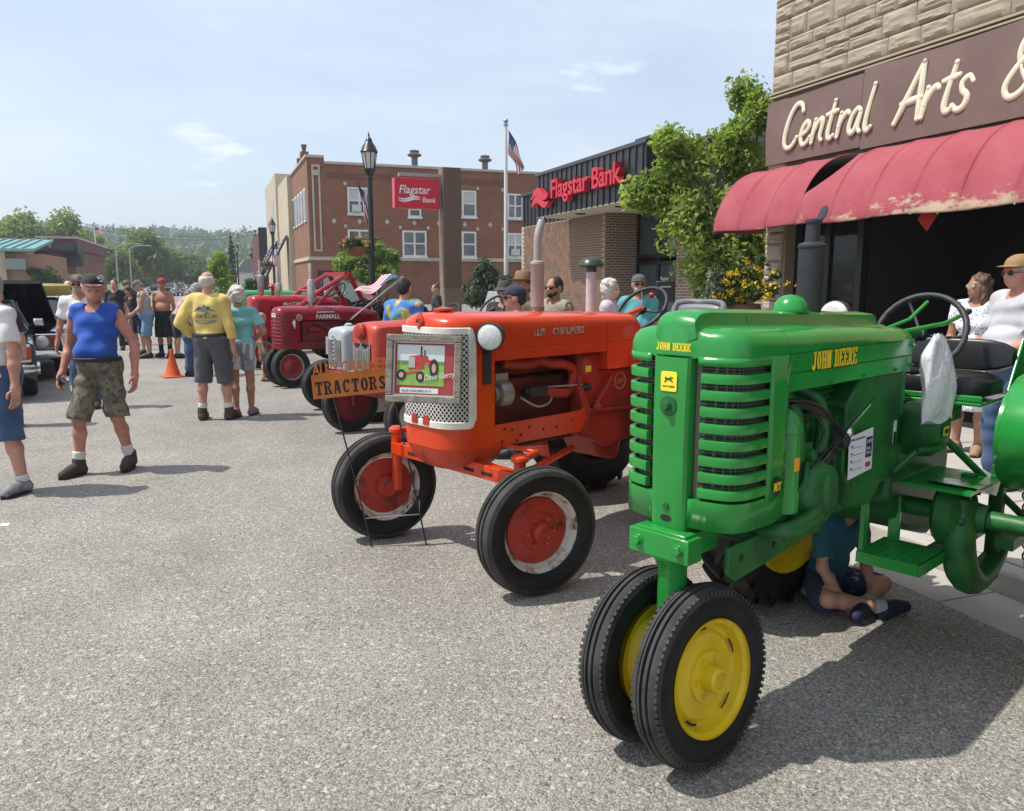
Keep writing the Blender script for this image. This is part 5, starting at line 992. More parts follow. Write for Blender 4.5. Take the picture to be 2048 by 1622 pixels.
b = MB(); b.lathe([(.05, 0), (.055, .02), (.055, .10), (.04, .12), (0, .12)], (.96, -.2, 1.1), (0, 0, 1), 20); b.build('air_cleaner', M_oranged, ac, ang=40); b = MB(); b.loft([[(.96+.056*math.cos(a), -.2+.056*math.sin(a), z) for a in np.linspace(-2.1, -1, 6)] for z in (1.12, 1.16)], False, False); b.build('yellow_decal', M_decal, ac)
b = MB(); b.bb(.45, .6, -.24, -.17, 1.0, 1.06); b.cyl((.43, -.2, 1.03), (.63, -.2, 1.03), .028); b.cyl((.88, -.24, 1.02), (.98, -.24, 1.02), .025); b.build('carburettor', M_black2, ac, bevel=.006); b = MB(); b.tube([(.6, -.22, 1.05), (.9, -.25, 1.04)], .006, 6); b.tube(spline([(.4, -.2, 1.0), (.5, -.25, .94), (.62, -.24, .96), (.66, -.2, 1.02)], 4), .007, 6); b.build('linkage_rod', M_alu, ac)
b = MB(); b.prism([(.9, .7), (.9, 1.245), (1.1, 1.245), (1.1, 1.13), (1.45, 1.13), (1.5, 1.05), (1.5, .62), (1.2, .58), (1.1, .64)], (0, -.22, 0), (1, 0, 0), (0, 0, 1), (0, .44, 0)); b.build('torque_housing', M_oranged, ac, bevel=.025)
b = MB(); b.prism([(.88, .72), (.93, .72), (.96, .88), (.9, 1.0), (.86, 1.05), (.84, 1.02), (.88, .9)], (0, -.27, 0), (1, 0, 0), (0, 0, 1), (0, .05, 0)); b.tube([(1.02, -.25, .88), (1.14, -.26, 1.02), (1.19, -.25, 1.08)], .014, 8); b.tube([(.95, -.25, .865), (1.42, -.25, .84)], .014, 8); b.tube([(1.42, -.26, .8), (1.40, -.26, 1.02)], .012, 8); b.ell((1.04, -.26, .88), (.04, .025, .03)); b.build('pedal_linkage', M_oranged, ac, ang=40)
b = MB(); b.tube([(1.31+.055*math.cos(a), -.222, 1.03+.055*math.sin(a)) for a in np.linspace(0, 6.283, 25)[:-1]], .004, 5, closed=True); mo2 = b.build('number_ring', mat('pale_pink', (.6, .25, .2), .6), ac); text('number', '217', .046, (1.27, -.224, 1.014), (1, 0, 0), (0, 0, 1), MATS['pale_pink'], mo2, .002, shear=.2)
b = MB(); b.prism([(1.2, .62), (1.5, .62), (2.2, .5), (2.25, .95), (1.5, 1.05), (1.3, 1.0)], (0, -.17, 0), (1, 0, 0), (0, 0, 1), (0, .34, 0)); b.cyl((1.95, -.6, .62), (1.95, .6, .62), .06); b.prism([(1.1, .66), (1.45, .66), (1.38, .46), (1.2, .5)], (0, -.16, 0), (1, 0, 0), (0, 0, 1), (0, .32, 0)); b.build('transmission', M_oranged, ac, bevel=.03)
# stacks
b = MB(); b.lathe([(.03, 1.49), (.03, 1.53), (.041, 1.535), (.043, 1.55), (.043, 1.8), (.047, 1.805), (.045, 1.82), (.026, 1.83)], (.735, 0, 0), n=24); b.tube(spline([(.735, 0, 1.82), (.735, 0, 1.92), (.738, 0, 1.98), (.755, 0, 2.035), (.775, 0, 2.08)], 5), [.025]*21, 14, caps=False); ex = b.build('exhaust_stack', M_mufw, ac, ang=40); b = MB(); b.ell((.777, 0, 2.075), (.012, .025, .036), 12, 8, Matrix.Rotation(.3, 3, 'Y')); b.build('stack_mouth', M_black, ex)
b = MB(); b.cyl((1.25, 0, 1.47), (1.25, 0, 1.76), .036, n=20); pi_ = b.build('intake_stack', mat('white_stack', (.5, .5, .49), .6, col2=(.38, .37, .36), ns=9), ac); b = MB(); b.lathe([(.035, 1.76), (.035, 1.79), (.08, 1.795), (.085, 1.805), (.075, 1.835), (.045, 1.855), (0, 1.862)], (1.25, 0, 0), n=24); b.build('intake_cap', mat('dark_green_cap', (.02, .045, .03), .35), pi_, ang=40)
b = MB(); b.lathe([(.03, 1.51), (.035, 1.53), (.06, 1.532), (.06, 1.545), (0, 1.55)], (-.02, 0, 0), n=18); b.build('radiator_cap', M_orange, ac, ang=35)
# front axle
b = MB(); b.prism([(-.6, .585), (.6, .585), (.6, .66), (.1, .675), (-.1, .675), (-.6, .66)], (-.01, 0, 0), (0, 1, 0), (0, 0, 1), (.075, 0, 0)); b.bb(.0, .09, -.1, .1, .62, .74)
for s in (-1, 1): b.lathe([(.03, .34), (.034, .36), (.034, .72), (.05, .725), (.05, .75), (.03, .765), (0, .765)], (.03, s*.59, 0), n=16); b.tube([(.03, s*.59, .73), (.2, s*.55, .745)], .022, 8); b.cyl((.03, s*.59, .36), (.03, s*.69, .36), .03); b.tube([(.08, s*.5, .6), (.95, s*.12, .6)], .024, 8)
b.tube([(.2, -.55, .745), (.2, .55, .745)], .013, 8); b.build('front_axle', M_orange, ac, ang=35, bevel=.004)
b = MB()
for s in (-1, 1):
    for yc in (.2, .36): b.bb(-.0125, -.0105, s*yc-.045, s*yc+.045, .61, .63)
tag(b.build('axle_slot', M_dark, ac), kind='stuff')
rimp = [(.235, -.062), (.238, -.05), (.226, -.046), (.215, -.035), (.205, -.005), (.19, .006)]
discp = [(.186, .004), (.184, -.006), (.165, -.014), (.11, -.02), (.1, -.034), (.06, -.036), (.054, -.07), (.035, -.085), (.03, -.075), (0, -.075)]
for s in (-1, 1):
    def bk(o, s=s):
        MB().lathe([(.235, .062), (.215, .04), (.205, .01), (.19, .008)], (0, 0, 0), (0, 1, 0), 40).build('inner_rim', M_rimw, o, ang=35)
        MB().lathe([(.188, .012), (.16, .02), (.08, .03), (.075, .07), (.05, .1), (0, .1)], (0, 0, 0), (0, 1, 0), 36).build('inner_disc', M_disc, o, ang=35)
        bb_ = MB(); bolts(bb_, .08, 6, -.034, .012, .014); bolts(bb_, .135, 8, -.012, .008, .01); tag(bb_.build('wheel_bolts', M_rusty, o), kind='stuff')
    wheel(ac, (.03+s*.03*-1, s*.695, .355), rib_tyre(.358, .228, .165), rimp, M_rimw, discp, M_disc, steer=R(-14), flip=s > 0, extra=bk)
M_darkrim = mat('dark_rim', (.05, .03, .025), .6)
rear = [(.36, -.14), (.365, -.12), (.34, -.11), (.33, -.03), (.25, 0), (.12, 0), (.1, -.05), (0, -.05)]
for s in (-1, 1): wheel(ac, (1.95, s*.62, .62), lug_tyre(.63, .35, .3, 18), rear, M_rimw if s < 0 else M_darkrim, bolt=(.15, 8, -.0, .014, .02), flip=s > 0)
for s in (-1, 1):
    b = MB(); rings = []
    for a in np.linspace(R(60), R(200), 14): rings.append([(1.95+.68*math.cos(a), s*y, .62+.68*math.sin(a)) for y in (.44, .8)])
    b.loft(rings, False, False); b.build('fender', M_orange, ac, ang=40, solid=.006)
steering(ac, (1.78, -.02, 1.50), .2, R(-48), M_black2, 3, False, (1.42, 0, 1.40), M_orange)
b = MB(); b.ell((1.70, -.17, 1.60), (.022, .022, .022)); b.build('steering_knob', mat('knob_red', (.35, .02, .03), .3), ac)
b = MB(); rings = []
for t in np.linspace(0, 1, 9): rings.append([(2.44+.10*t+.012*math.sin(t*3), y*(.24-.03*t), 1.25+.27*t-.02*abs(y)**3) for y in np.linspace(-1, 1, 9)])
b.loft(rings, False, False); b.loft([[(2.1+.34*t, y*.23, 1.24+.02*abs(y)**2) for y in np.linspace(-1, 1, 9)] for t in (0, .5, 1)], False, False); b.tube(spline([(2.45, -.24, 1.25), (2.5, -.23, 1.42), (2.55, -.2, 1.525), (2.56, 0, 1.535), (2.55, .2, 1.525), (2.5, .23, 1.42), (2.45, .24, 1.25)], 5), .018, 8); b.build('seat', mat('grey_plastic', (.16, .165, .175), .45, coat=.2), ac, ang=45, solid=.012)
b = MB(); b.cyl((2.25, 0, .9), (2.25, 0, 1.24), .05); b.bb(1.55, 2.3, -.35, .35, .84, .86); b.build('seat_post', M_oranged, ac)
# ---------------------------------------------------------------- the rest of the row
def row_crop(name, label, org, tail, m, md, nose_l=2.0, top=1.28, w_=.2, muf=None, wheel_m=None, rim_m=None, R_f=.33, R_r=.66, word=None, seat=True, louvre=True, z0=.62, group='tractors parked in a row along the kerb', xr=2.15, bulge=.02):
    t = place(empty(name, label=label, cat='tractor', group=group), org, tail); wheel_m = wheel_m or m
    def sec(x, wx, za, zb):
        h = [(-wx, za), (-wx-.004, (za+zb)/2), (-wx, zb-.1), (-wx*.93, zb-.06), (-wx*.75, zb-.02), (-wx*.4, zb), (0, zb+.008)]; return [Vector((x, y, z)) for y, z in h]+[Vector((x, -y, z)) for y, z in h[::-1][1:]]
    xs2 = [0, .015, .04, .08, .14, .22, .34]; ws = [.55, .72, .86, .95, .99, 1, 1]; tz = [-.05, -.028, -.012, -.004, 0, 0, 0]
    b = MB(); b.loft([sec(x, w_*k, z0, top+q) for x, k, q in zip(xs2, ws, tz)]); gs = b.build('grille_shell', m, t, ang=35)
    if louvre:
        for k in range(9):
            z = z0+.08+k*.058; b = MB(); pp = [(x-.004, -w_*k2-.004) for x, k2 in zip(xs2[:6], ws)][::-1]; pp = pp+[(x, -y) for x, y in pp[::-1]]; b.loft([[(x, y, z), (x-.006, y*1.02, z+.006), (x, y, z+.024)] for x, y in pp], False, False); b.build('louvre', md, gs, ang=40)
    b = MB(); b.loft([sec(x, w_*k, za, top+q) for x, k, za, q in ((.343, 1, top-.22, 0), (.8, 1.02, top-.22, .0), (1.2, 1.03, top-.24, -.01), (1.6, .98, top-.26, -.05), (1.82, .85, top-.25, -.1), (1.88, .6, top-.2, -.15))]); b.build('hood', m, t, ang=35)
    b = MB(); b.bb(.4, 1.1, -.15, .15, z0, top-.23); b.cyl((.5, -.16, z0+.3), (.7, -.16, z0+.3), .05); b.tube(spline([(.6, -.16, top-.25), (.75, -.2, top-.3), (.9, -.18, top-.4)], 4), .03, 8); b.cyl((.95, -.15, z0+.25), (.95, -.24, z0+.25), .06); b.build('engine_block', md, t, bevel=.02)
    b = MB(); b.bb(.1, 1.3, -.19, -.15, z0-.02, z0+.1); b.bb(.1, 1.3, .15, .19, z0-.02, z0+.1); b.prism([(1.1, .55), (1.2, top-.26), (1.8, top-.3), (2.3, .95), (2.4, .5), (1.6, .48)], (0, -.17, 0), (1, 0, 0), (0, 0, 1), (0, .34, 0)); b.cyl((xr, -.62, R_r), (xr, .62, R_r), .06); b.build('frame', md, t, bevel=.01)
    b = MB(); b.cyl((.18, 0, .3), (.18, 0, z0+.05), .06); b.bb(.08, .3, -.12, .12, z0-.06, z0+.02); b.cyl((.18, -.14, R_f), (.18, .14, R_f), .03); b.build('pedestal', md, t)
    fr = [(.215, -.06), (.22, -.045), (.2, -.04), (.19, -.0), (.12, -.01), (.08, -.03), (.05, -.07), (0, -.07)]
    for s in (-1, 1): wheel(t, (.18, s*.15, R_f), rib_tyre(R_f, .21, .15, 40), fr[:4], rim_m or M_silver, [(.19, -.005)]+fr[4:], wheel_m, camber=R(4)*s, flip=s > 0, n=32, extra=lambda o: MB().lathe([(.215, .06), (.19, .02), (.0, .02)], (0, 0, 0), (0, 1, 0), 32).build('inner_disc', wheel_m, o) and None)
    rr = [(.47, -.12), (.475, -.1), (.45, -.09), (.44, -.02), (.3, 0), (.12, 0), (.1, -.05), (0, -.05)]
    ty = lug_tyre(R_r, .46, .28, 18, n=36)
    for s in (-1, 1): wheel(t, (xr, s*.68, R_r), ty if s < 0 else lug_tyre(R_r, .46, .28, 18, n=36), rr, wheel_m, flip=s > 0, n=32)
    steering(t, (1.95, 0, top+.06), .2, R(-60), M_black2, 3, False, (1.6, 0, top-.08), md)
    if seat: b = MB(); b.loft([[(2.4+.3*u, .2*math.sin(v)*(.7+.3*u), top-.18+.12*u*u+.04*math.cos(v)) for v in np.linspace(-1.5, 1.5, 9)] for u in (0, .3, .6, .85, 1)], False, False); b.cyl((2.3, 0, .95), (2.5, 0, top-.16), .03); b.build('seat', md, t, ang=50, solid=.008)
    if muf:
        x, z1, z2, rm = muf; b = MB(); b.lathe([(.025, top), (.025, top+.06), (rm, top+.07), (rm+.004, top+.09), (rm, z1-.03), (rm*.8, z1), (.028, z1+.01), (.026, z2), (.02, z2+.02), (0, z2+.02)], (x, 0, 0), n=20); b.build('muffler', M_silver, t, ang=35)
    if word:
        for (s_, h_, x, z, mm) in word: text('side_lettering', s_, h_, (x, -w_*1.03-.006, z), (1, 0, 0), (0, 0, 1), mm, t, .003, off=.012, xs=1.05)
    return t
M_wht = mat('decal_white', (.75, .74, .72), .5)
fh = row_crop('crimson_tractor', 'dark red tricycle tractor with narrow front wheels and silver muffler', (.96, 13.35), 70, M_far, M_fard, muf=(.66, 1.72, 1.96, .062), word=[('FARMALL', .1, .62, 1.09, M_wht), ('McCORMICK-DEERING', .03, .64, 1.19, M_wht)], top=1.29)
b = MB(); b.tube([(.33+.045*math.cos(a), -.212, 1.12+.045*math.sin(a)) for a in np.linspace(0, 6.283, 21)[:-1]], .004, 5, closed=True); q = b.build('model_ring', M_wht, fh); text('model_letter', 'H', .055, (.312, -.212, 1.1), (1, 0, 0), (0, 0, 1), M_wht, q, .003, off=.01)
b = MB(); b.bb(-.008, 0, -.07, .07, 1.13, 1.19); q = b.build('name_plate', M_wht, fh); text('plate_lettering', 'H', .05, (-.0085, .02, 1.14), (0, -1, 0), (0, 0, 1), M_black, q, .002)
b = MB(); b.prism([(0, .05), (.03, -.02), (.05, -.06), (.06, .05), (.05, .1), (.02, .06)], (.2, -.212, 1.0), (1, 0, 0), (0, 0, 1), (0, -.003, 0)); b.build('white_decal', M_wht, fh)
f2 = row_crop('red_tractor', 'brighter red tricycle tractor behind the dark red one, with loader arms', (.72, 16.4), 70, mat('bright_red', (.38, .009, .022), .3, coat=.15), M_fard, muf=(.62, 1.66, 1.95, .07), top=1.42, word=[('McCORMICK', .1, .6, 1.22, M_wht)], w_=.22)
b = MB(); b.lathe([(.03, 1.42), (.03, 1.55), (.08, 1.56), (.085, 1.6), (.05, 1.64), (0, 1.65)], (.55, .12, 0), n=18); b.build('pre_cleaner', MATS['bright_red'], f2, ang=40); b = MB(); b.lathe([(.028, 1.42), (.06, 1.46), (.062, 1.8), (.028, 1.82), (.026, 2.1), (0, 2.1)], (.3, .1, 0), n=16); b.build('second_stack', M_silver, f2, ang=40)
M_lr = MATS['bright_red']
for s in (-1, 1):
    b = MB(); b.tube([(.6, s*.42, 1.05), (1.3, s*.42, 1.5), (1.95, s*.42, 1.85)], .045, 6); b.tube([(1.95, s*.42, 1.85), (2.3, s*.42, 1.25), (2.3, s*.42, .8)], .05, 6); b.tube([(1.2, s*.42, 1.2), (1.75, s*.42, 1.7)], .03, 6); b.bb(2.2, 2.35, s*.42-.03, s*.42+.03, .7, 1.35); b.build('loader_arm', M_lr, f2, ang=40)
b = MB(); b.bb(1.85, 2.02, -.45, .45, 1.8, 1.88); b.cyl((1.3, -.44, 1.5), (1.3, .44, 1.5), .03); b.build('loader_crossbar', M_lr, f2)
for s in (-1, 1): b = MB(); b.lathe([(0, .03), (.05, .025), (.07, 0), (.06, -.04), (0, -.06)], (1.5, s*.3, 1.52), (-1, 0, 0), 16); b.build('work_lamp', M_lens, f2, ang=45)
f3 = row_crop('green_row_tractor', 'green tractor nose at the far end of the row behind the red ones', (.66, 19.6), 70, M_green, M_greend, top=1.48, w_=.26, louvre=False, wheel_m=M_yel, rim_m=M_yel)
# a far red pickup-like tractor body past the row
def utility(name, label, org, tail, m, md, top, w_, kind, group='tractors parked in a row along the kerb'):
    t = place(empty(name, label=label, cat='tractor', group=group), org, tail)
    def sec(x, wx, za, zb, c=.07):
        h = [(-wx, za), (-wx*1.01, za+.1), (-wx, zb-c*1.2), (-wx*.96, zb-c*.6), (-wx*.82, zb-c*.2), (-wx*.5, zb), (0, zb+.012)]; return [Vector((x, y, z)) for y, z in h]+[Vector((x, -y, z)) for y, z in h[::-1][1:]]
    z0 = .6 if kind == 'grey' else .72
    xs2 = [-.2, -.19, -.165, -.12, -.05, .1]; ws = [.72, .82, .91, .97, 1, 1]; tz = [-.07, -.04, -.018, -.006, 0, 0]
    b = MB(); b.loft([sec(x, w_*k, z0, top+q) for x, k, q in zip(xs2, ws, tz)]); b.build('nose_shell', m, t, ang=35)
    b = MB(); b.loft([sec(x, w_*k, top-.34, top+q) for x, k, q in ((.104, 1, 0), (.5, 1.02, .01), (.9, 1.02, 0), (1.15, .98, -.02), (1.22, .8, -.06))]); b.build('hood', m, t, ang=35)
    if kind == 'red':
        for i in range(11):
            y = -.16+i*.032; b = MB(); b.tube(spline([(-.215+.25*y*y, y, .76), (-.222+.25*y*y, y, .95), (-.215+.25*y*y, y, 1.06-.06*abs(math.sin((i-5)*.62)))], 4), .008, 6); b.build('grille_bar', M_silver, t)
        b = MB(); b.bb(-.206, -.203, -.17, .17, .75, 1.05); b.build('grille_back', M_dark, t, ang=0)
        b = MB(); b.lathe([(.06, -.14), (.085, -.03), (.088, .0), (.075, .014), (.04, .02), (0, .022)], (-.235, 0, top-.09), (-1, 0, 0), 22); b.build('headlamp', M_disc, t, ang=45)
    else:
        b = MB(); b.bb(-.207, -.2, -.15, -.02, z0+.05, top-.16); b.bb(-.207, -.2, .02, .15, z0+.05, top-.16); b.build('grille_back', M_dark, t, ang=0)
        for i in range(14):
            y = -.15+i*.0231
            if abs(y) < .02: continue
            b = MB(); b.cyl((-.211, y, z0+.05), (-.211, y, top-.16), .006, n=6); b.build('grille_bar', M_silver, t)
        b = MB(); b.box((-.215, 0, (z0+top)/2-.05), (.02, .05, top-z0-.15)); b.build('grille_spine', m, t, bevel=.008)
        for k in range(7): b = MB(); b.bb(-.228, -.2255, -.014, .014, z0+.1+k*.05, z0+.125+k*.05); b.build('spine_slot', M_black2, t)
        b = MB(); b.lathe([(.05, top+.0), (.05, top+.03), (.02, top+.045), (0, top+.045)], (.0, 0, 0), n=16); b.build('radiator_cap', m, t, ang=40)
    b = MB(); b.bb(.15, 1.0, -.15, .15, .5, top-.3); b.bb(.9, 2.0, -.17, .17, .42, .85); b.cyl((1.85, -.6, .55), (1.85, .6, .55), .06); b.build('engine_block', md, t, bevel=.02)
    b = MB(); b.bb(-.04, .04, -.6, .6, .46, .53)
    for s in (-1, 1): b.cyl((0, s*.58, .3), (0, s*.58, .6), .03)
    b.build('front_axle', md, t, bevel=.006)
    for s in (-1, 1): wheel(t, (0, s*.66, .33), rib_tyre(.335, .21, .15, 40), [(.215, -.06), (.22, -.045), (.2, -.04), (.19, 0), (.12, -.01), (.08, -.03), (.05, -.07), (0, -.07)], M_silver if kind != 'grey' else M_rimw, flip=s > 0, n=32, steer=R(-6), extra=lambda o: MB().lathe([(.215, .06), (.19, .02), (.0, .02)], (0, 0, 0), (0, 1, 0), 32).build('inner_disc', md, o) and None)
    for s in (-1, 1): wheel(t, (1.85, s*.66, .58), lug_tyre(.58, .38, .28, 17, n=36), [(.39, -.12), (.37, -.09), (.35, 0), (.12, 0), (0, -.03)], md, flip=s > 0, n=32)
    for s in (-1, 1):
        b = MB(); b.loft([[(1.85+.64*math.cos(a), s*y, .58+.64*math.sin(a)) for y in (.45, .82)] for a in np.linspace(R(40), R(165), 12)], False, False); b.build('fender', m, t, ang=40, solid=.006)
    steering(t, (1.55, 0, top+.1), .2, R(-50), M_black2, 3, False, (1.2, 0, top-.08), md); b = MB(); b.loft([[(2.0+.3*u, .2*math.sin(v)*(.7+.3*u), top-.22+.14*u*u+.04*math.cos(v)) for v in np.linspace(-1.5, 1.5, 9)] for u in (0, .3, .6, .85, 1)], False, False); b.cyl((1.9, 0, .8), (2.05, 0, top-.2), .03); b.build('seat', md, t, ang=50, solid=.008)
    return t
M_coral = mat('faded_red_paint', (.5, .055, .03), .4, col2=(.42, .05, .03), ns=3); M_gry = mat('pale_grey_paint', (.42, .45, .46), .4, col2=(.36, .39, .4), ns=4)
utility('faded_red_tractor', 'faded red tractor with a round nose lamp and upright grille bars', (1.67, 8.46), 70, M_coral, M_fard, 1.27, .27, 'red')
utility('grey_tractor', 'small pale grey tractor with slotted grille beside the faded red one', (1.64, 10.25), 70, M_gry, mat('tractor_red_oxide', (.22, .03, .02), .5), 1.13, .23, 'grey')
# ================================================================ street trees and planting
def tree_px(name, label, px, dep, top, base_z, wpx, lobes, n, per, leaf, m, cl=.3, seed=1, trunk=.07, cat='tree', cut=None):
    k = 1600/dep; p = on_depth(px, dep); H = (562-top)/k+CAM_H; cr = wpx/2/k; mid = (H+base_z)/2; hz = (H-base_z)/2; lob = []
    for (x, y, sc) in lobes:
        r_ = (x-px)/k; z = (562-y)/k+CAM_H; lob.append((r_*.936/cr, -r_*.352/cr+random.uniform(-.15, .15), (z-mid)/hz, sc))
    return tree(name, label, (p.x, p.y, .13), H-.13, cr, base_z, n, per, leaf, m, lob, trunk, cl=cl, seed=seed, cat=cat)
tree_px('maple_tree', 'bushy light green maple growing between the bank and the stone shop', 1432, 13.8, 150, 1.25, 310, [(1400, 430, .46), (1305, 400, .2), (1278, 402, .1), (1345, 350, .27), (1350, 450, .34), (1450, 510, .42), (1385, 515, .3), (1500, 550, .38), (1430, 570, .22), (1495, 340, .34), (1440, 310, .28), (1490, 250, .2), (1485, 205, .12), (1385, 320, .2), (1320, 300, .08), (1520, 470, .4)], 430, 48, .066, ML_tree, cl=.2, seed=71, trunk=.09)
tree_px('street_tree', 'rounded green street tree behind the black lamp post', 738, 36, 480, 1.5, 128, [(720, 540, .7), (765, 545, .65), (740, 510, .6), (700, 530, .4), (775, 520, .4)], 150, 90, .14, leafmat('leaf_street', (.11, .17, .035), (.22, .3, .08), .35, 1.2), cl=.24, seed=72, trunk=.08)
tree_px('juniper_shrub', 'grey green juniper shrub at the foot of the bank flagpole', 968, 28, 525, .3, 92, [(965, 575, .7), (945, 590, .5), (990, 570, .6), (970, 545, .45)], 140, 70, .12, leafmat('leaf_juniper', (.06, .095, .06), (.13, .17, .11), .15, 1.5), cl=.24, seed=73, cat='shrub')
# ---------------------------------------------------------------- flags
M_fr, M_fw, M_fb = cloth_ = [mat('flag_'+k, c, .8) for k, c in (('red', (.42, .02, .04)), ('white', (.7, .69, .68)), ('blue', (.02, .03, .12)))]
def flag(name, label, fn, n=26, group=None, cat='flag'):
    """fn(u along the fly, v along the hoist) -> point; stripes, canton and stars as cloth"""
    b = MB(); vs = [fn(i/n, j/13) for j in range(14) for i in range(n+1)]; k = n+1; fs, ms = [], []
    for j in range(13):
        for i in range(n): fs.append((j*k+i, j*k+i+1, (j+1)*k+i+1, (j+1)*k+i)); ms.append(2 if (j < 7 and i/n < .4) else (0 if j % 2 == 0 else 1))
    b.v = [tuple(v) for v in vs]; b.f = fs; b.m = ms
    for r_ in range(9):
        for c in range(6 if r_ % 2 == 0 else 5):
            u = (.033+.066*c+(0 if r_ % 2 == 0 else .033)); v = (r_+.75)*7/13/9.5; p = Vector(fn(u, v)); a = Vector(fn(u+.012, v))-p; d = Vector(fn(u, v+.02))-p; nn = a.cross(d).normalized()*.004
            for q in (nn, -nn): b.add([p-a+q, p-d*.7+q, p+a+q, p+d*.7+q], [(0, 1, 2, 3)], 1)
    return tag(b.build(name, cloth_, None, ang=60), label, cat, group)
# ---------------------------------------------------------------- lamp posts
M_iron = mat('black_iron', (.013, .014, .015), .38, col2=(.02, .021, .022), ns=6)
M_lglass = mat('lantern_glass', (.62, .62, .58), .25, spec=.5)
def lamp_post(label, p, H, group='black iron lamp posts along the kerb', detail=True):
    t = empty('lamp_post', (p[0], p[1], .13), 0, label, 'lamp post', group); H -= .13; L0 = H-1.05
    b = MB(); b.lathe([(.24, 0), (.24, .12), (.2, .16), (.2, .5), (.15, .56), (.12, .7), (.1, .75)], n=16); b.build('base', M_iron, t, ang=30)
    b = MB(); b.lathe([(.085, .75), (.08, 1.2), (.065, L0-.15), (.085, L0-.12), (.085, L0-.08), (.07, L0-.05), (.13, L0+.06), (.16, L0+.1)], n=14); b.build('pole', M_iron, t, ang=30)
    b = MB(); b.lathe([(.14, L0+.1), (.14, L0+.13)], n=8)
    for k in range(8): a = k*math.pi/4; b.tube([(.13*math.cos(a), .13*math.sin(a), L0+.1), (.2*math.cos(a), .2*math.sin(a), L0+.55)], .012, 5)
    b.lathe([(.21, L0+.53), (.23, L0+.55), (.21, L0+.58), (.17, L0+.68), (.1, L0+.78), (.08, L0+.82), (.09, L0+.84), (.05, L0+.9), (.02, L0+.94), (.025, L0+.97), (0, L0+1.05)], n=16); b.build('lantern', M_iron, t, ang=30)
    b = MB(); b.lathe([(.11, L0+.12), (.18, L0+.53)], n=8); b.build('lantern_glass', M_lglass, t, ang=20)
    b = MB(); r_ = Vector((-.936, .352, 0)); b.tube([Vector((0, 0, 2.62)), r_*.55+Vector((0, 0, 2.7)), r_*.6+Vector((0, 0, 2.62))], .014, 6); b.tube([Vector((0, 0, 2.62)), -r_*.3+Vector((0, 0, 2.66))], .014, 6); b.build('bracket', M_iron, t)
    return t
M_coir = mat('coir_basket', (.2, .09, .045), .9, bump=.5, bs=60)
def basket(label, p, r_, petals, seed, group='hanging flower baskets on the lamp posts', yellow=False):
    global RNG; RNG = np.random.default_rng(seed); t = empty('flower_basket', p, 0, label, 'flower basket', group)
    b = MB(); b.lathe([(r_, 0), (r_*.97, -r_*.25), (r_*.75, -r_*.6), (r_*.35, -r_*.82), (0, -r_*.85)], n=18); b.build('basket', M_coir, t, ang=40)
    cs = RNG.normal(size=(26, 3))*np.array([r_*.6, r_*.6, r_*.25])+np.array([0, 0, r_*.3]); pts, d = cluster_points(cs, np.full(26, r_*.35), 40); leaf_mesh('foliage', pts, d, r_*.2, ML_shrub, t)
    for nm, c, k in petals: cs = RNG.normal(size=(k, 3))*np.array([r_*.65, r_*.65, r_*.3])+np.array([0, 0, r_*.42]); pts, d = cluster_points(cs, np.full(k, r_*.16), 14); o_ = leaf_mesh('flowers', pts, d, r_*.16, leafmat('petal_'+nm, c, tuple(x*.75 for x in c), .2), t, aspect=1.1); tag(o_, kind='stuff')
    return t
L1 = on_depth(745, 21.)
lamp_post('tall black lamp post with flower basket and flag near the row of tractors', L1, 5.47)
rv = Vector((.936, -.352, 0)); basket('hanging basket of pink and white flowers on the tall lamp post', (L1.x-.936*.4, L1.y+.352*.4, 2.58), .3, [('pink', (.55, .2, .22), 18), ('peach', (.65, .4, .3), 14)], 5)
A, B = at(717, 370, 20.7), at(743, 446, 20.9)
b = MB(); b.cyl(B, A+Vector((-.02, 0, .1)), .012); b.build('flag_staff', M_iron, None); tag(bpy.data.objects['flag_staff'], 'thin dark staff slanting out from the tall lamp post', 'staff')
flag('flag', 'small flag with stars and stripes drooping from the tall lamp post', lambda u, v: A.lerp(B, .36*v)+rv*(-.02+.16*u+.24*v-.10*u*v)+Vector((0, 0, -1))*(.86*u)+Vector((.35, .93, 0))*(.05*math.sin(7*v+4*u)*(.3+u))+rv*.05*math.sin(9*v+3*u)*u, group='flags on the lamp posts')
L2 = on_depth(549, 48); lamp_post('black lamp post before the cream building with a small flag', L2, 5.5)
A2, B2 = at(541, 500, 47.5), at(549, 540, 47.8); flag('flag', 'small flag with stars and stripes on the lamp post by the cream building', lambda u, v: A2.lerp(B2, .3*v)+rv*(.05+.3*v+.1*u)+Vector((0, 0, -.85*u))+Vector((.35, .93, 0))*.06*math.sin(7*v+4*u), group='flags on the lamp posts')
basket('hanging basket of pink flowers on the lamp post by the cream building', (L2.x-.4, L2.y+.15, 2.58), .3, [('pink', (.55, .2, .22), 20)], 6)
L3 = on_depth(477, 78); lamp_post('distant black lamp post beside the lime green tree', L3, 5.4)
L4 = on_depth(104, 64); lamp_post('black lamp post in front of the beige building across the street', L4, 5.2)
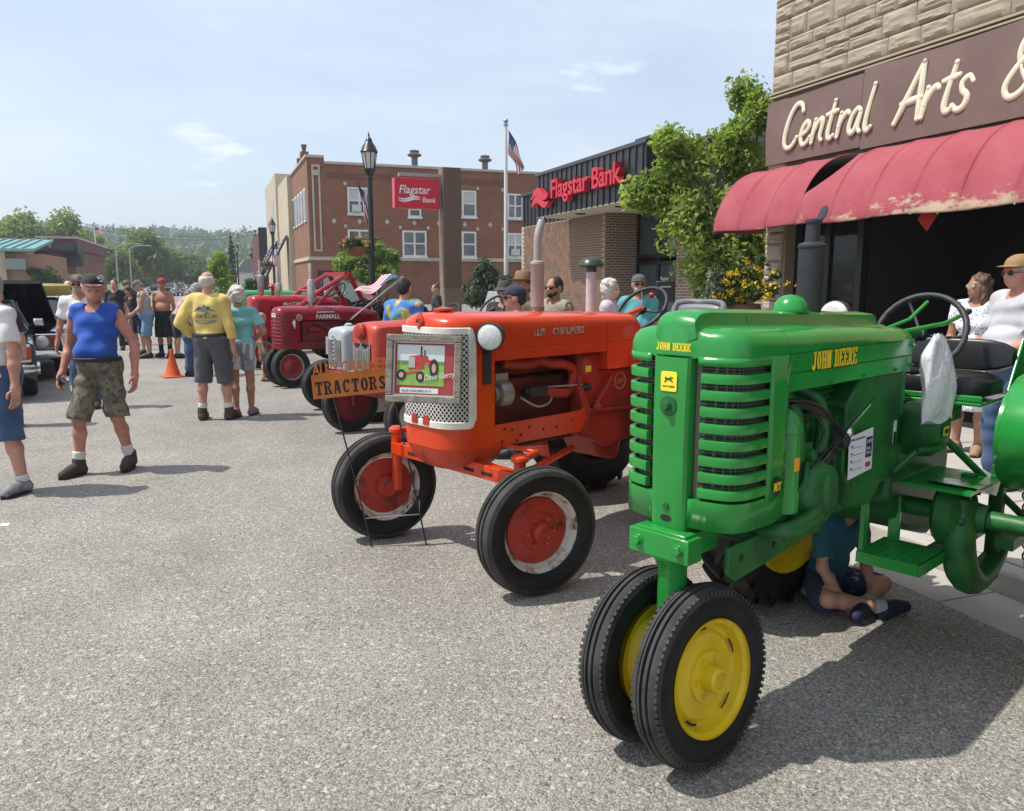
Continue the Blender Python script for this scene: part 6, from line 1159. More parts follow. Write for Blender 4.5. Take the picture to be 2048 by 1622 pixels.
# ---------------------------------------------------------------- flagpoles
FP = on_depth(1012, 28.); t = empty('flagpole', (FP.x, FP.y, .12), 0, 'tall white flagpole with a ball finial in front of the bank', 'flagpole'); Hp = (562-262)/1600*28+CAM_H-.12
b = MB(); b.lathe([(.085, 0), (.08, 1), (.055, Hp-.1), (.05, Hp-.05)], n=16); b.build('pole', mat('pole_white', (.62, .62, .6), .4, metal=.2), t); b = MB(); b.lathe([(.05, Hp-.05), (.09, Hp-.02), (.09, Hp), (.03, Hp+.04)], n=14); b.ell((0, 0, Hp+.12), (.085, .085, .085)); b.build('finial', M_alu, t, ang=40)
A3 = Vector((FP.x, FP.y, Hp-.05))+rv*.09
flag('flag', 'large flag with stars and stripes hanging from the flagpole by the bank', lambda u, v: A3+Vector((0, 0, -1))*(.80*v*(1-.35*u)+1.0*u**1.1)+rv*(.52*u*(1-.25*v)+.07*math.sin(6*v+5*u)*(.2+u))+Vector((.35, .93, 0))*(.11*math.sin(8*v+4*u)*(.3+u)))
FP2 = on_depth(197, 118); t = empty('flagpole', (FP2.x, FP2.y, 0), 0, 'distant white flagpole beyond the red brick shop', 'flagpole'); Hp2 = (562-450)/1600*118+CAM_H; b = MB(); b.lathe([(.14, 0), (.08, Hp2)], n=10); b.build('pole', MATS['pole_white'], t); b = MB(); b.ell((0, 0, Hp2+.1), (.15, .15, .15)); b.build('finial', M_alu, t)
A4 = Vector((FP2.x, FP2.y, Hp2-.5)); flag('flag', 'small far off flag with stars and stripes beyond the brick shop', lambda u, v: A4+rv*(1.5*u)+Vector((0, 0, -.85*v-.25*u+.08*math.sin(6*u)))+Vector((.35, .93, 0))*.12*math.sin(7*u), n=14)
for i, (px, top, dep, arm) in enumerate([(236, 488, 105, 2.6), (263, 492, 118, 2.4), (443, 486, 112, -3.0)]):
    p = on_depth(px, dep); h_ = (562-top)/1600*dep+CAM_H; t = empty('street_light', (p.x, p.y, 0), 0, ['far grey street light beside the white flagpole', 'second far grey street light before the broad tree', 'far street light arching in from the kerb above the lime tree'][i], 'street light', 'far grey street lights')
    b = MB(); b.tube([(0, 0, 0), (0, 0, h_-.5), (arm*.3, 0, h_-.1), (arm, 0, h_)], [.11, .08, .06, .05], 8); b.build('pole', M_grey, t); b = MB(); b.box((arm*1.12, 0, h_-.05), (.75, .3, .14)); b.build('lamp_head', M_grey, t, bevel=.04)
# ---------------------------------------------------------------- small street things
g = G(346, 754); t = empty('traffic_cone', (g.x, g.y, 0), R(15), 'orange traffic cone with a flattened top standing in the street', 'cone'); M_cone = mat('cone_orange', (.72, .11, .02), .6, col2=(.62, .09, .02), ns=9)
b = MB(); b.lathe([(.14, .025), (.13, .04), (.032, .42), (.04, .47), (.036, .5), (.02, .5)], n=20); b.build('cone', M_cone, t, ang=40); b = MB(); b.bb(-.17, .17, -.17, .17, .002, .03); b.build('base', M_cone, t, bevel=.012)
pt_ = on_depth(1488, 9.5); t = empty('flower_planter', (pt_.x, pt_.y, .13), 0, 'tall planter overflowing with yellow flowers and silver foliage by the stone pier', 'planter')
b = MB(); b.lathe([(.2, 0), (.18, .05), (.09, .12), (.08, .9), (.14, 1.0)], n=18); b.build('pedestal', mat('cast_stone', (.3, .27, .22), .9), t, ang=35); b = MB(); b.lathe([(.13, 1.0), (.2, 1.06), (.22, 1.2), (.2, 1.3), (.1, 1.3)], n=20); b.build('pot', mat('brown_pot', (.12, .065, .04), .8), t, ang=35)
RNG = np.random.default_rng(77)
for nm, c0, sp, k, per, lf, m_ in (('foliage', (.05, 0, 1.52), (.2, .16, .12), 40, 50, .055, ML_shrub), ('silver_foliage', (-.27, .1, 1.46), (.11, .1, .14), 24, 50, .05, ML_grey), ('flowers', (0.02, -.03, 1.52), (.19, .16, .12), 60, 14, .03, leafmat('petal_yellow', (.75, .55, .03), (.62, .42, .02), .2)), ('flowers', (.14, 0, 1.6), (.12, .1, .1), 14, 10, .04, leafmat('petal_dark', (.09, .05, .04), (.14, .06, .05), .1))):
    cs = RNG.normal(size=(k, 3))*np.array(sp)+np.array([c0[0]*.936, -c0[0]*.352+c0[1], c0[2]]); pts, d = cluster_points(cs, np.full(k, .06), per); tag(leaf_mesh(nm, pts, d, lf, m_, t, aspect=1.2 if 'flow' in nm else 1.7), kind='stuff')
pm = on_depth(1331, 14.8); t = empty('deposit_box', (pm.x, pm.y, .12), R(-30), 'black metal drop box on a post before the bank wall', 'drop box'); b = MB(); b.bb(-.03, .03, -.03, .03, 0, 1.2); b.build('post', M_iron, t); b = MB(); b.bb(-.17, .17, -.15, .15, 1.2, 1.58); b.build('box', M_black, t, bevel=.02); b = MB(); b.bb(-.1, .1, -.16, -.152, 1.46, 1.49); b.build('slot', M_grey, t, ang=0)
pa = on_depth(990, 12.); t = empty('a_frame_sign', (pa.x, pa.y, .13), R(-18), 'white A-shaped board with a brown stripe behind the orange tractor', 'sign board')
for s in (-1, 1): b = MB(); b.prism([(-.36, 0), (.36, 0), (.3, .8), (.1, 1.42), (-.1, 1.42), (-.3, .8)], (0, s*.25, 0), (1, 0, 0), (0, -s*.16, 1), (0, .02, 0)); b.build('board', M_white, t)
b = MB(); b.prism([(-.05, .3), (.05, .3), (.05, 1.25), (-.05, 1.25)], (0, -.255, 0), (1, 0, 0), (0, .16, 1), (0, -.004, 0)); b.build('stripe', mat('stripe_brown', (.25, .1, .06), .7), t)
# ---------------------------------------------------------------- show boards in front of the orange tractor
M_wood = mat('weathered_wood', (.26, .225, .18), .85, col2=(.15, .125, .1), ns=7, stretch=(2, 2, 9), bump=.5, bs=30, col3=(.36, .33, .28), n3=22, alpha3=(.58, .7))
pf = at(848, 738, 4.27); fr_ = empty('framed_picture', pf, -R(20.6+8), 'framed tractor picture in a weathered wood frame on the orange grille', 'picture'); fr_.rotation_euler = (R(-6), R(1), -R(20.6+10))
W2, H2, T = .207, .181, .036
for (x0, x1, z0, z1) in ((-W2, W2, H2-T, H2), (-W2, W2, -H2, -H2+T), (-W2, -W2+T, -H2+T+.001, H2-T-.001), (W2-T, W2, -H2+T+.001, H2-T-.001)): b = MB(); b.bb(x0, x1, -.02, .015, z0, z1); b.build('frame_rail', M_wood, fr_, bevel=.004)
def pp(nm, x0, x1, z0, z1, y, m_, par=None): b = MB(); b.bb(x0, x1, y-.001, y, z0, z1); return b.build(nm, m_, par or fr_, ang=0)
W3, H3 = W2-T, H2-T
for x_ in (-.1, .1): b = MB(); b.tube([(x_, .015, H2-.02), (x_, .09, H2+.0), (x_, .2, H2-.03)], .004, 6); b.build('hook', M_grey, fr_)
pp('mount', -W3, W3, -H3, H3, .004, M_wht); mt_ = pp('mat_board', -W3+.008, W3-.008, -H3+.008, H3-.008, .0025, mat('mat_red', (.36, .05, .045), .6))
pp('print_sky', -W3+.022, W3-.06, .03, H3-.018, .001, mat('print_sky', (.62, .66, .64), .5)); pp('print_field', -W3+.022, W3-.06, -H3+.055, .029, .001, mat('print_field', (.2, .38, .07), .6, col2=(.3, .46, .1), ns=20)); pp('print_trees', -W3+.022, W3-.06, .022, .042, .0003, mat('print_trees', (.1, .2, .07), .6, col2=(.2, .3, .12), ns=40))
cap_ = pp('caption_plate', -W3+.04, W3-.09, -H3+.014, -H3+.042, .0005, M_wht); text('caption', 'ALLIS-CHALMERS D-17', .018, (-W3+.048, -.0012, -H3+.021), (1, 0, 0), (0, 0, 1), M_black, cap_, .0006, xs=.92)
b = MB(); y_ = -.0012; pr = lambda P_, w_=.0006: b.prism(P_, (0, y_, 0), (1, 0, 0), (0, 0, 1), (0, -w_, 0))
pr([(-.08, .015), (.02, .04), (.022, .068), (-.03, .074), (-.082, .065)]); pr([(-.085, -.005), (.0, .0), (.0, .03), (-.085, .03)]); pr([(-.12, -.035), (-.03, -.02), (-.03, -.01), (-.12, -.022)]); pr([(.02, .01), (.07, .02), (.07, .045), (.02, .05)]); b.build('print_tractor', mat('print_red', (.5, .04, .04), .5), fr_, ang=0)
for (cx_, cz_, r1, r2) in ((-.125, -.035, .026, .03), (-.02, -.042, .024, .03), (.055, .005, .024, .05)):
    b = MB(); b.prism([(r1*math.cos(a), r2*math.sin(a)) for a in np.linspace(0, 6.283, 20)[:-1]], (cx_, -.0022, cz_), (1, 0, 0), (0, 0, 1), (0, -.0006, 0)); q = b.build('print_wheel', M_black2, fr_, ang=0); b = MB(); b.prism([(r1*.5*math.cos(a), r2*.5*math.sin(a)) for a in np.linspace(0, 6.283, 16)[:-1]], (cx_, -.0031, cz_), (1, 0, 0), (0, 0, 1), (0, -.0005, 0)); b.build('print_hub', mat('print_hub', (.55, .35, .25), .6), q, ang=0)
pp('print_grille', -.085, -.05, .005, .062, -.0022, M_silver); text('signature', 'Dave Gerry', .042, (.0, -.004, -.062), (1, 0, .16), (-.16, 0, 1), M_wht, fr_, .0006, shear=.35, xs=.85)
b = MB(); b.bb(-.02, -.012, -.004, -.003, .07, .12); b.bb(.0, .006, -.004, -.003, .07, .10); b.build('print_stack', M_black2, fr_, ang=0)
gl_, gr_ = G(744, 1094), G(853, 1090); st_ = empty('sign_stand', (gl_.x, gl_.y, 0), 0, 'orange cut metal tractor sign on thin black wire legs', 'sign stand')
base = Vector((gl_.x, gl_.y, 0)); tl, trr = at(668, 800, 5.02)-base, at(783, 775, 5.08)-base
for a_, e_ in ((Vector((0, 0, .0)), tl), (Vector(gr_)-base, trr)): b = MB(); b.tube([a_, a_.lerp(e_, .5)+Vector((.004, 0, 0)), e_+(e_-a_)*.12], .0055, 6); b.build('leg', M_black2, st_)
q1, q2 = Vector((0, 0, 0)).lerp(tl, .2), (Vector(gr_)-base).lerp(trr, .2); b = MB(); b.tube([q1+Vector((0, 0, .08)), q1, q2, q2+Vector((0, 0, .09))], .0045, 6); b.build('cross_wire', M_grey, st_)
M_osign = mat('sign_orange', (.56, .17, .025), .6, col2=(.42, .11, .02), ns=6, nlo=.45, nhi=.7); so3 = at(627, 799, 4.97)-base; su = (at(761, 785, 5.08)-base-so3).normalized(); sv_ = Vector((-.05, 0, 1)); sv_ = (sv_-su*sv_.dot(su)).normalized(); sn = su.cross(sv_)
pl_ = MB(); Wd = .475; pl_.prism([(0, 0), (Wd, 0), (Wd, .128), (0, .128)], so3, su, sv_, -sn*.004); sp_ = pl_.build('plate', M_osign, st_, ang=0)
slab_text('stencil_lettering', 'TRACTORS', .084, so3+su*.018+sv_*.022, su, sv_, M_black, sp_, w_=.53, gap=.135, th=.18)
pl2 = MB(); pl2.prism([(0, .128), (Wd, .128), (Wd, .15), (0, .15)], so3, su, sv_, -sn*.004); pl2.prism([(0, .225), (Wd, .225), (Wd, .24), (0, .24)], so3, su, sv_, -sn*.004) if False else None; pl2.build('letter_strip', M_osign, st_, ang=0)
text('cut_lettering', 'ALLIS-CHALMERS', .108, so3+su*.012+sv_*.146, su, sv_, M_osign, sp_, .004, xs=.6, off=.02)
# placard on the dark red tractor, flag over the loader
pq = at(683, 692, 12.9); t = MB(); t.box((0, 0, 0), (.5, .02, .28)); t = t.build('placard', M_wht, None, ang=0); t.location = pq; t.rotation_euler = (R(4), R(2), -R(20)); tag(t, 'white printed placard leaning on the dark red tractor', 'placard'); text('placard_print', '1947\nFARMALL H', .07, (-.22, -.0105, .03), (1, 0, 0), (0, 0, 1), M_fr, t, .001, off=.01)
A5, B5, C5 = at(728, 588, 13.6), at(800, 556, 13.9), at(765, 552, 14.0)
flag('flag', 'flag with stars and stripes spread over a slanted pole above the red tractors', lambda u, v: B5.lerp(A5, u)+(C5-B5)*v*(1-.5*u)+Vector((0, 0, .05*math.sin(6*u+3*v)))+rv*.03*math.sin(5*v))
b = MB(); b.tube([at(700, 640, 13.4), at(806, 553, 13.95)], .015, 6); t = b.build('flag_pole', M_alu, None); tag(t, 'thin slanting pole holding the flag above the red tractors', 'pole')
# ---------------------------------------------------------------- cars
M_carglass = mat('car_glass', (.03, .035, .04), .05, spec=.6)
def car(label, loc, bearing, body, hood_open=0., hood_m=None, group='parked show cars', hood_in=None):
    t = empty('car', (loc[0], loc[1], 0), R(90-bearing), label, 'car', group); hood_m = hood_m or body     # x forward
    def sec(x, w_, z0, z1, sh=.05): return [Vector((x, y, z)) for y, z in [(-w_+.06, z0), (-w_, z0+.12), (-w_-.01, (z0+z1)/2), (-w_+.02, z1-sh), (-w_+.09, z1), (w_-.09, z1), (w_-.02, z1-sh), (w_+.01, (z0+z1)/2), (w_, z0+.12), (w_-.06, z0)]]
    b = MB(); b.loft([sec(x, w_, z0, z1) for x, w_, z0, z1 in ((-2.35, .78, .42, .8), (-2.25, .86, .36, .92), (-1.6, .9, .3, .96), (-.8, .9, .26, .95), (.0, .9, .26, .94), (.55, .9, .26, .93))]); b.build('body', body, t, ang=35)
    for s in (-1, 1): b = MB(); b.loft([[Vector((x, s*y, z)) for y, z in [(.9, .3 if abs(x-1.4) > .37 else .66), (.915, .6 if abs(x-1.4) > .37 else .7), (.88, zt-.05), (.8, zt), (.68, zt-.005), (.66, zt-.2), (.66, .4)]] for x, zt in ((.555, .93), (.9, .925), (1.02, .92), (1.1, .92), (1.4, .91), (1.7, .9), (1.8, .895), (2.05, .88), (2.25, .86))]); b.build('fender', body, t, ang=35)
    b = MB(); b.bb(.5, 2.2, -.64, .64, .42, .6); b.bb(.75, 1.5, -.3, .3, .6, .84); b.build('engine_bay', M_black2, t, bevel=.02)
    hl_ = 1.6; ca, sa = math.cos(hood_open), math.sin(hood_open); b = MB()
    for th, rev in ((.0, 0),): b.loft([[Vector((.56+u*ca-(z)*sa, y, .945+u*sa+z*ca)) for y, z in ((-.655, 0), (-.64, .03), (-.2, .05), (.2, .05), (.64, .03), (.655, 0), (.6, -.02), (-.6, -.02))] for u in (0, .4, .8, 1.2, hl_)])
    b.build('hood', hood_m, t, ang=35)
    b = MB(); b.loft([[Vector((x, s*y, z)) for s, y, z in ((-1, wb, zb), (-1, wt, zt), (1, wt, zt), (1, wb, zb))] for x, wb, wt, zb, zt in ((-1.55, .8, .66, .93, .95), (-1.0, .84, .64, .93, 1.36), (-.1, .84, .64, .93, 1.38), (.5, .84, .7, .93, .96))]); b.build('cabin', M_carglass, t, ang=20)
    b = MB(); b.loft([[Vector((x, s*y, z)) for s, y, z in ((-1, .65, 1.365+q), (-1, .6, 1.395+q), (1, .6, 1.395+q), (1, .65, 1.365+q))] for x, q in ((-1.05, -.01), (-.5, .015), (-.05, 0))])
    for s in (-1, 1): b.tube([(-.08, s*.645, 1.375), (.5, s*.79, .93)], .03, 6); b.tube([(-1.0, s*.645, 1.36), (-1.5, s*.74, .94)], .06, 6); b.tube([(-.55, s*.645, 1.38), (-.5, s*.84, .93)], .025, 6)
    b.build('roof', body, t, ang=35)
    b = MB(); b.bb(2.2, 2.26, -.86, .86, .5, .8); gr2 = b.build('grille', M_black, t, bevel=.02)
    for s in (-1, 1):
        b = MB(); b.bb(2.24, 2.3, s*.68-.17, s*.68+.17, .56, .82); hb2 = b.build('headlamp', M_chrome, t, bevel=.02); b = MB(); b.lathe([(.1, 0), (.095, .02), (.05, .04), (0, .045)], (2.295, s*.62, .69), (1, 0, 0), 20); b.build('lens', M_lens, hb2, ang=50); b = MB(); b.bb(2.25, 2.305, s*.8-.06, s*.8+.06, .6, .78); b.build('marker_lamp', mat('marker_amber', (.35, .06, .02), .3), hb2, bevel=.01)
    b = MB(); rings = [[Vector((2.28+.08*math.cos(a)-.12*abs(y)**3, y*.95, .47+.09*math.sin(a))) for a in np.linspace(0, 6.283, 13)[:-1]] for y in np.linspace(-1, 1, 11)]; b.loft(rings); b.build('bumper', M_chrome, t, ang=50)
    b = MB(); b.bb(.25, .34, .92, 1.06, .98, 1.1); b.build('mirror', M_chrome, t, bevel=.02)
    b = MB(); b.bb(-.75, -.6, .905, .915, .76, .79); b.build('door_handle', M_chrome, t)
    for x in (1.4, -1.35):
        for s in (-1, 1): wheel(t, (x, s*.8, .33), rib_tyre(.335, .2, .2, 36), [(.2, -.09), (.205, -.08), (.19, -.07), (.17, -.02), (.1, -.03), (.05, -.05), (0, -.05)], M_chrome, flip=s > 0, n=28)
    return t
M_carblk = mat('car_black', (.006, .006, .007), .12, coat=.8)
def put_car(label, px, py, rel, corner, body, **k):
    g = G(px, py); be = 20.6+rel; f_ = Vector((math.sin(R(be)), math.cos(R(be)), 0)); l_ = Vector((-f_.y, f_.x, 0)); p = Vector(g)-f_*corner[0]-l_*corner[1]; return car(label, (p.x, p.y), be, body, **k)
put_car('black muscle car with its hood raised and chrome bumper', 128, 752, 157, (1.4, .8), M_carblk, hood_open=R(27))
put_car('dark car with a raised pale yellow hood behind the black one', 166, 690, 156, (1.4, .8), mat('car_blue', (.05, .09, .13), .2, coat=.6), hood_open=R(24), hood_m=mat('hood_yellow', (.62, .5, .17), .5))
put_car('dark green car almost hidden behind the man in white', 62, 789, 149, (1.4, .8), mat('car_dkgreen', (.01, .022, .015), .2, coat=.6))
for i, (px, py, rel, c_, lab) in enumerate([(338, 592, 165, (.55, .55, .56), 'far off silver car at the end of the street'), (354, 591, 165, (.2, .02, .02), 'far off dark red car at the end of the street'), (392, 592, 165, (.05, .055, .06), 'far off dark car by the lime green tree'), (318, 591, 165, (.1, .13, .2), 'far off blue car beyond the crowd')]):
    car(lab, G(px, py)[:2], 20.6+rel, mat('far_car_%d' % i, c_, .25, coat=.5), group='cars parked far down the street')
# overhead cables
for i, (ya, yb, dy) in enumerate([(470, 474, 0), (478, 480, 2)]):
    a_, c_ = at(130, ya-30, 100), at(600, yb-30, 130); b = MB(); b.tube([a_.lerp(c_, q/10)+Vector((0, 0, -2.2*math.sin(q/10*math.pi))) for q in range(11)], .02, 4); t = b.build('overhead_cable', M_black2, None); tag(t, ['thin dark cable strung high across the far street', 'second thin cable just under the topmost far cable'][i], 'cable', 'cables across the far street')

g = G(8, 1050); b = MB(); b.prism([(-.03, -.02), (.03, -.025), (.035, .015), (-.02, .025)], (0, 0, .003), (1, 0, 0), (0, 1, .15), (0, 0, .001)); t = b.build('paper_scrap', M_paper, None); t.location = g; tag(t, 'small scrap of white paper lying on the road', 'litter')
# the air: thin summer haze between here and the wooded hill
hz = MB(); hz.bb(-1100, 1100, -120, 1600, -2, 75)
hm_ = bpy.data.materials.new('haze'); hm_.use_nodes = True; nt = hm_.node_tree; nt.nodes.remove(nt.nodes['Principled BSDF']); pv_ = N(nt, 'ShaderNodeVolumePrincipled'); pv_.inputs['Color'].default_value = (.82, .9, 1, 1); pv_.inputs['Density'].default_value = .0007; pv_.inputs['Anisotropy'].default_value = .3
nt.links.new(pv_.outputs[0], nt.nodes['Material Output'].inputs['Volume']); tag(hz.build('haze', hm_, None, ang=0), kind='stuff')
# ================================================================ people: bodies grown as one smooth surface from a posed skeleton
def surfnet(f, org, h):
    ins = f < 0; c = np.zeros(tuple(s-1 for s in f.shape), np.int8); OFF = [(i, j, k) for i in (0, 1) for j in (0, 1) for k in (0, 1)]
    nx, ny, nz = f.shape
    for (i, j, k) in OFF: c += ins[i:nx-1+i, j:ny-1+j, k:nz-1+k]
    act = np.argwhere((c > 0) & (c < 8)); n = len(act); idx = -np.ones(c.shape, np.int64); idx[tuple(act.T)] = np.arange(n)
    v8 = np.stack([f[act[:, 0]+i, act[:, 1]+j, act[:, 2]+k] for i, j, k in OFF], 1); O = np.array(OFF, float); acc = np.zeros((n, 3)); cnt = np.zeros(n)
    for a in range(8):
        for b in range(a+1, 8):
            if np.abs(O[a]-O[b]).sum() != 1: continue
            va, vb = v8[:, a], v8[:, b]; m = (va < 0) != (vb < 0); t = np.where(m, va/(va-vb+1e-12), 0)
            acc += m[:, None]*(O[a]+(O[b]-O[a])*t[:, None]); cnt += m
    V = (act+acc/np.maximum(cnt, 1)[:, None])*h+org; F = []
    for ax in range(3):
        s0 = [slice(0, -1) if q == ax else slice(1, -1) for q in range(3)]; s1 = [slice(1, None) if q == ax else slice(1, -1) for q in range(3)]
        A, B = ins[tuple(s0)], ins[tuple(s1)]; u, w_ = [q for q in range(3) if q != ax]
        for sg, M in ((1, A & ~B), (0, ~A & B)):
            e = np.argwhere(M)
            if not len(e): continue
            e = e+np.array([0 if q == ax else 1 for q in range(3)]); qs = []
            for du, dw in ((-1, -1), (0, -1), (0, 0), (-1, 0)):
                z = e.copy(); z[:, u] += du; z[:, w_] += dw; qs.append(idx[z[:, 0], z[:, 1], z[:, 2]])
            q4 = np.stack(qs, 1); flip = (sg == 1) ^ (ax == 1); F.append(q4 if flip else q4[:, ::-1])
    return V, np.concatenate(F) if F else np.zeros((0, 4), int)
def sdf(prims, h, k=.03, cuts=(), wr=0., wk=38., seed=0, pad=.06):
    """prims: ('c',a,b,ra,rb[,clip]) tapered limb, ('e',c,r,rot) ellipsoid; cuts: (point, normal) planes or ('-', prim)"""
    lo = np.full(3, 9.); hi = np.full(3, -9.)
    bbs = []
    for p in prims:
        if p[0] == 'c': a, b, r_ = np.array(p[1]), np.array(p[2]), max(p[3], p[4]); l, u = np.minimum(a, b)-r_, np.maximum(a, b)+r_
        else: c = np.array(p[1]); r_ = max(p[2]); l, u = c-r_, c+r_
        bbs.append((l, u)); lo = np.minimum(lo, l); hi = np.maximum(hi, u)
    lo -= pad*.5+2*h; hi += pad*.5+2*h; n = np.ceil((hi-lo)/h).astype(int)+1; f = np.full(tuple(n), .2, np.float32)
    ax = [lo[i]+h*np.arange(n[i], dtype=np.float32) for i in range(3)]
    def dist(p, X, Y, Z):
        if p[0] == 'c':
            a, b = np.array(p[1], np.float32), np.array(p[2], np.float32); d = b-a; L2 = float(d@d)+1e-9
            t = np.clip(((X-a[0])*d[0]+(Y-a[1])*d[1]+(Z-a[2])*d[2])/L2, 0, 1); q = np.sqrt((X-a[0]-t*d[0])**2+(Y-a[1]-t*d[1])**2+(Z-a[2]-t*d[2])**2)-(p[3]+(p[4]-p[3])*t)
            if len(p) > 5 and p[5] is not None:
                for (pt, nn) in p[5]: q = np.maximum(q, (X-pt[0])*nn[0]+(Y-pt[1])*nn[1]+(Z-pt[2])*nn[2])
            return q
        c, r_ = p[1], p[2]; x, y, z = X-c[0], Y-c[1], Z-c[2]
        if len(p) > 3 and p[3] is not None: m = np.array(p[3]).T; x, y, z = m[0][0]*x+m[0][1]*y+m[0][2]*z, m[1][0]*x+m[1][1]*y+m[1][2]*z, m[2][0]*x+m[2][1]*y+m[2][2]*z
        k0 = np.sqrt((x/r_[0])**2+(y/r_[1])**2+(z/r_[2])**2); k1 = np.sqrt((x/r_[0]**2)**2+(y/r_[1]**2)**2+(z/r_[2]**2)**2); return k0*(k0-1)/np.maximum(k1, 1e-6)
    for p, (l, u) in zip(prims, bbs):
        i0 = np.clip(np.floor((l-pad-lo)/h).astype(int), 0, n); i1 = np.clip(np.ceil((u+pad-lo)/h).astype(int)+1, 0, n); sl_ = tuple(slice(a, b) for a, b in zip(i0, i1))
        X, Y, Z = np.meshgrid(ax[0][sl_[0]], ax[1][sl_[1]], ax[2][sl_[2]], indexing='ij', sparse=True); d = dist(p, X, Y, Z).astype(np.float32); g_ = f[sl_]
        hh = np.maximum(k-np.abs(g_-d), 0)/k; f[sl_] = np.minimum(g_, d)-hh*hh*k*.25
    X, Y, Z = np.meshgrid(*ax, indexing='ij', sparse=True)
    if wr:
        rs = np.random.default_rng(seed); q = 0
        for i in range(6): kv = rs.normal(size=3)*np.array([.8, .8, 1.1]); kv = kv/np.linalg.norm(kv)*wk*(.5+1.2*i/6); q = q+np.sin(X*kv[0]+Y*kv[1]+Z*kv[2]+rs.uniform(0, 6)+1.5*np.sin(Z*9+i))
        f = f+wr*q/3
    for c in cuts:
        if c[0] == '-': f = np.maximum(f, -dist(c[1], X, Y, Z))
        else: pt, nn = c; f = np.maximum(f, (X-pt[0])*nn[0]+(Y-pt[1])*nn[1]+(Z-pt[2])*nn[2])
    f[0], f[-1] = .2, .2; f[:, 0] = .2; f[:, -1] = .2; f[:, :, 0] = .2; f[:, :, -1] = .2
    return surfnet(f.astype(np.float64), lo, h)
def mesh_np(name, V, F, m, parent, extra=None, loc=None):
    vs, fs = V.tolist(), F.tolist()
    if extra is not None: o = len(vs); vs += [list(p) for p in extra.v]; fs += [[i+o for i in f] for f in extra.f]
    me = bpy.data.meshes.new(name); me.from_pydata(vs, [], fs); me.materials.append(m); me.polygons.foreach_set('use_smooth', [True]*len(fs)); me.update()
    o = bpy.data.objects.new(name, me); COL.objects.link(o); o.parent = parent; return o
SK = {k: mat('skin_'+k, c, .55, col2=c2, ns=9, bump=.1, bs=60, spec=.35) for k, c, c2 in (('fair', (.53, .3, .21), (.45, .22, .15)), ('red', (.5, .24, .17), (.4, .16, .11)), ('tan', (.4, .2, .125), (.33, .16, .1)), ('pale', (.56, .36, .27), (.5, .29, .21)))}
def cloth(name, c, c2=None, ns=4, **k): return mat('cloth_'+name, c, .85, col2=c2 or tuple(x*.8 for x in c), ns=ns, bump=.25, bs=90, sheen=.1, **k)
M_hairw = mat('hair_white', (.6, .57, .52), .7, col2=(.42, .39, .35), ns=30, bump=.6, bs=60); M_hairb = mat('hair_brown', (.06, .035, .02), .6, col2=(.14, .085, .045), ns=25, bump=.6, bs=60); M_hairk = mat('hair_dark', (.012, .01, .009), .55, bump=.5, bs=60); M_hairg = mat('hair_grey', (.34, .33, .31), .7, col2=(.2, .19, .18), ns=30, bump=.6, bs=60); M_blond = mat('hair_blond', (.36, .23, .1), .6, col2=(.25, .15, .06), ns=20, bump=.5, bs=60)
M_lensd = mat('sunglass_lens', (.008, .008, .009), .12); M_sole = mat('sole', (.02, .018, .016), .8); M_sock = cloth('sock_white', (.66, .65, .63)); M_leather = mat('belt_leather', (.014, .011, .009), .5)
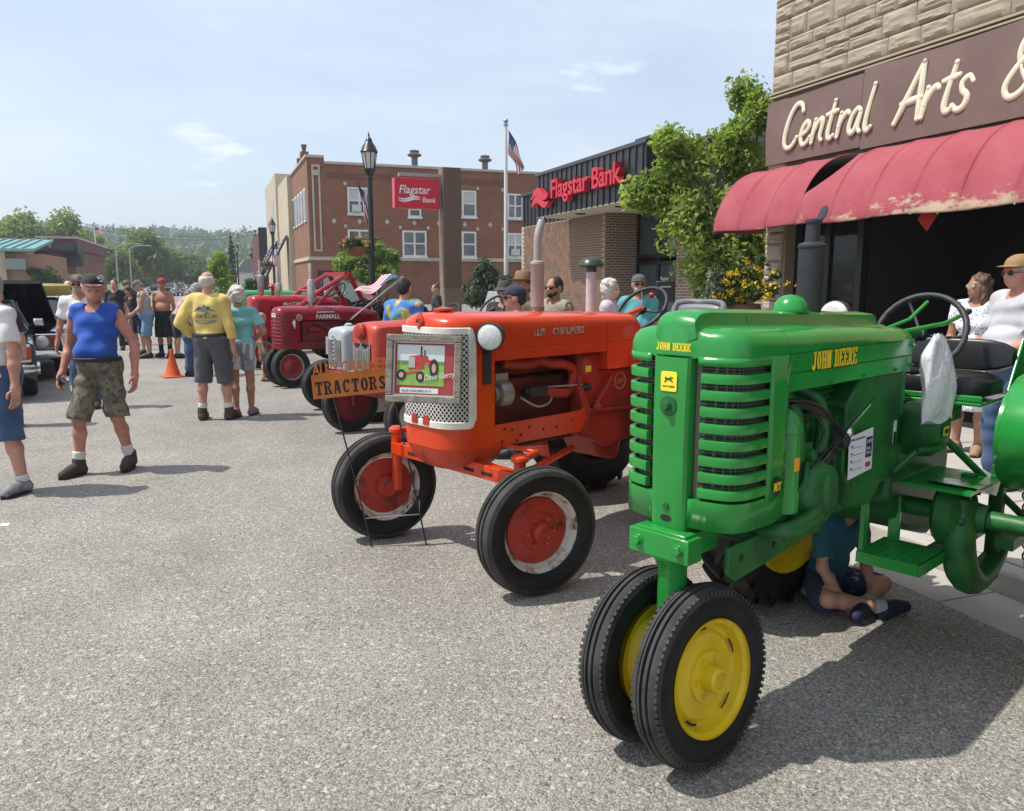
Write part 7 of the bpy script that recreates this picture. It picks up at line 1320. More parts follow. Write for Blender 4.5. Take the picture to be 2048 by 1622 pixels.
def person(label, pos, rel, H=1.75, g=1., belly=0., skin='fair', top=None, bottom=None, shoes=None, socks=None, hair=None, hat=None, glasses=False, beard=None, arms=None, legs=None, head=(0, 0), lean=0., hipz=.92, res=.014, sh=1., belt=False, watch=False, group=None, cat='person', seed=0, hands=True, bust=0., name='person', turn=0.):
    s = H/1.75; t = empty(name, (pos[0], pos[1], pos[2] if len(pos) > 2 else 0), -R(20.6+rel), label, cat, group); h = res/s; dz = hipz-.92
    Rl = Matrix.Rotation(-lean, 3, 'X'); piv = Vector((0, 0, .92+dz))
    def U(p): p = Vector(p)+Vector((0, 0, dz)); return tuple(Rl @ (p-piv)+piv)
    RN = [list(r_) for r_ in Rl]
    def E(c, r_, rot=None): return ('e', U(c), r_, RN if rot is None else rot)
    # ---- head frame
    hy, hp = head; Rh = Rl @ Matrix.Rotation(hy, 3, 'Z') @ Matrix.Rotation(hp, 3, 'X'); hb = Vector(U((0, .0, 1.56)))
    def Hd(p): return tuple(hb+Rh @ Vector((p[0], p[1], p[2]-1.56)))
    RH = [list(r_) for r_ in Rh]
    def HE(c, r_): return ('e', Hd(c), r_, RH)
    sx = .185*sh
    tor = [E((0, 0, .985), (.168*g, .118*g, .13)), E((0, .005, 1.13), (.152*g, .108*g, .15)), E((0, -.005, 1.30), (.172*(g*.5+.5)*sh, .112*(g*.6+.4), .17)), ('c', U((-sx*.8, -.01, 1.425)), U((sx*.8, -.01, 1.425)), .068, .068)]
    if belly: tor.append(E((0, .05+.05*belly, 1.09), (.14*g, .095+.03*belly, .15)))
    if bust: tor += [E((q*.07, .085, 1.27), (.075, .065*bust, .07)) for q in (-1, 1)]
    neck = [('c', U((0, -.012, 1.44)), Hd((0, .0, 1.58)), .06*(.6+.4*g), .054)]
    hd = [HE((0, .008, 1.672), (.076, .096, .09)), HE((0, .04, 1.605), (.061, .068, .078)), HE((0, .062, 1.565), (.035, .036, .026)), ('c', Hd((0, .098, 1.648)), Hd((0, .117, 1.618)), .010, .0165), HE((-.078, .0, 1.632), (.012, .024, .034)), HE((.078, .0, 1.632), (.012, .024, .034)), HE((0, .093, 1.668), (.05, .014, .012)), HE((0, .099, 1.585), (.024, .010, .008))]
    arms = arms or {}; AR = {}; ap = []; extra = MB()
    for sd, q in (('L', -1), ('R', 1)):
        e_, w_ = arms.get(sd, ((.05, -.02, -.29), (.07, .04, -.54))); S0 = Vector(U((q*sx, -.01, 1.415))); e1 = Vector(U((q*(sx+e_[0]), e_[1]-.01, 1.415+e_[2]))); w1 = Vector(U((q*(sx+w_[0]), w_[1]-.01, 1.415+w_[2])))
        AR[sd] = (S0, e1, w1); ga = .68+.25*g
        ap += [('c', tuple(S0), tuple(S0.lerp(e1, .45)), .056*ga, .05*ga), ('c', tuple(S0.lerp(e1, .45)), tuple(e1), .05*ga, .04*ga), ('c', tuple(e1), tuple(e1.lerp(w1, .35)), .041*ga, .042*ga), ('c', tuple(e1.lerp(w1, .35)), tuple(w1), .042*ga, .028*ga)]
        if hands:
            d = (w1-e1).normalized(); side = Vector((0, 1, 0)); side = (side-d*side.dot(d)).normalized() if abs(d.y) < .9 else Vector((0, 0, 1)); side = (side-d*side.dot(d)).normalized(); pn = d.cross(side)*(-q); pn.normalize()
            pc = w1+d*.045; rotm = Matrix((side, pn, d)).transposed(); ap.append(('e', tuple(pc), (.041, .017, .055), [list(r_) for r_ in rotm])); ap.append(('c', tuple(w1), tuple(w1+d*.03), .026, .026))
            for i in range(4):
                o = pc+d*.042+side*(.03-.02*i); ln = (.068, .076, .07, .054)[i]; c1 = o+d*ln*.5+pn*ln*.10; c2 = c1+d*ln*.38+pn*ln*.32; c3 = c2+d*ln*.12+pn*ln*.32
                extra.tube([o-d*.02, c1, c2, c3], [.0095, .009, .008, .0062], 6)
            o = pc-d*.02+side*.036; extra.tube([o-side*.012, o+side*.018+d*.022+pn*.006, o+side*.022+d*.05+pn*.014, o+side*.016+d*.066+pn*.02], [.012, .0115, .0095, .007], 6)
            AR[sd] += (pc+d*.02+pn*.03,)
    LG = {}; lp = []
    legs = legs or {}
    for sd, q in (('L', -1), ('R', 1)):
        hip = Vector((q*.088*(.6+.4*g), 0, .90+dz)); lg = legs.get(sd, (0, 0))
        if len(lg) == 2: ank = Vector((q*(.105+lg[0]), lg[1], .085+max(0, -lg[1])*.12)); kn = hip.lerp(ank, .5)+Vector((q*.008, .03+.25*abs(lg[1]), 0)); toe = ank+Vector((q*.035, .15, -.05)); 
        else: kn, ank, toe = [Vector(p) for p in lg]
        LG[sd] = (hip, kn, ank, toe); gl = .64+.3*g
        lp += [('c', tuple(hip), tuple(kn), .09*gl, .058*gl), ('c', tuple(kn), tuple(kn.lerp(ank, .3)+Vector((0, -.012, 0))), .054*gl, .058*gl), ('c', tuple(kn.lerp(ank, .3)+Vector((0, -.012, 0))), tuple(ank), .058*gl, .036), ('c', tuple(ank-Vector((0, .02, .02))), tuple(toe), .036, .028)]
    V, F = sdf(tor+neck+hd+ap+lp, h, .028, cuts=[('-', HE((-.033, .108, 1.643), (.018, .016, .012))), ('-', HE((.033, .108, 1.643), (.018, .016, .012)))])
    b = mesh_np('body', V, F, SK[skin], t, extra); b.scale = (s, s, s)
    def part(nm, prims, m, k=.02, cuts=(), wr=.0, wk=38, rs=None, **kw):
        V, F = sdf(prims, rs or h, k, cuts, wr, wk, seed)
        if len(V): o = mesh_np(nm, V, F, m, t); o.scale = (s, s, s); return o
    def inf(P, d): return [('c', p[1], p[2], p[3]+d, p[4]+d)+tuple(p[5:]) if p[0] == 'c' else ('e', p[1], tuple(r_+d for r_ in p[2]))+tuple(p[3:]) for p in P]
    upv = tuple(Rl @ Vector((0, 0, 1))); dnv = tuple(-x for x in upv)
    if top:
        ty, m, hem = top[0], top[1], top[2] if len(top) > 2 else .93; lo = .016
        P_ = inf(tor, lo)+[('c', U((q*sx*.5, -.01, 1.43)), U((q*sx, -.01, 1.42)), .075, .066) for q in (-1, 1)]
        cuts = [(U((0, 0, hem)), dnv), ('-', ('c', U((0, .01, 1.47)), U((0, .06, 1.6)), .074, .10))]
        if ty in ('tee', 'long', 'dress', 'polo'):
            for sd in 'LR':
                S0, e1, w1 = AR[sd][:3]; f_ = 1
                if ty == 'long': d = (w1-e1).normalized(); en = e1.lerp(w1, .97); P_ += [('c', tuple(S0), tuple(e1), .075*(.7+.3*g), .058), ('c', tuple(e1), tuple(e1.lerp(w1, 1.1)), .058, .044, [(tuple(en), tuple(d))])]
                else: d = (e1-S0).normalized(); fr = .72 if ty != 'dress' else .5; en = S0.lerp(e1, fr); P_.append(('c', tuple(S0), tuple(S0.lerp(e1, fr+.3)), .07*(.75+.25*g), .072*(.75+.25*g), [(tuple(en), tuple(d))]))
            if ty == 'dress': P_ += [('c', U((0, 0, 1.0)), (0, 0, .5+dz), .15, .26)]
        if ty == 'tank': cuts += [('-', ('c', AR[sd][0]+Vector((0, 0, .02)) if False else tuple(AR[sd][0]+Vector(((.035 if sd == 'R' else -.035), 0, .01))), tuple(AR[sd][0]+Vector(((.06 if sd == 'R' else -.06), 0, -.07))), .062, .06)) for sd in 'LR']
        part('dress' if ty == 'dress' else 'shirt', P_, m, .03, cuts, .011, 34)
    if bottom:
        ty, m = bottom[:2]; ln = bottom[2] if len(bottom) > 2 else .9; P_ = inf(tor[:2]+(tor[4:5] if belly else []), .028)
        for sd, q in (('L', -1), ('R', 1)):
            hip, kn, ank, toe = LG[sd]
            if ty == 'shorts': d = (kn-hip).normalized(); en = hip.lerp(kn, ln); P_ += [('c', tuple(hip), tuple(hip.lerp(kn, ln+.35)), .105*(.7+.3*g), .098*(.8+.2*g), [(tuple(en), tuple(d))])]
            elif ty == 'skirt': pass
            else: d = (ank-kn).normalized(); P_ += [('c', tuple(hip), tuple(kn), .1*(.7+.3*g), .078), ('c', tuple(kn), tuple(kn.lerp(ank, 1.15)), .078, .066, [(tuple(kn.lerp(ank, .97)), tuple(d))])]
        if ty == 'skirt': P_ += [('c', (0, 0, .98+dz), (0, 0, .55+dz), .15, .2, [((0, 0, .6+dz), (0, 0, -1))])]
        part({'shorts': 'shorts', 'skirt': 'skirt'}.get(ty, 'trousers'), P_, m, .022, [(U((0, 0, 1.045)), upv)], .010, 30)
    if belt:
        bz = 1.03; part('belt', inf(tor[:2]+(tor[4:5] if belly else []), .037), M_leather, .02, [(U((0, 0, bz+.018)), upv), (U((0, 0, bz-.02)), dnv)])
    if shoes:
        for sd in 'LR':
            hip, kn, ank, toe = LG[sd]; hl = ank-Vector((0, .035, .045)); fl = (toe-ank); fl.z = 0; fl = fl.normalized() if fl.length > .01 else Vector((0, 1, 0))
            if len(legs.get(sd, (0, 0))) == 3: base = toe
            P_ = [('c', tuple(ank+Vector((0, 0, .04 if shoes[0] == 'boot' else .0))), tuple(ank-Vector((0, .01, .03))), .05+.006*(shoes[0] == 'boot'), .054), ('c', tuple(ank-Vector((0, 0, .045))-fl*.03), tuple(ank+(toe-ank)*.55), .048, .048), ('c', tuple(ank+(toe-ank)*.5), tuple(toe+fl*.025), .05, .042)]
            o = part('shoe', P_, shoes[1], .02, [((0, 0, 0.012), (0, 0, -1))] if hipz > .5 else [], rs=min(h, .011))
            if hipz > .5: bb_ = MB(); c = ank+(toe-ank)*.5; pts_ = [c+fl*(.15*math.cos(a))+Vector((-fl.y, fl.x, 0))*(.052*math.sin(a)) for a in np.linspace(0, 6.283, 17)[:-1]]; bb_.loft([[Vector((p.x, p.y, z)) for p in pts_] for z in (.002, .03)]); q = bb_.build('sole', M_sole, t); q.scale = (s, s, s)
    if socks:
        for sd in 'LR': hip, kn, ank, toe = LG[sd]; d = (kn-ank).normalized(); part('sock', [('c', tuple(ank), tuple(ank.lerp(kn, socks[1]+.1)), .047, .056, [(tuple(ank.lerp(kn, socks[1])), tuple(d))])], socks[0], .01, rs=min(h, .012))
    if watch: S0, e1, w1 = AR['R' if watch == 'R' else 'L'][:3]; d = (w1-e1).normalized(); q = MB(); q.tube([w1-d*.012, w1+d*.012], .034, 14); q = q.build('watch', M_black, t); q.scale = (s, s, s)
    # ---- hair, hat, face
    face_cut = ('-', ('e', Hd((0, .105, 1.60)), (.075, .085, .098), RH))
    if hair:
        st, hm = hair
        P_ = {'short': [HE((0, -.006, 1.678), (.086, .1, .094)), HE((0, -.045, 1.625), (.072, .06, .06))], 'fringe': [HE((0, -.022, 1.655), (.091, .094, .075))], 'bob': [HE((0, -.004, 1.682), (.092, .104, .098)), HE((0, -.035, 1.61), (.09, .075, .09)), HE((-.06, 0, 1.6), (.035, .05, .075)), HE((.06, 0, 1.6), (.035, .05, .075))],
              'long': [HE((0, -.004, 1.682), (.093, .106, .098)), HE((0, -.045, 1.58), (.098, .07, .13)), HE((-.075, -.0, 1.55), (.035, .05, .11)), HE((.075, -.0, 1.55), (.035, .05, .11))], 'curly': [HE((0, -.01, 1.69), (.105, .112, .1)), HE((0, -.03, 1.63), (.1, .085, .085))], 'bun': [HE((0, -.004, 1.68), (.085, .1, .094)), HE((0, -.06, 1.77), (.04, .04, .035))]}[st]
        part('hair', P_, hm, .02, [face_cut]+([(Hd((0, 0, 1.715)), tuple(Rh @ Vector((0, -.25, 1))))] if st == 'fringe' else []), .012 if st in ('curly', 'long', 'bob') else .007, 90 if st == 'curly' else 70, rs=min(h, .011))
    if beard: part('beard', [HE((0, .07, 1.572), (.05, .045, .045)), HE((0, .045, 1.59), (.066, .05, .045))], beard, .02, [('-', HE((0, .1, 1.648), (.055, .07, .052)))], .004, 90, rs=min(h, .01))
    if hat:
        st, hm = hat[:2]; q = MB()
        if st == 'cap':
            rings = []
            for i in range(9):
                a = i/8*math.pi/2; rings.append([(.09*math.cos(a)*math.cos(p)*(1 if i else 1.01), .006+.108*math.cos(a)*math.sin(p), 1.686+.094*math.sin(a)**.8) for p in np.linspace(0, 6.283, 25)[:-1]])
            q.loft(rings); br = []
            for u in np.linspace(0, 1, 6): br.append([(x, .097+u*.085*(1-(x/.09)**2*.45)-.05*(x/.085)**2, 1.704-.006*u-.007*(x/.08)**2) for x in np.linspace(-.082, .082, 11)])
            q2 = MB(); q2.loft(br, False, False); q2.v = [Hd(v) for v in q2.v]
        elif st in ('brim', 'bucket'):
            w_ = .17 if st == 'brim' else .14; q.lathe([(0, .1), (.06, .098), (.08, .085), (.09, .03), (.095, .01), (w_*.75, -.002), (w_, .012 if st == 'brim' else -.03), (w_*.99, .006 if st == 'brim' else -.034), (.09, -.006)], (0, .006, 1.70), (0, 0, 1), 26); q2 = None
        q.v = [Hd(v) for v in q.v]; o = q.build('hat' if st != 'cap' else 'cap', hm, t, ang=50); o.scale = (s, s, s)
        if q2: b2 = q2.build('cap_brim', hat[2] if len(hat) > 2 else hm, o, ang=50, solid=.004)
    if glasses:
        q = MB()
        for x in (-.034, .034): q.ell(Hd((x, .108, 1.645)), (.027, .01, .02), 10, 6, Rh)
        q.tube([Hd((-.055, .1, 1.65)), Hd((-.02, .115, 1.652)), Hd((.02, .115, 1.652)), Hd((.055, .1, 1.65))], .004, 5)
        for x in (-1, 1): q.tube([Hd((x*.058, .098, 1.65)), Hd((x*.08, .0, 1.645))], .0035, 5)
        o = q.build('sunglasses', glasses if not isinstance(glasses, bool) else M_lensd, t, ang=40); o.scale = (s, s, s)
    elif res < .02:
        for x in (-.033, .033):
            q = MB(); q.ell(Hd((x, .094, 1.643)), (.012, .01, .0075), 8, 6, Rh); o = q.build('eye', mat('eye', (.2, .17, .15), .2), t); o.scale = (s, s, s)
    if res < .0135:
        q = MB(); q.tube([Hd((-.024, .1, 1.588)), Hd((0, .107, 1.586)), Hd((.024, .1, 1.588))], [.003, .0055, .003], 6); o = q.build('mouth', mat('lips', (.25, .08, .07), .5), t); o.scale = (s, s, s)
        for x in (-1, 1): q = MB(); q.tube([Hd((x*.016, .104, 1.661)), Hd((x*.035, .104, 1.666)), Hd((x*.054, .094, 1.66))], [.003, .0045, .002], 6); o = q.build('eyebrow', (hair[1] if hair else M_hairb), t); o.scale = (s, s, s)
    return t, {k: Vector(v[3])*s if len(v) > 3 else None for k, v in AR.items()}
C_blue = cloth('royal_blue', (.015, .085, .42)); C_white = cloth('white', (.72, .71, .69)); C_yel = cloth('yellow', (.72, .55, .16)); C_denim = cloth('denim', (.035, .07, .15), (.06, .11, .2)); C_ldenim = cloth('light_denim', (.17, .3, .46)); C_dk = cloth('dark', (.02, .021, .026)); C_char = cloth('charcoal', (.09, .092, .1)); C_teal = cloth('teal', (.09, .36, .38)); C_turq = cloth('turquoise', (.2, .52, .52)); C_lg = cloth('light_grey', (.36, .37, .38)); C_pink = cloth('pink', (.56, .33, .34)); C_redt = cloth('red', (.5, .012, .03)); C_olive = cloth('olive', (.16, .13, .08)); C_navy = cloth('navy', (.015, .022, .06)); C_bluesh = cloth('slate_blue', (.1, .18, .29)); C_heather = cloth('heather', (.5, .5, .52))
C_camo = mat('camo_cloth', (.13, .115, .085), .9, col2=(.2, .175, .13), ns=14, nlo=.45, nhi=.55, bump=.3, bs=80, col3=(.07, .065, .05), n3=18, alpha3=(.55, .6)); C_stripe = mat('stripe_cloth', (.5, .5, .5), .85, col2=(.2, .22, .25), ns=26, nlo=.48, nhi=.52, stretch=(1, 1, .02), detail=0)
C_floral = mat('floral_cloth', (.7, .71, .74), .85, col2=(.06, .08, .16), ns=62, nlo=.57, nhi=.61, detail=2); C_tie = mat('tie_dye', (.06, .2, .52), .85, col2=(.6, .45, .08), ns=7, nlo=.5, nhi=.62, detail=1, col3=(.1, .35, .15), n3=9, alpha3=(.58, .66), seed=3)
M_boot = mat('brown_boot', (.06, .04, .028), .8, col2=(.04, .028, .02), ns=12, bump=.3, bs=50); M_trainer = mat('grey_trainer', (.28, .28, .29), .8, col2=(.12, .12, .13), ns=18); M_blackshoe = mat('black_shoe', (.016, .015, .015), .6); M_cap_bk = cloth('cap_black', (.016, .015, .017)); M_cap_tan = cloth('cap_tan', (.33, .2, .09)); M_cap_green = cloth('cap_green', (.04, .32, .06)); M_cap_red = cloth('cap_red', (.45, .02, .04)); M_cap_navy = cloth('cap_navy', (.02, .03, .06))
HANG = ((.045, -.03, -.29), (.06, .03, -.55)); OUT = ((.10, -.05, -.27), (.13, .03, -.53))
g = G(215, 941)
pb_, hb_ = person('man in royal blue sleeveless shirt and camouflage shorts walking with a can', (g.x, g.y), 184, 1.74, 1.04, .55, 'red', ('tank', C_blue, 1.0), ('shorts', C_camo, 1.0), ('boot', M_boot), (M_sock, .32), ('fringe', M_hairw), ('cap', M_cap_bk, cloth('brim_red', (.16, .02, .025), (.35, .3, .3), ns=30, nlo=.55, nhi=.6)), arms={'R': ((.10, -.05, -.28), (.10, .10, -.52)), 'L': ((.12, -.04, -.27), (.14, .03, -.53))}, legs={'R': (.05, .17), 'L': (.05, -.12)}, head=(R(34), R(-10)), res=.0095, sh=1.06, belt=True, seed=1)
text('cap_print', 'CLASSIC\nCARS', .026, (-.05, .135, 1.735), (1, 0, 0), (0, .3, 1), M_white, bpy.data.objects[pb_.name].children[-1] if False else pb_, .002) if False else None
b = MB(); hc = hb_['R']; b.cyl((0, 0, -.06), (0, 0, .05), .035, n=18); cn = b.build('drink_can', mat('can_green', (.01, .06, .045), .6), None); cn.location = pb_.matrix_basis @ hc; cn.rotation_euler = (R(70), 0, R(30)); tag(cn, 'drink can in a dark green foam sleeve held by the man in blue', 'can'); b = MB(); b.lathe([(.031, .05), (.033, .056), (.03, .058), (.0, .052)], n=18); b.build('lid', M_chrome, cn)
g = G(15, 985); person('man in white shirt, denim shorts and green cap with a black wristwatch', (g.x, g.y), 205, 1.76, 1.2, .8, 'fair', ('tee', C_white, .95), ('shorts', C_denim, 1.12), ('shoe', M_trainer), (M_sock, .16), ('short', M_hairg), ('cap', M_cap_green), arms={'L': ((.07, .02, -.28), (.10, .05, -.54))}, legs={'L': (.03, -.05), 'R': (.05, .08)}, head=(R(-20), 0), res=.010, watch='L', seed=2)
g = G(16, 852); person('person in dark trousers and black shoes standing behind the white shirt', (g.x, g.y), 150, 1.62, 1.0, 0, 'fair', ('tee', C_dk), ('trousers', C_dk), ('shoe', M_blackshoe), None, ('short', M_hairk), res=.02, seed=3, hands=False)
g = G(178, 815); person('grey bearded man in white tee with camouflage cap and sunglasses', (g.x, g.y), 170, 1.76, 1.05, .2, 'tan', ('tee', C_white), ('trousers', C_denim), ('boot', M_boot), None, ('short', M_hairg), ('cap', C_camo), True, M_hairg, arms={'R': OUT, 'L': HANG}, res=.013, seed=4)
g = G(430, 840); py_, _ = person('white haired man seen from behind in yellow printed shirt and grey shorts', (g.x, g.y), 2, 1.8, 1.08, .4, 'fair', ('long', C_yel, .98), ('shorts', C_char, 1.08), ('boot', M_boot), (M_sock, .3), ('fringe', M_hairw), arms={'L': ((.14, -.06, -.26), (.03, .12, -.42)), 'R': ((.05, -.02, -.29), (.07, .02, -.55))}, legs={'L': (.04, .0), 'R': (.06, .04)}, head=(R(8), R(-6)), res=.0095, sh=1.08, belt=True, seed=5)
g = G(487, 832); person('white haired woman in turquoise top and striped shorts, hand on hip', (g.x, g.y), -12, 1.62, 1.08, 0, 'tan', ('tee', C_turq, .93), ('shorts', C_stripe, .62), ('shoe', mat('purple_shoe', (.2, .12, .18), .7)), None, ('curly', M_hairw), arms={'R': ((.14, -.08, -.25), (.02, .06, -.36)), 'L': HANG}, legs={'R': (.0, .06), 'L': (-.03, -.08)}, res=.012, seed=6)
FAR = 'onlookers gathered in the street'
for lab, px, py, rel, Hh, gg, sk, tp, bt, shs, so_, hr, ht, gl, ar, hdv, ln, lk in [
    ('man in grey tank top and pale denim shorts looking down', 300, 716, 250, 1.72, 1.2, 'fair', ('tank', C_lg), ('shorts', C_ldenim, 1.0), ('shoe', M_blackshoe), None, ('short', M_hairg), ('cap', C_camo), False, {'L': ((.02, .1, -.27), (.0, .3, -.38)), 'R': ((.02, .1, -.27), (.0, .3, -.38))}, (0, R(-25)), R(8), None),
    ('bare chested man in red cap and long black shorts', 333, 714, 185, 1.74, 1.1, 'tan', None, ('shorts', C_dk, 1.1), ('boot', M_boot), (C_dk, .5), ('short', M_hairk), ('cap', M_cap_red), False, None, (R(20), 0), 0, None),
    ('person in pale pink shirt and blue bucket hat leaning forward', 356, 716, 60, 1.6, 1.05, 'fair', ('long', C_pink), ('shorts', C_dk, .95), ('shoe', M_blackshoe), None, ('short', M_hairg), ('bucket', C_ldenim), False, {'L': ((.03, .1, -.27), (0, .3, -.36)), 'R': ((.03, .1, -.27), (0, .3, -.36))}, (0, R(-20)), R(28), None),
    ('grey haired woman in slate blue shirt and jeans bending forward', 380, 752, 75, 1.68, 1.05, 'fair', ('tee', C_bluesh, .9), ('trousers', C_denim), ('shoe', M_blackshoe), None, ('bob', M_hairg), None, False, {'R': ((.03, .05, -.28), (.02, .18, -.5)), 'L': ((.03, .05, -.28), (.02, .2, -.48))}, (0, R(-20)), R(14), None),
    ('small blond boy in a red tee beside the dark red tractor', 528, 762, 75, 1.16, .95, 'pale', ('tee', C_redt, .86), ('shorts', C_olive, .9), ('shoe', mat('tan_sandal', (.25, .15, .09), .8)), None, ('short', M_blond), None, False, None, (R(-20), R(-10)), 0, None),
    ('man in dark shirt and sunglasses in the distant crowd', 262, 690, 190, 1.7, 1.1, 'tan', ('tee', C_dk), ('shorts', C_olive, 1.), ('shoe', M_blackshoe), None, ('short', M_hairk), ('cap', C_camo), True, None, (0, 0), 0, None),
    ('woman in dark tank top bending among the distant crowd', 282, 708, 200, 1.62, 1.05, 'fair', ('tank', C_dk), ('shorts', C_navy, .9), ('shoe', M_blackshoe), None, ('long', M_hairb), None, False, None, (0, R(-20)), R(18), None),
    ('white haired person far off beside the raised yellow car bonnet', 146, 690, 150, 1.68, 1.1, 'fair', ('tee', C_white), ('trousers', C_denim), ('shoe', M_blackshoe), None, ('short', M_hairw), None, False, None, (0, 0), 0, None),
    ('person in black standing far off behind the man in blue', 238, 700, 175, 1.72, 1.1, 'fair', ('tee', C_dk), ('trousers', C_dk), ('shoe', M_blackshoe), None, ('short', M_hairb), None, False, None, (0, 0), 0, None)]:
    g = G(px, py); person(lab, (g.x, g.y), rel, Hh, gg, .3 if gg > 1.08 else 0, sk, tp, bt, shs, so_, hr, ht, gl, None, ar, None, hdv, ln, res=.017 if Hh > 1.3 else .012, seed=px, hands=py > 705, group=FAR)
def behind(lab, px, dep, rel, Hh, **k): g = on_depth(px, dep); return person(lab, (g.x, g.y, k.pop('z', 0)), rel, Hh, **k)
BEH = 'onlookers between the tractors and the shops'
behind('dark haired man seen from behind in a blue tie-dye tee', 808, 9.6, 20, 1.72, g=1.2, belly=.2, skin='fair', top=('tee', C_tie, .95), bottom=('shorts', C_dk, 1.), shoes=('shoe', M_blackshoe), hair=('short', M_hairk), res=.012, seed=41, group=BEH)
behind('woman with hair in a bun by the brick pylon', 872, 19, 250, 1.62, g=1., skin='fair', top=('tee', C_dk), bottom=('trousers', C_dk), shoes=('shoe', M_blackshoe), hair=('bun', M_hairb), res=.018, seed=42, hands=False, group=BEH)
behind('man in a brown wide brimmed hat beside the exhaust stack', 1047, 8.3, 230, 1.76, g=1.1, skin='tan', top=('tee', C_olive), bottom=('trousers', C_denim), shoes=('boot', M_boot), hair=('short', M_hairb), hat=('brim', mat('hat_brown', (.2, .12, .07), .8)), beard=M_hairb, res=.013, seed=43, group=BEH)
behind('man in a navy cap and sunglasses with a salmon shirt', 1032, 7.6, 275, 1.64, g=1.1, skin='red', top=('tee', C_pink), bottom=('shorts', C_dk), shoes=('shoe', M_blackshoe), hair=('short', M_hairk), hat=('cap', M_cap_navy), glasses=True, res=.013, seed=44, group=BEH)
behind('person in a dark floppy hat behind the orange hood', 1008, 10.2, 200, 1.66, g=1., skin='tan', top=('tee', C_dk), bottom=('trousers', C_dk), shoes=('shoe', M_blackshoe), hair=('short', M_hairk), hat=('bucket', cloth('hat_dark', (.06, .055, .045))), glasses=True, res=.014, seed=45, group=BEH)
behind('young man in dark sunglasses and khaki tank top', 1110, 8.9, 225, 1.73, g=1., skin='tan', top=('tank', cloth('khaki', (.3, .27, .2))), bottom=('shorts', C_dk), shoes=('shoe', M_blackshoe), hair=('short', M_hairk), glasses=True, beard=M_hairk, res=.012, seed=46, group=BEH)
behind('woman with curly white hair and pale lilac tee', 1220, 9.8, 110, 1.70, g=1.05, skin='pale', top=('tee', cloth('lilac', (.62, .56, .62))), bottom=('trousers', C_denim), shoes=('shoe', M_blackshoe), hair=('curly', M_hairw), res=.012, seed=47, group=BEH)
behind('smiling man in a teal tee, grey cap and sunglasses', 1277, 10.3, 190, 1.76, g=1.2, belly=.5, skin='red', top=('tee', C_teal), bottom=('shorts', C_olive), shoes=('shoe', M_blackshoe), hair=('short', M_hairg), hat=('cap', cloth('cap_grey', (.1, .105, .11))), glasses=True, beard=M_hairg, head=(R(12), 0), res=.012, seed=48, group=BEH)
behind('woman in a white floral dress and light sunglasses before the dark shop entrance', 1962, 7.15, 232, 1.62, z=.13, g=.98, bust=.9, skin='tan', top=('dress', C_floral, .45), shoes=('shoe', mat('sandal', (.3, .2, .12), .8)), hair=('long', M_hairb), glasses=mat('pale_lens', (.35, .3, .26), .2), arms={'R': ((.05, .02, -.28), (-.02, .22, -.38)), 'L': ((.06, -.02, -.28), (.02, .2, -.4))}, head=(R(-30), 0), res=.010, seed=49)
pm_, hm_ = behind('man in a light grey tee, tan cap and jeans holding a cigarette', 2040, 5.95, 262, 1.74, z=.13, g=1.22, belly=.9, skin='red', top=('tee', C_heather, .98), bottom=('trousers', C_denim), shoes=('shoe', M_trainer), hair=('short', M_hairg), hat=('cap', M_cap_tan), glasses=True, head=(R(0), R(-4)), arms={'R': ((.04, .03, -.28), (.0, .28, -.36)), 'L': ((.05, .05, -.28), (.0, .30, -.36))}, res=.0095, seed=50)
b = MB(); b.cyl((0, 0, 0), (0, .08, -.01), .004); cg = b.build('cigarette', M_white, None); cg.location = pm_.matrix_basis @ (hm_['L']+Vector((0, .03, 0))); cg.rotation_euler = (0, 0, R(60)); tag(cg, 'white cigarette in the hand of the man with the tan cap', 'cigarette')
# boy sitting cross-legged under the green tractor
g = G(1640, 1190)
person('boy in a dark teal tee sitting cross-legged under the green tractor', (g.x, g.y), 150, 1.3, .95, 0, 'fair', ('tee', cloth('dark_teal', (.012, .11, .15), (.02, .09, .14)), .93), ('shorts', cloth('boy_shorts', (.02, .03, .07), (.3, .36, .45), ns=7, nlo=.55, nhi=.6), 1.0), ('shoe', mat('navy_shoe', (.015, .02, .05), .7)), (cloth('sock_grey', (.4, .42, .45)), .2), ('short', M_hairb), None, arms={'L': ((.04, .12, -.26), (-.03, .32, -.42)), 'R': ((.04, .12, -.26), (-.03, .32, -.42))},
       legs={'L': ((-.30, .30, .13), (.06, .42, .09), (.20, .46, .06)), 'R': ((.30, .30, .13), (-.05, .50, .08), (-.20, .52, .055))}, head=(R(-25), R(-5)), lean=R(18), hipz=.12, res=.0095, seed=51)

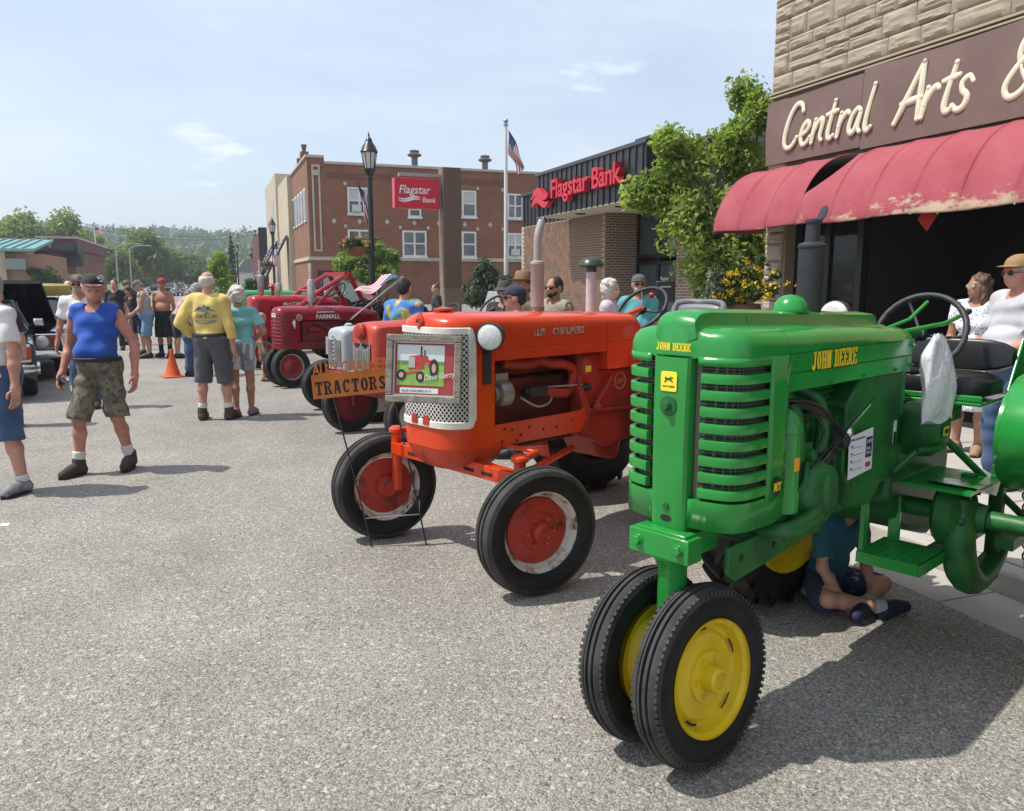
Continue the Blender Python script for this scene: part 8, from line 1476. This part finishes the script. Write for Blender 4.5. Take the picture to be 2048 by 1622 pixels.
from mathutils.bvhtree import BVHTree
def decal(par_part, owner, polys, m, name, d=(0, 1, 0), off=.004):
    """print on cloth: 2-D polygons in the owner's frame dropped on to the garment"""
    me = par_part.data; bv = BVHTree.FromPolygons([v.co for v in me.vertices], [tuple(p.vertices) for p in me.polygons]); d = Vector(d); b = MB()
    for P_ in polys:
        P_ = list(P_); dense = []
        for i in range(len(P_)):
            a, c = Vector((*P_[i], 0)), Vector((*P_[(i+1) % len(P_)], 0)); k = max(1, int((c-a).length/.02)); dense += [a.lerp(c, j/k) for j in range(k)]
        vs = []
        for q in dense:
            o = Vector((q.x, 0, q.y))-d*.6; hit = bv.ray_cast(o, d)[0]; vs.append((hit if hit is not None else Vector((q.x, 0, q.y)))-d*off)
        b.add(vs, [tuple(range(len(vs)))])
    return b.build(name, m, par_part, ang=0)
def part_of(o, nm): return [c for c in o.children if c.name.split('.')[0] == nm][0]
shy = part_of(py_, 'shirt'); M_pr1, M_pr2 = cloth('print_slate', (.1, .14, .16)), cloth('print_blue', (.2, .29, .33))
decal(shy, py_, [[(-.13, 1.30), (-.06, 1.36), (-.03, 1.345), (.0, 1.385), (.03, 1.35), (.05, 1.37), (.08, 1.33), (.13, 1.30), (.06, 1.315), (0, 1.325), (-.06, 1.315)]], M_pr1, 'shirt_print')
decal(shy, py_, [[(-.04, 1.32), (0, 1.37), (.03, 1.33), (.02, 1.30), (-.03, 1.30)], [(-.13, 1.2), (.13, 1.2), (.125, 1.18), (.03, 1.16), (-.03, 1.16), (-.125, 1.18)]], M_pr2, 'shirt_print', off=.006)
def strokes(word, x0, z0, hgt, w_=.006):
    out = []; x = x0
    for ch in word:
        for st in GL.get(ch, []):
            P_ = spline([(x+(p[0]+p[1]*.15)*hgt, z0+p[1]*hgt, 0) for p in st], 2)
            for i in range(len(P_)-1):
                a, c = P_[i], P_[i+1]; dd_ = (c-a).normalized(); nn_ = Vector((-dd_.y, dd_.x, 0))*w_*.5; out.append([tuple((a+nn_)[:2]), tuple((c+nn_)[:2]), tuple((c-nn_)[:2]), tuple((a-nn_)[:2])])
        x += hgt*(.62 if ch in 'CA' else .45 if ch != ' ' else .3)
    return out
decal(shy, py_, strokes('tart', -.10, 1.225, .075)+strokes('Clan', -.005, 1.225, .07), M_pr1, 'shirt_print', off=.007)
cpb = part_of(pb_, 'cap')

hb3 = Matrix.Rotation(R(34), 3, 'Z')
def turn(P_): return P_
decal(cpb, pb_, strokes('Clar', -.105, 1.725, .035, .005)+strokes('tan', -.10, 1.70, .028, .005), M_white, 'cap_print', d=(.56, -.83, 0), off=.003)
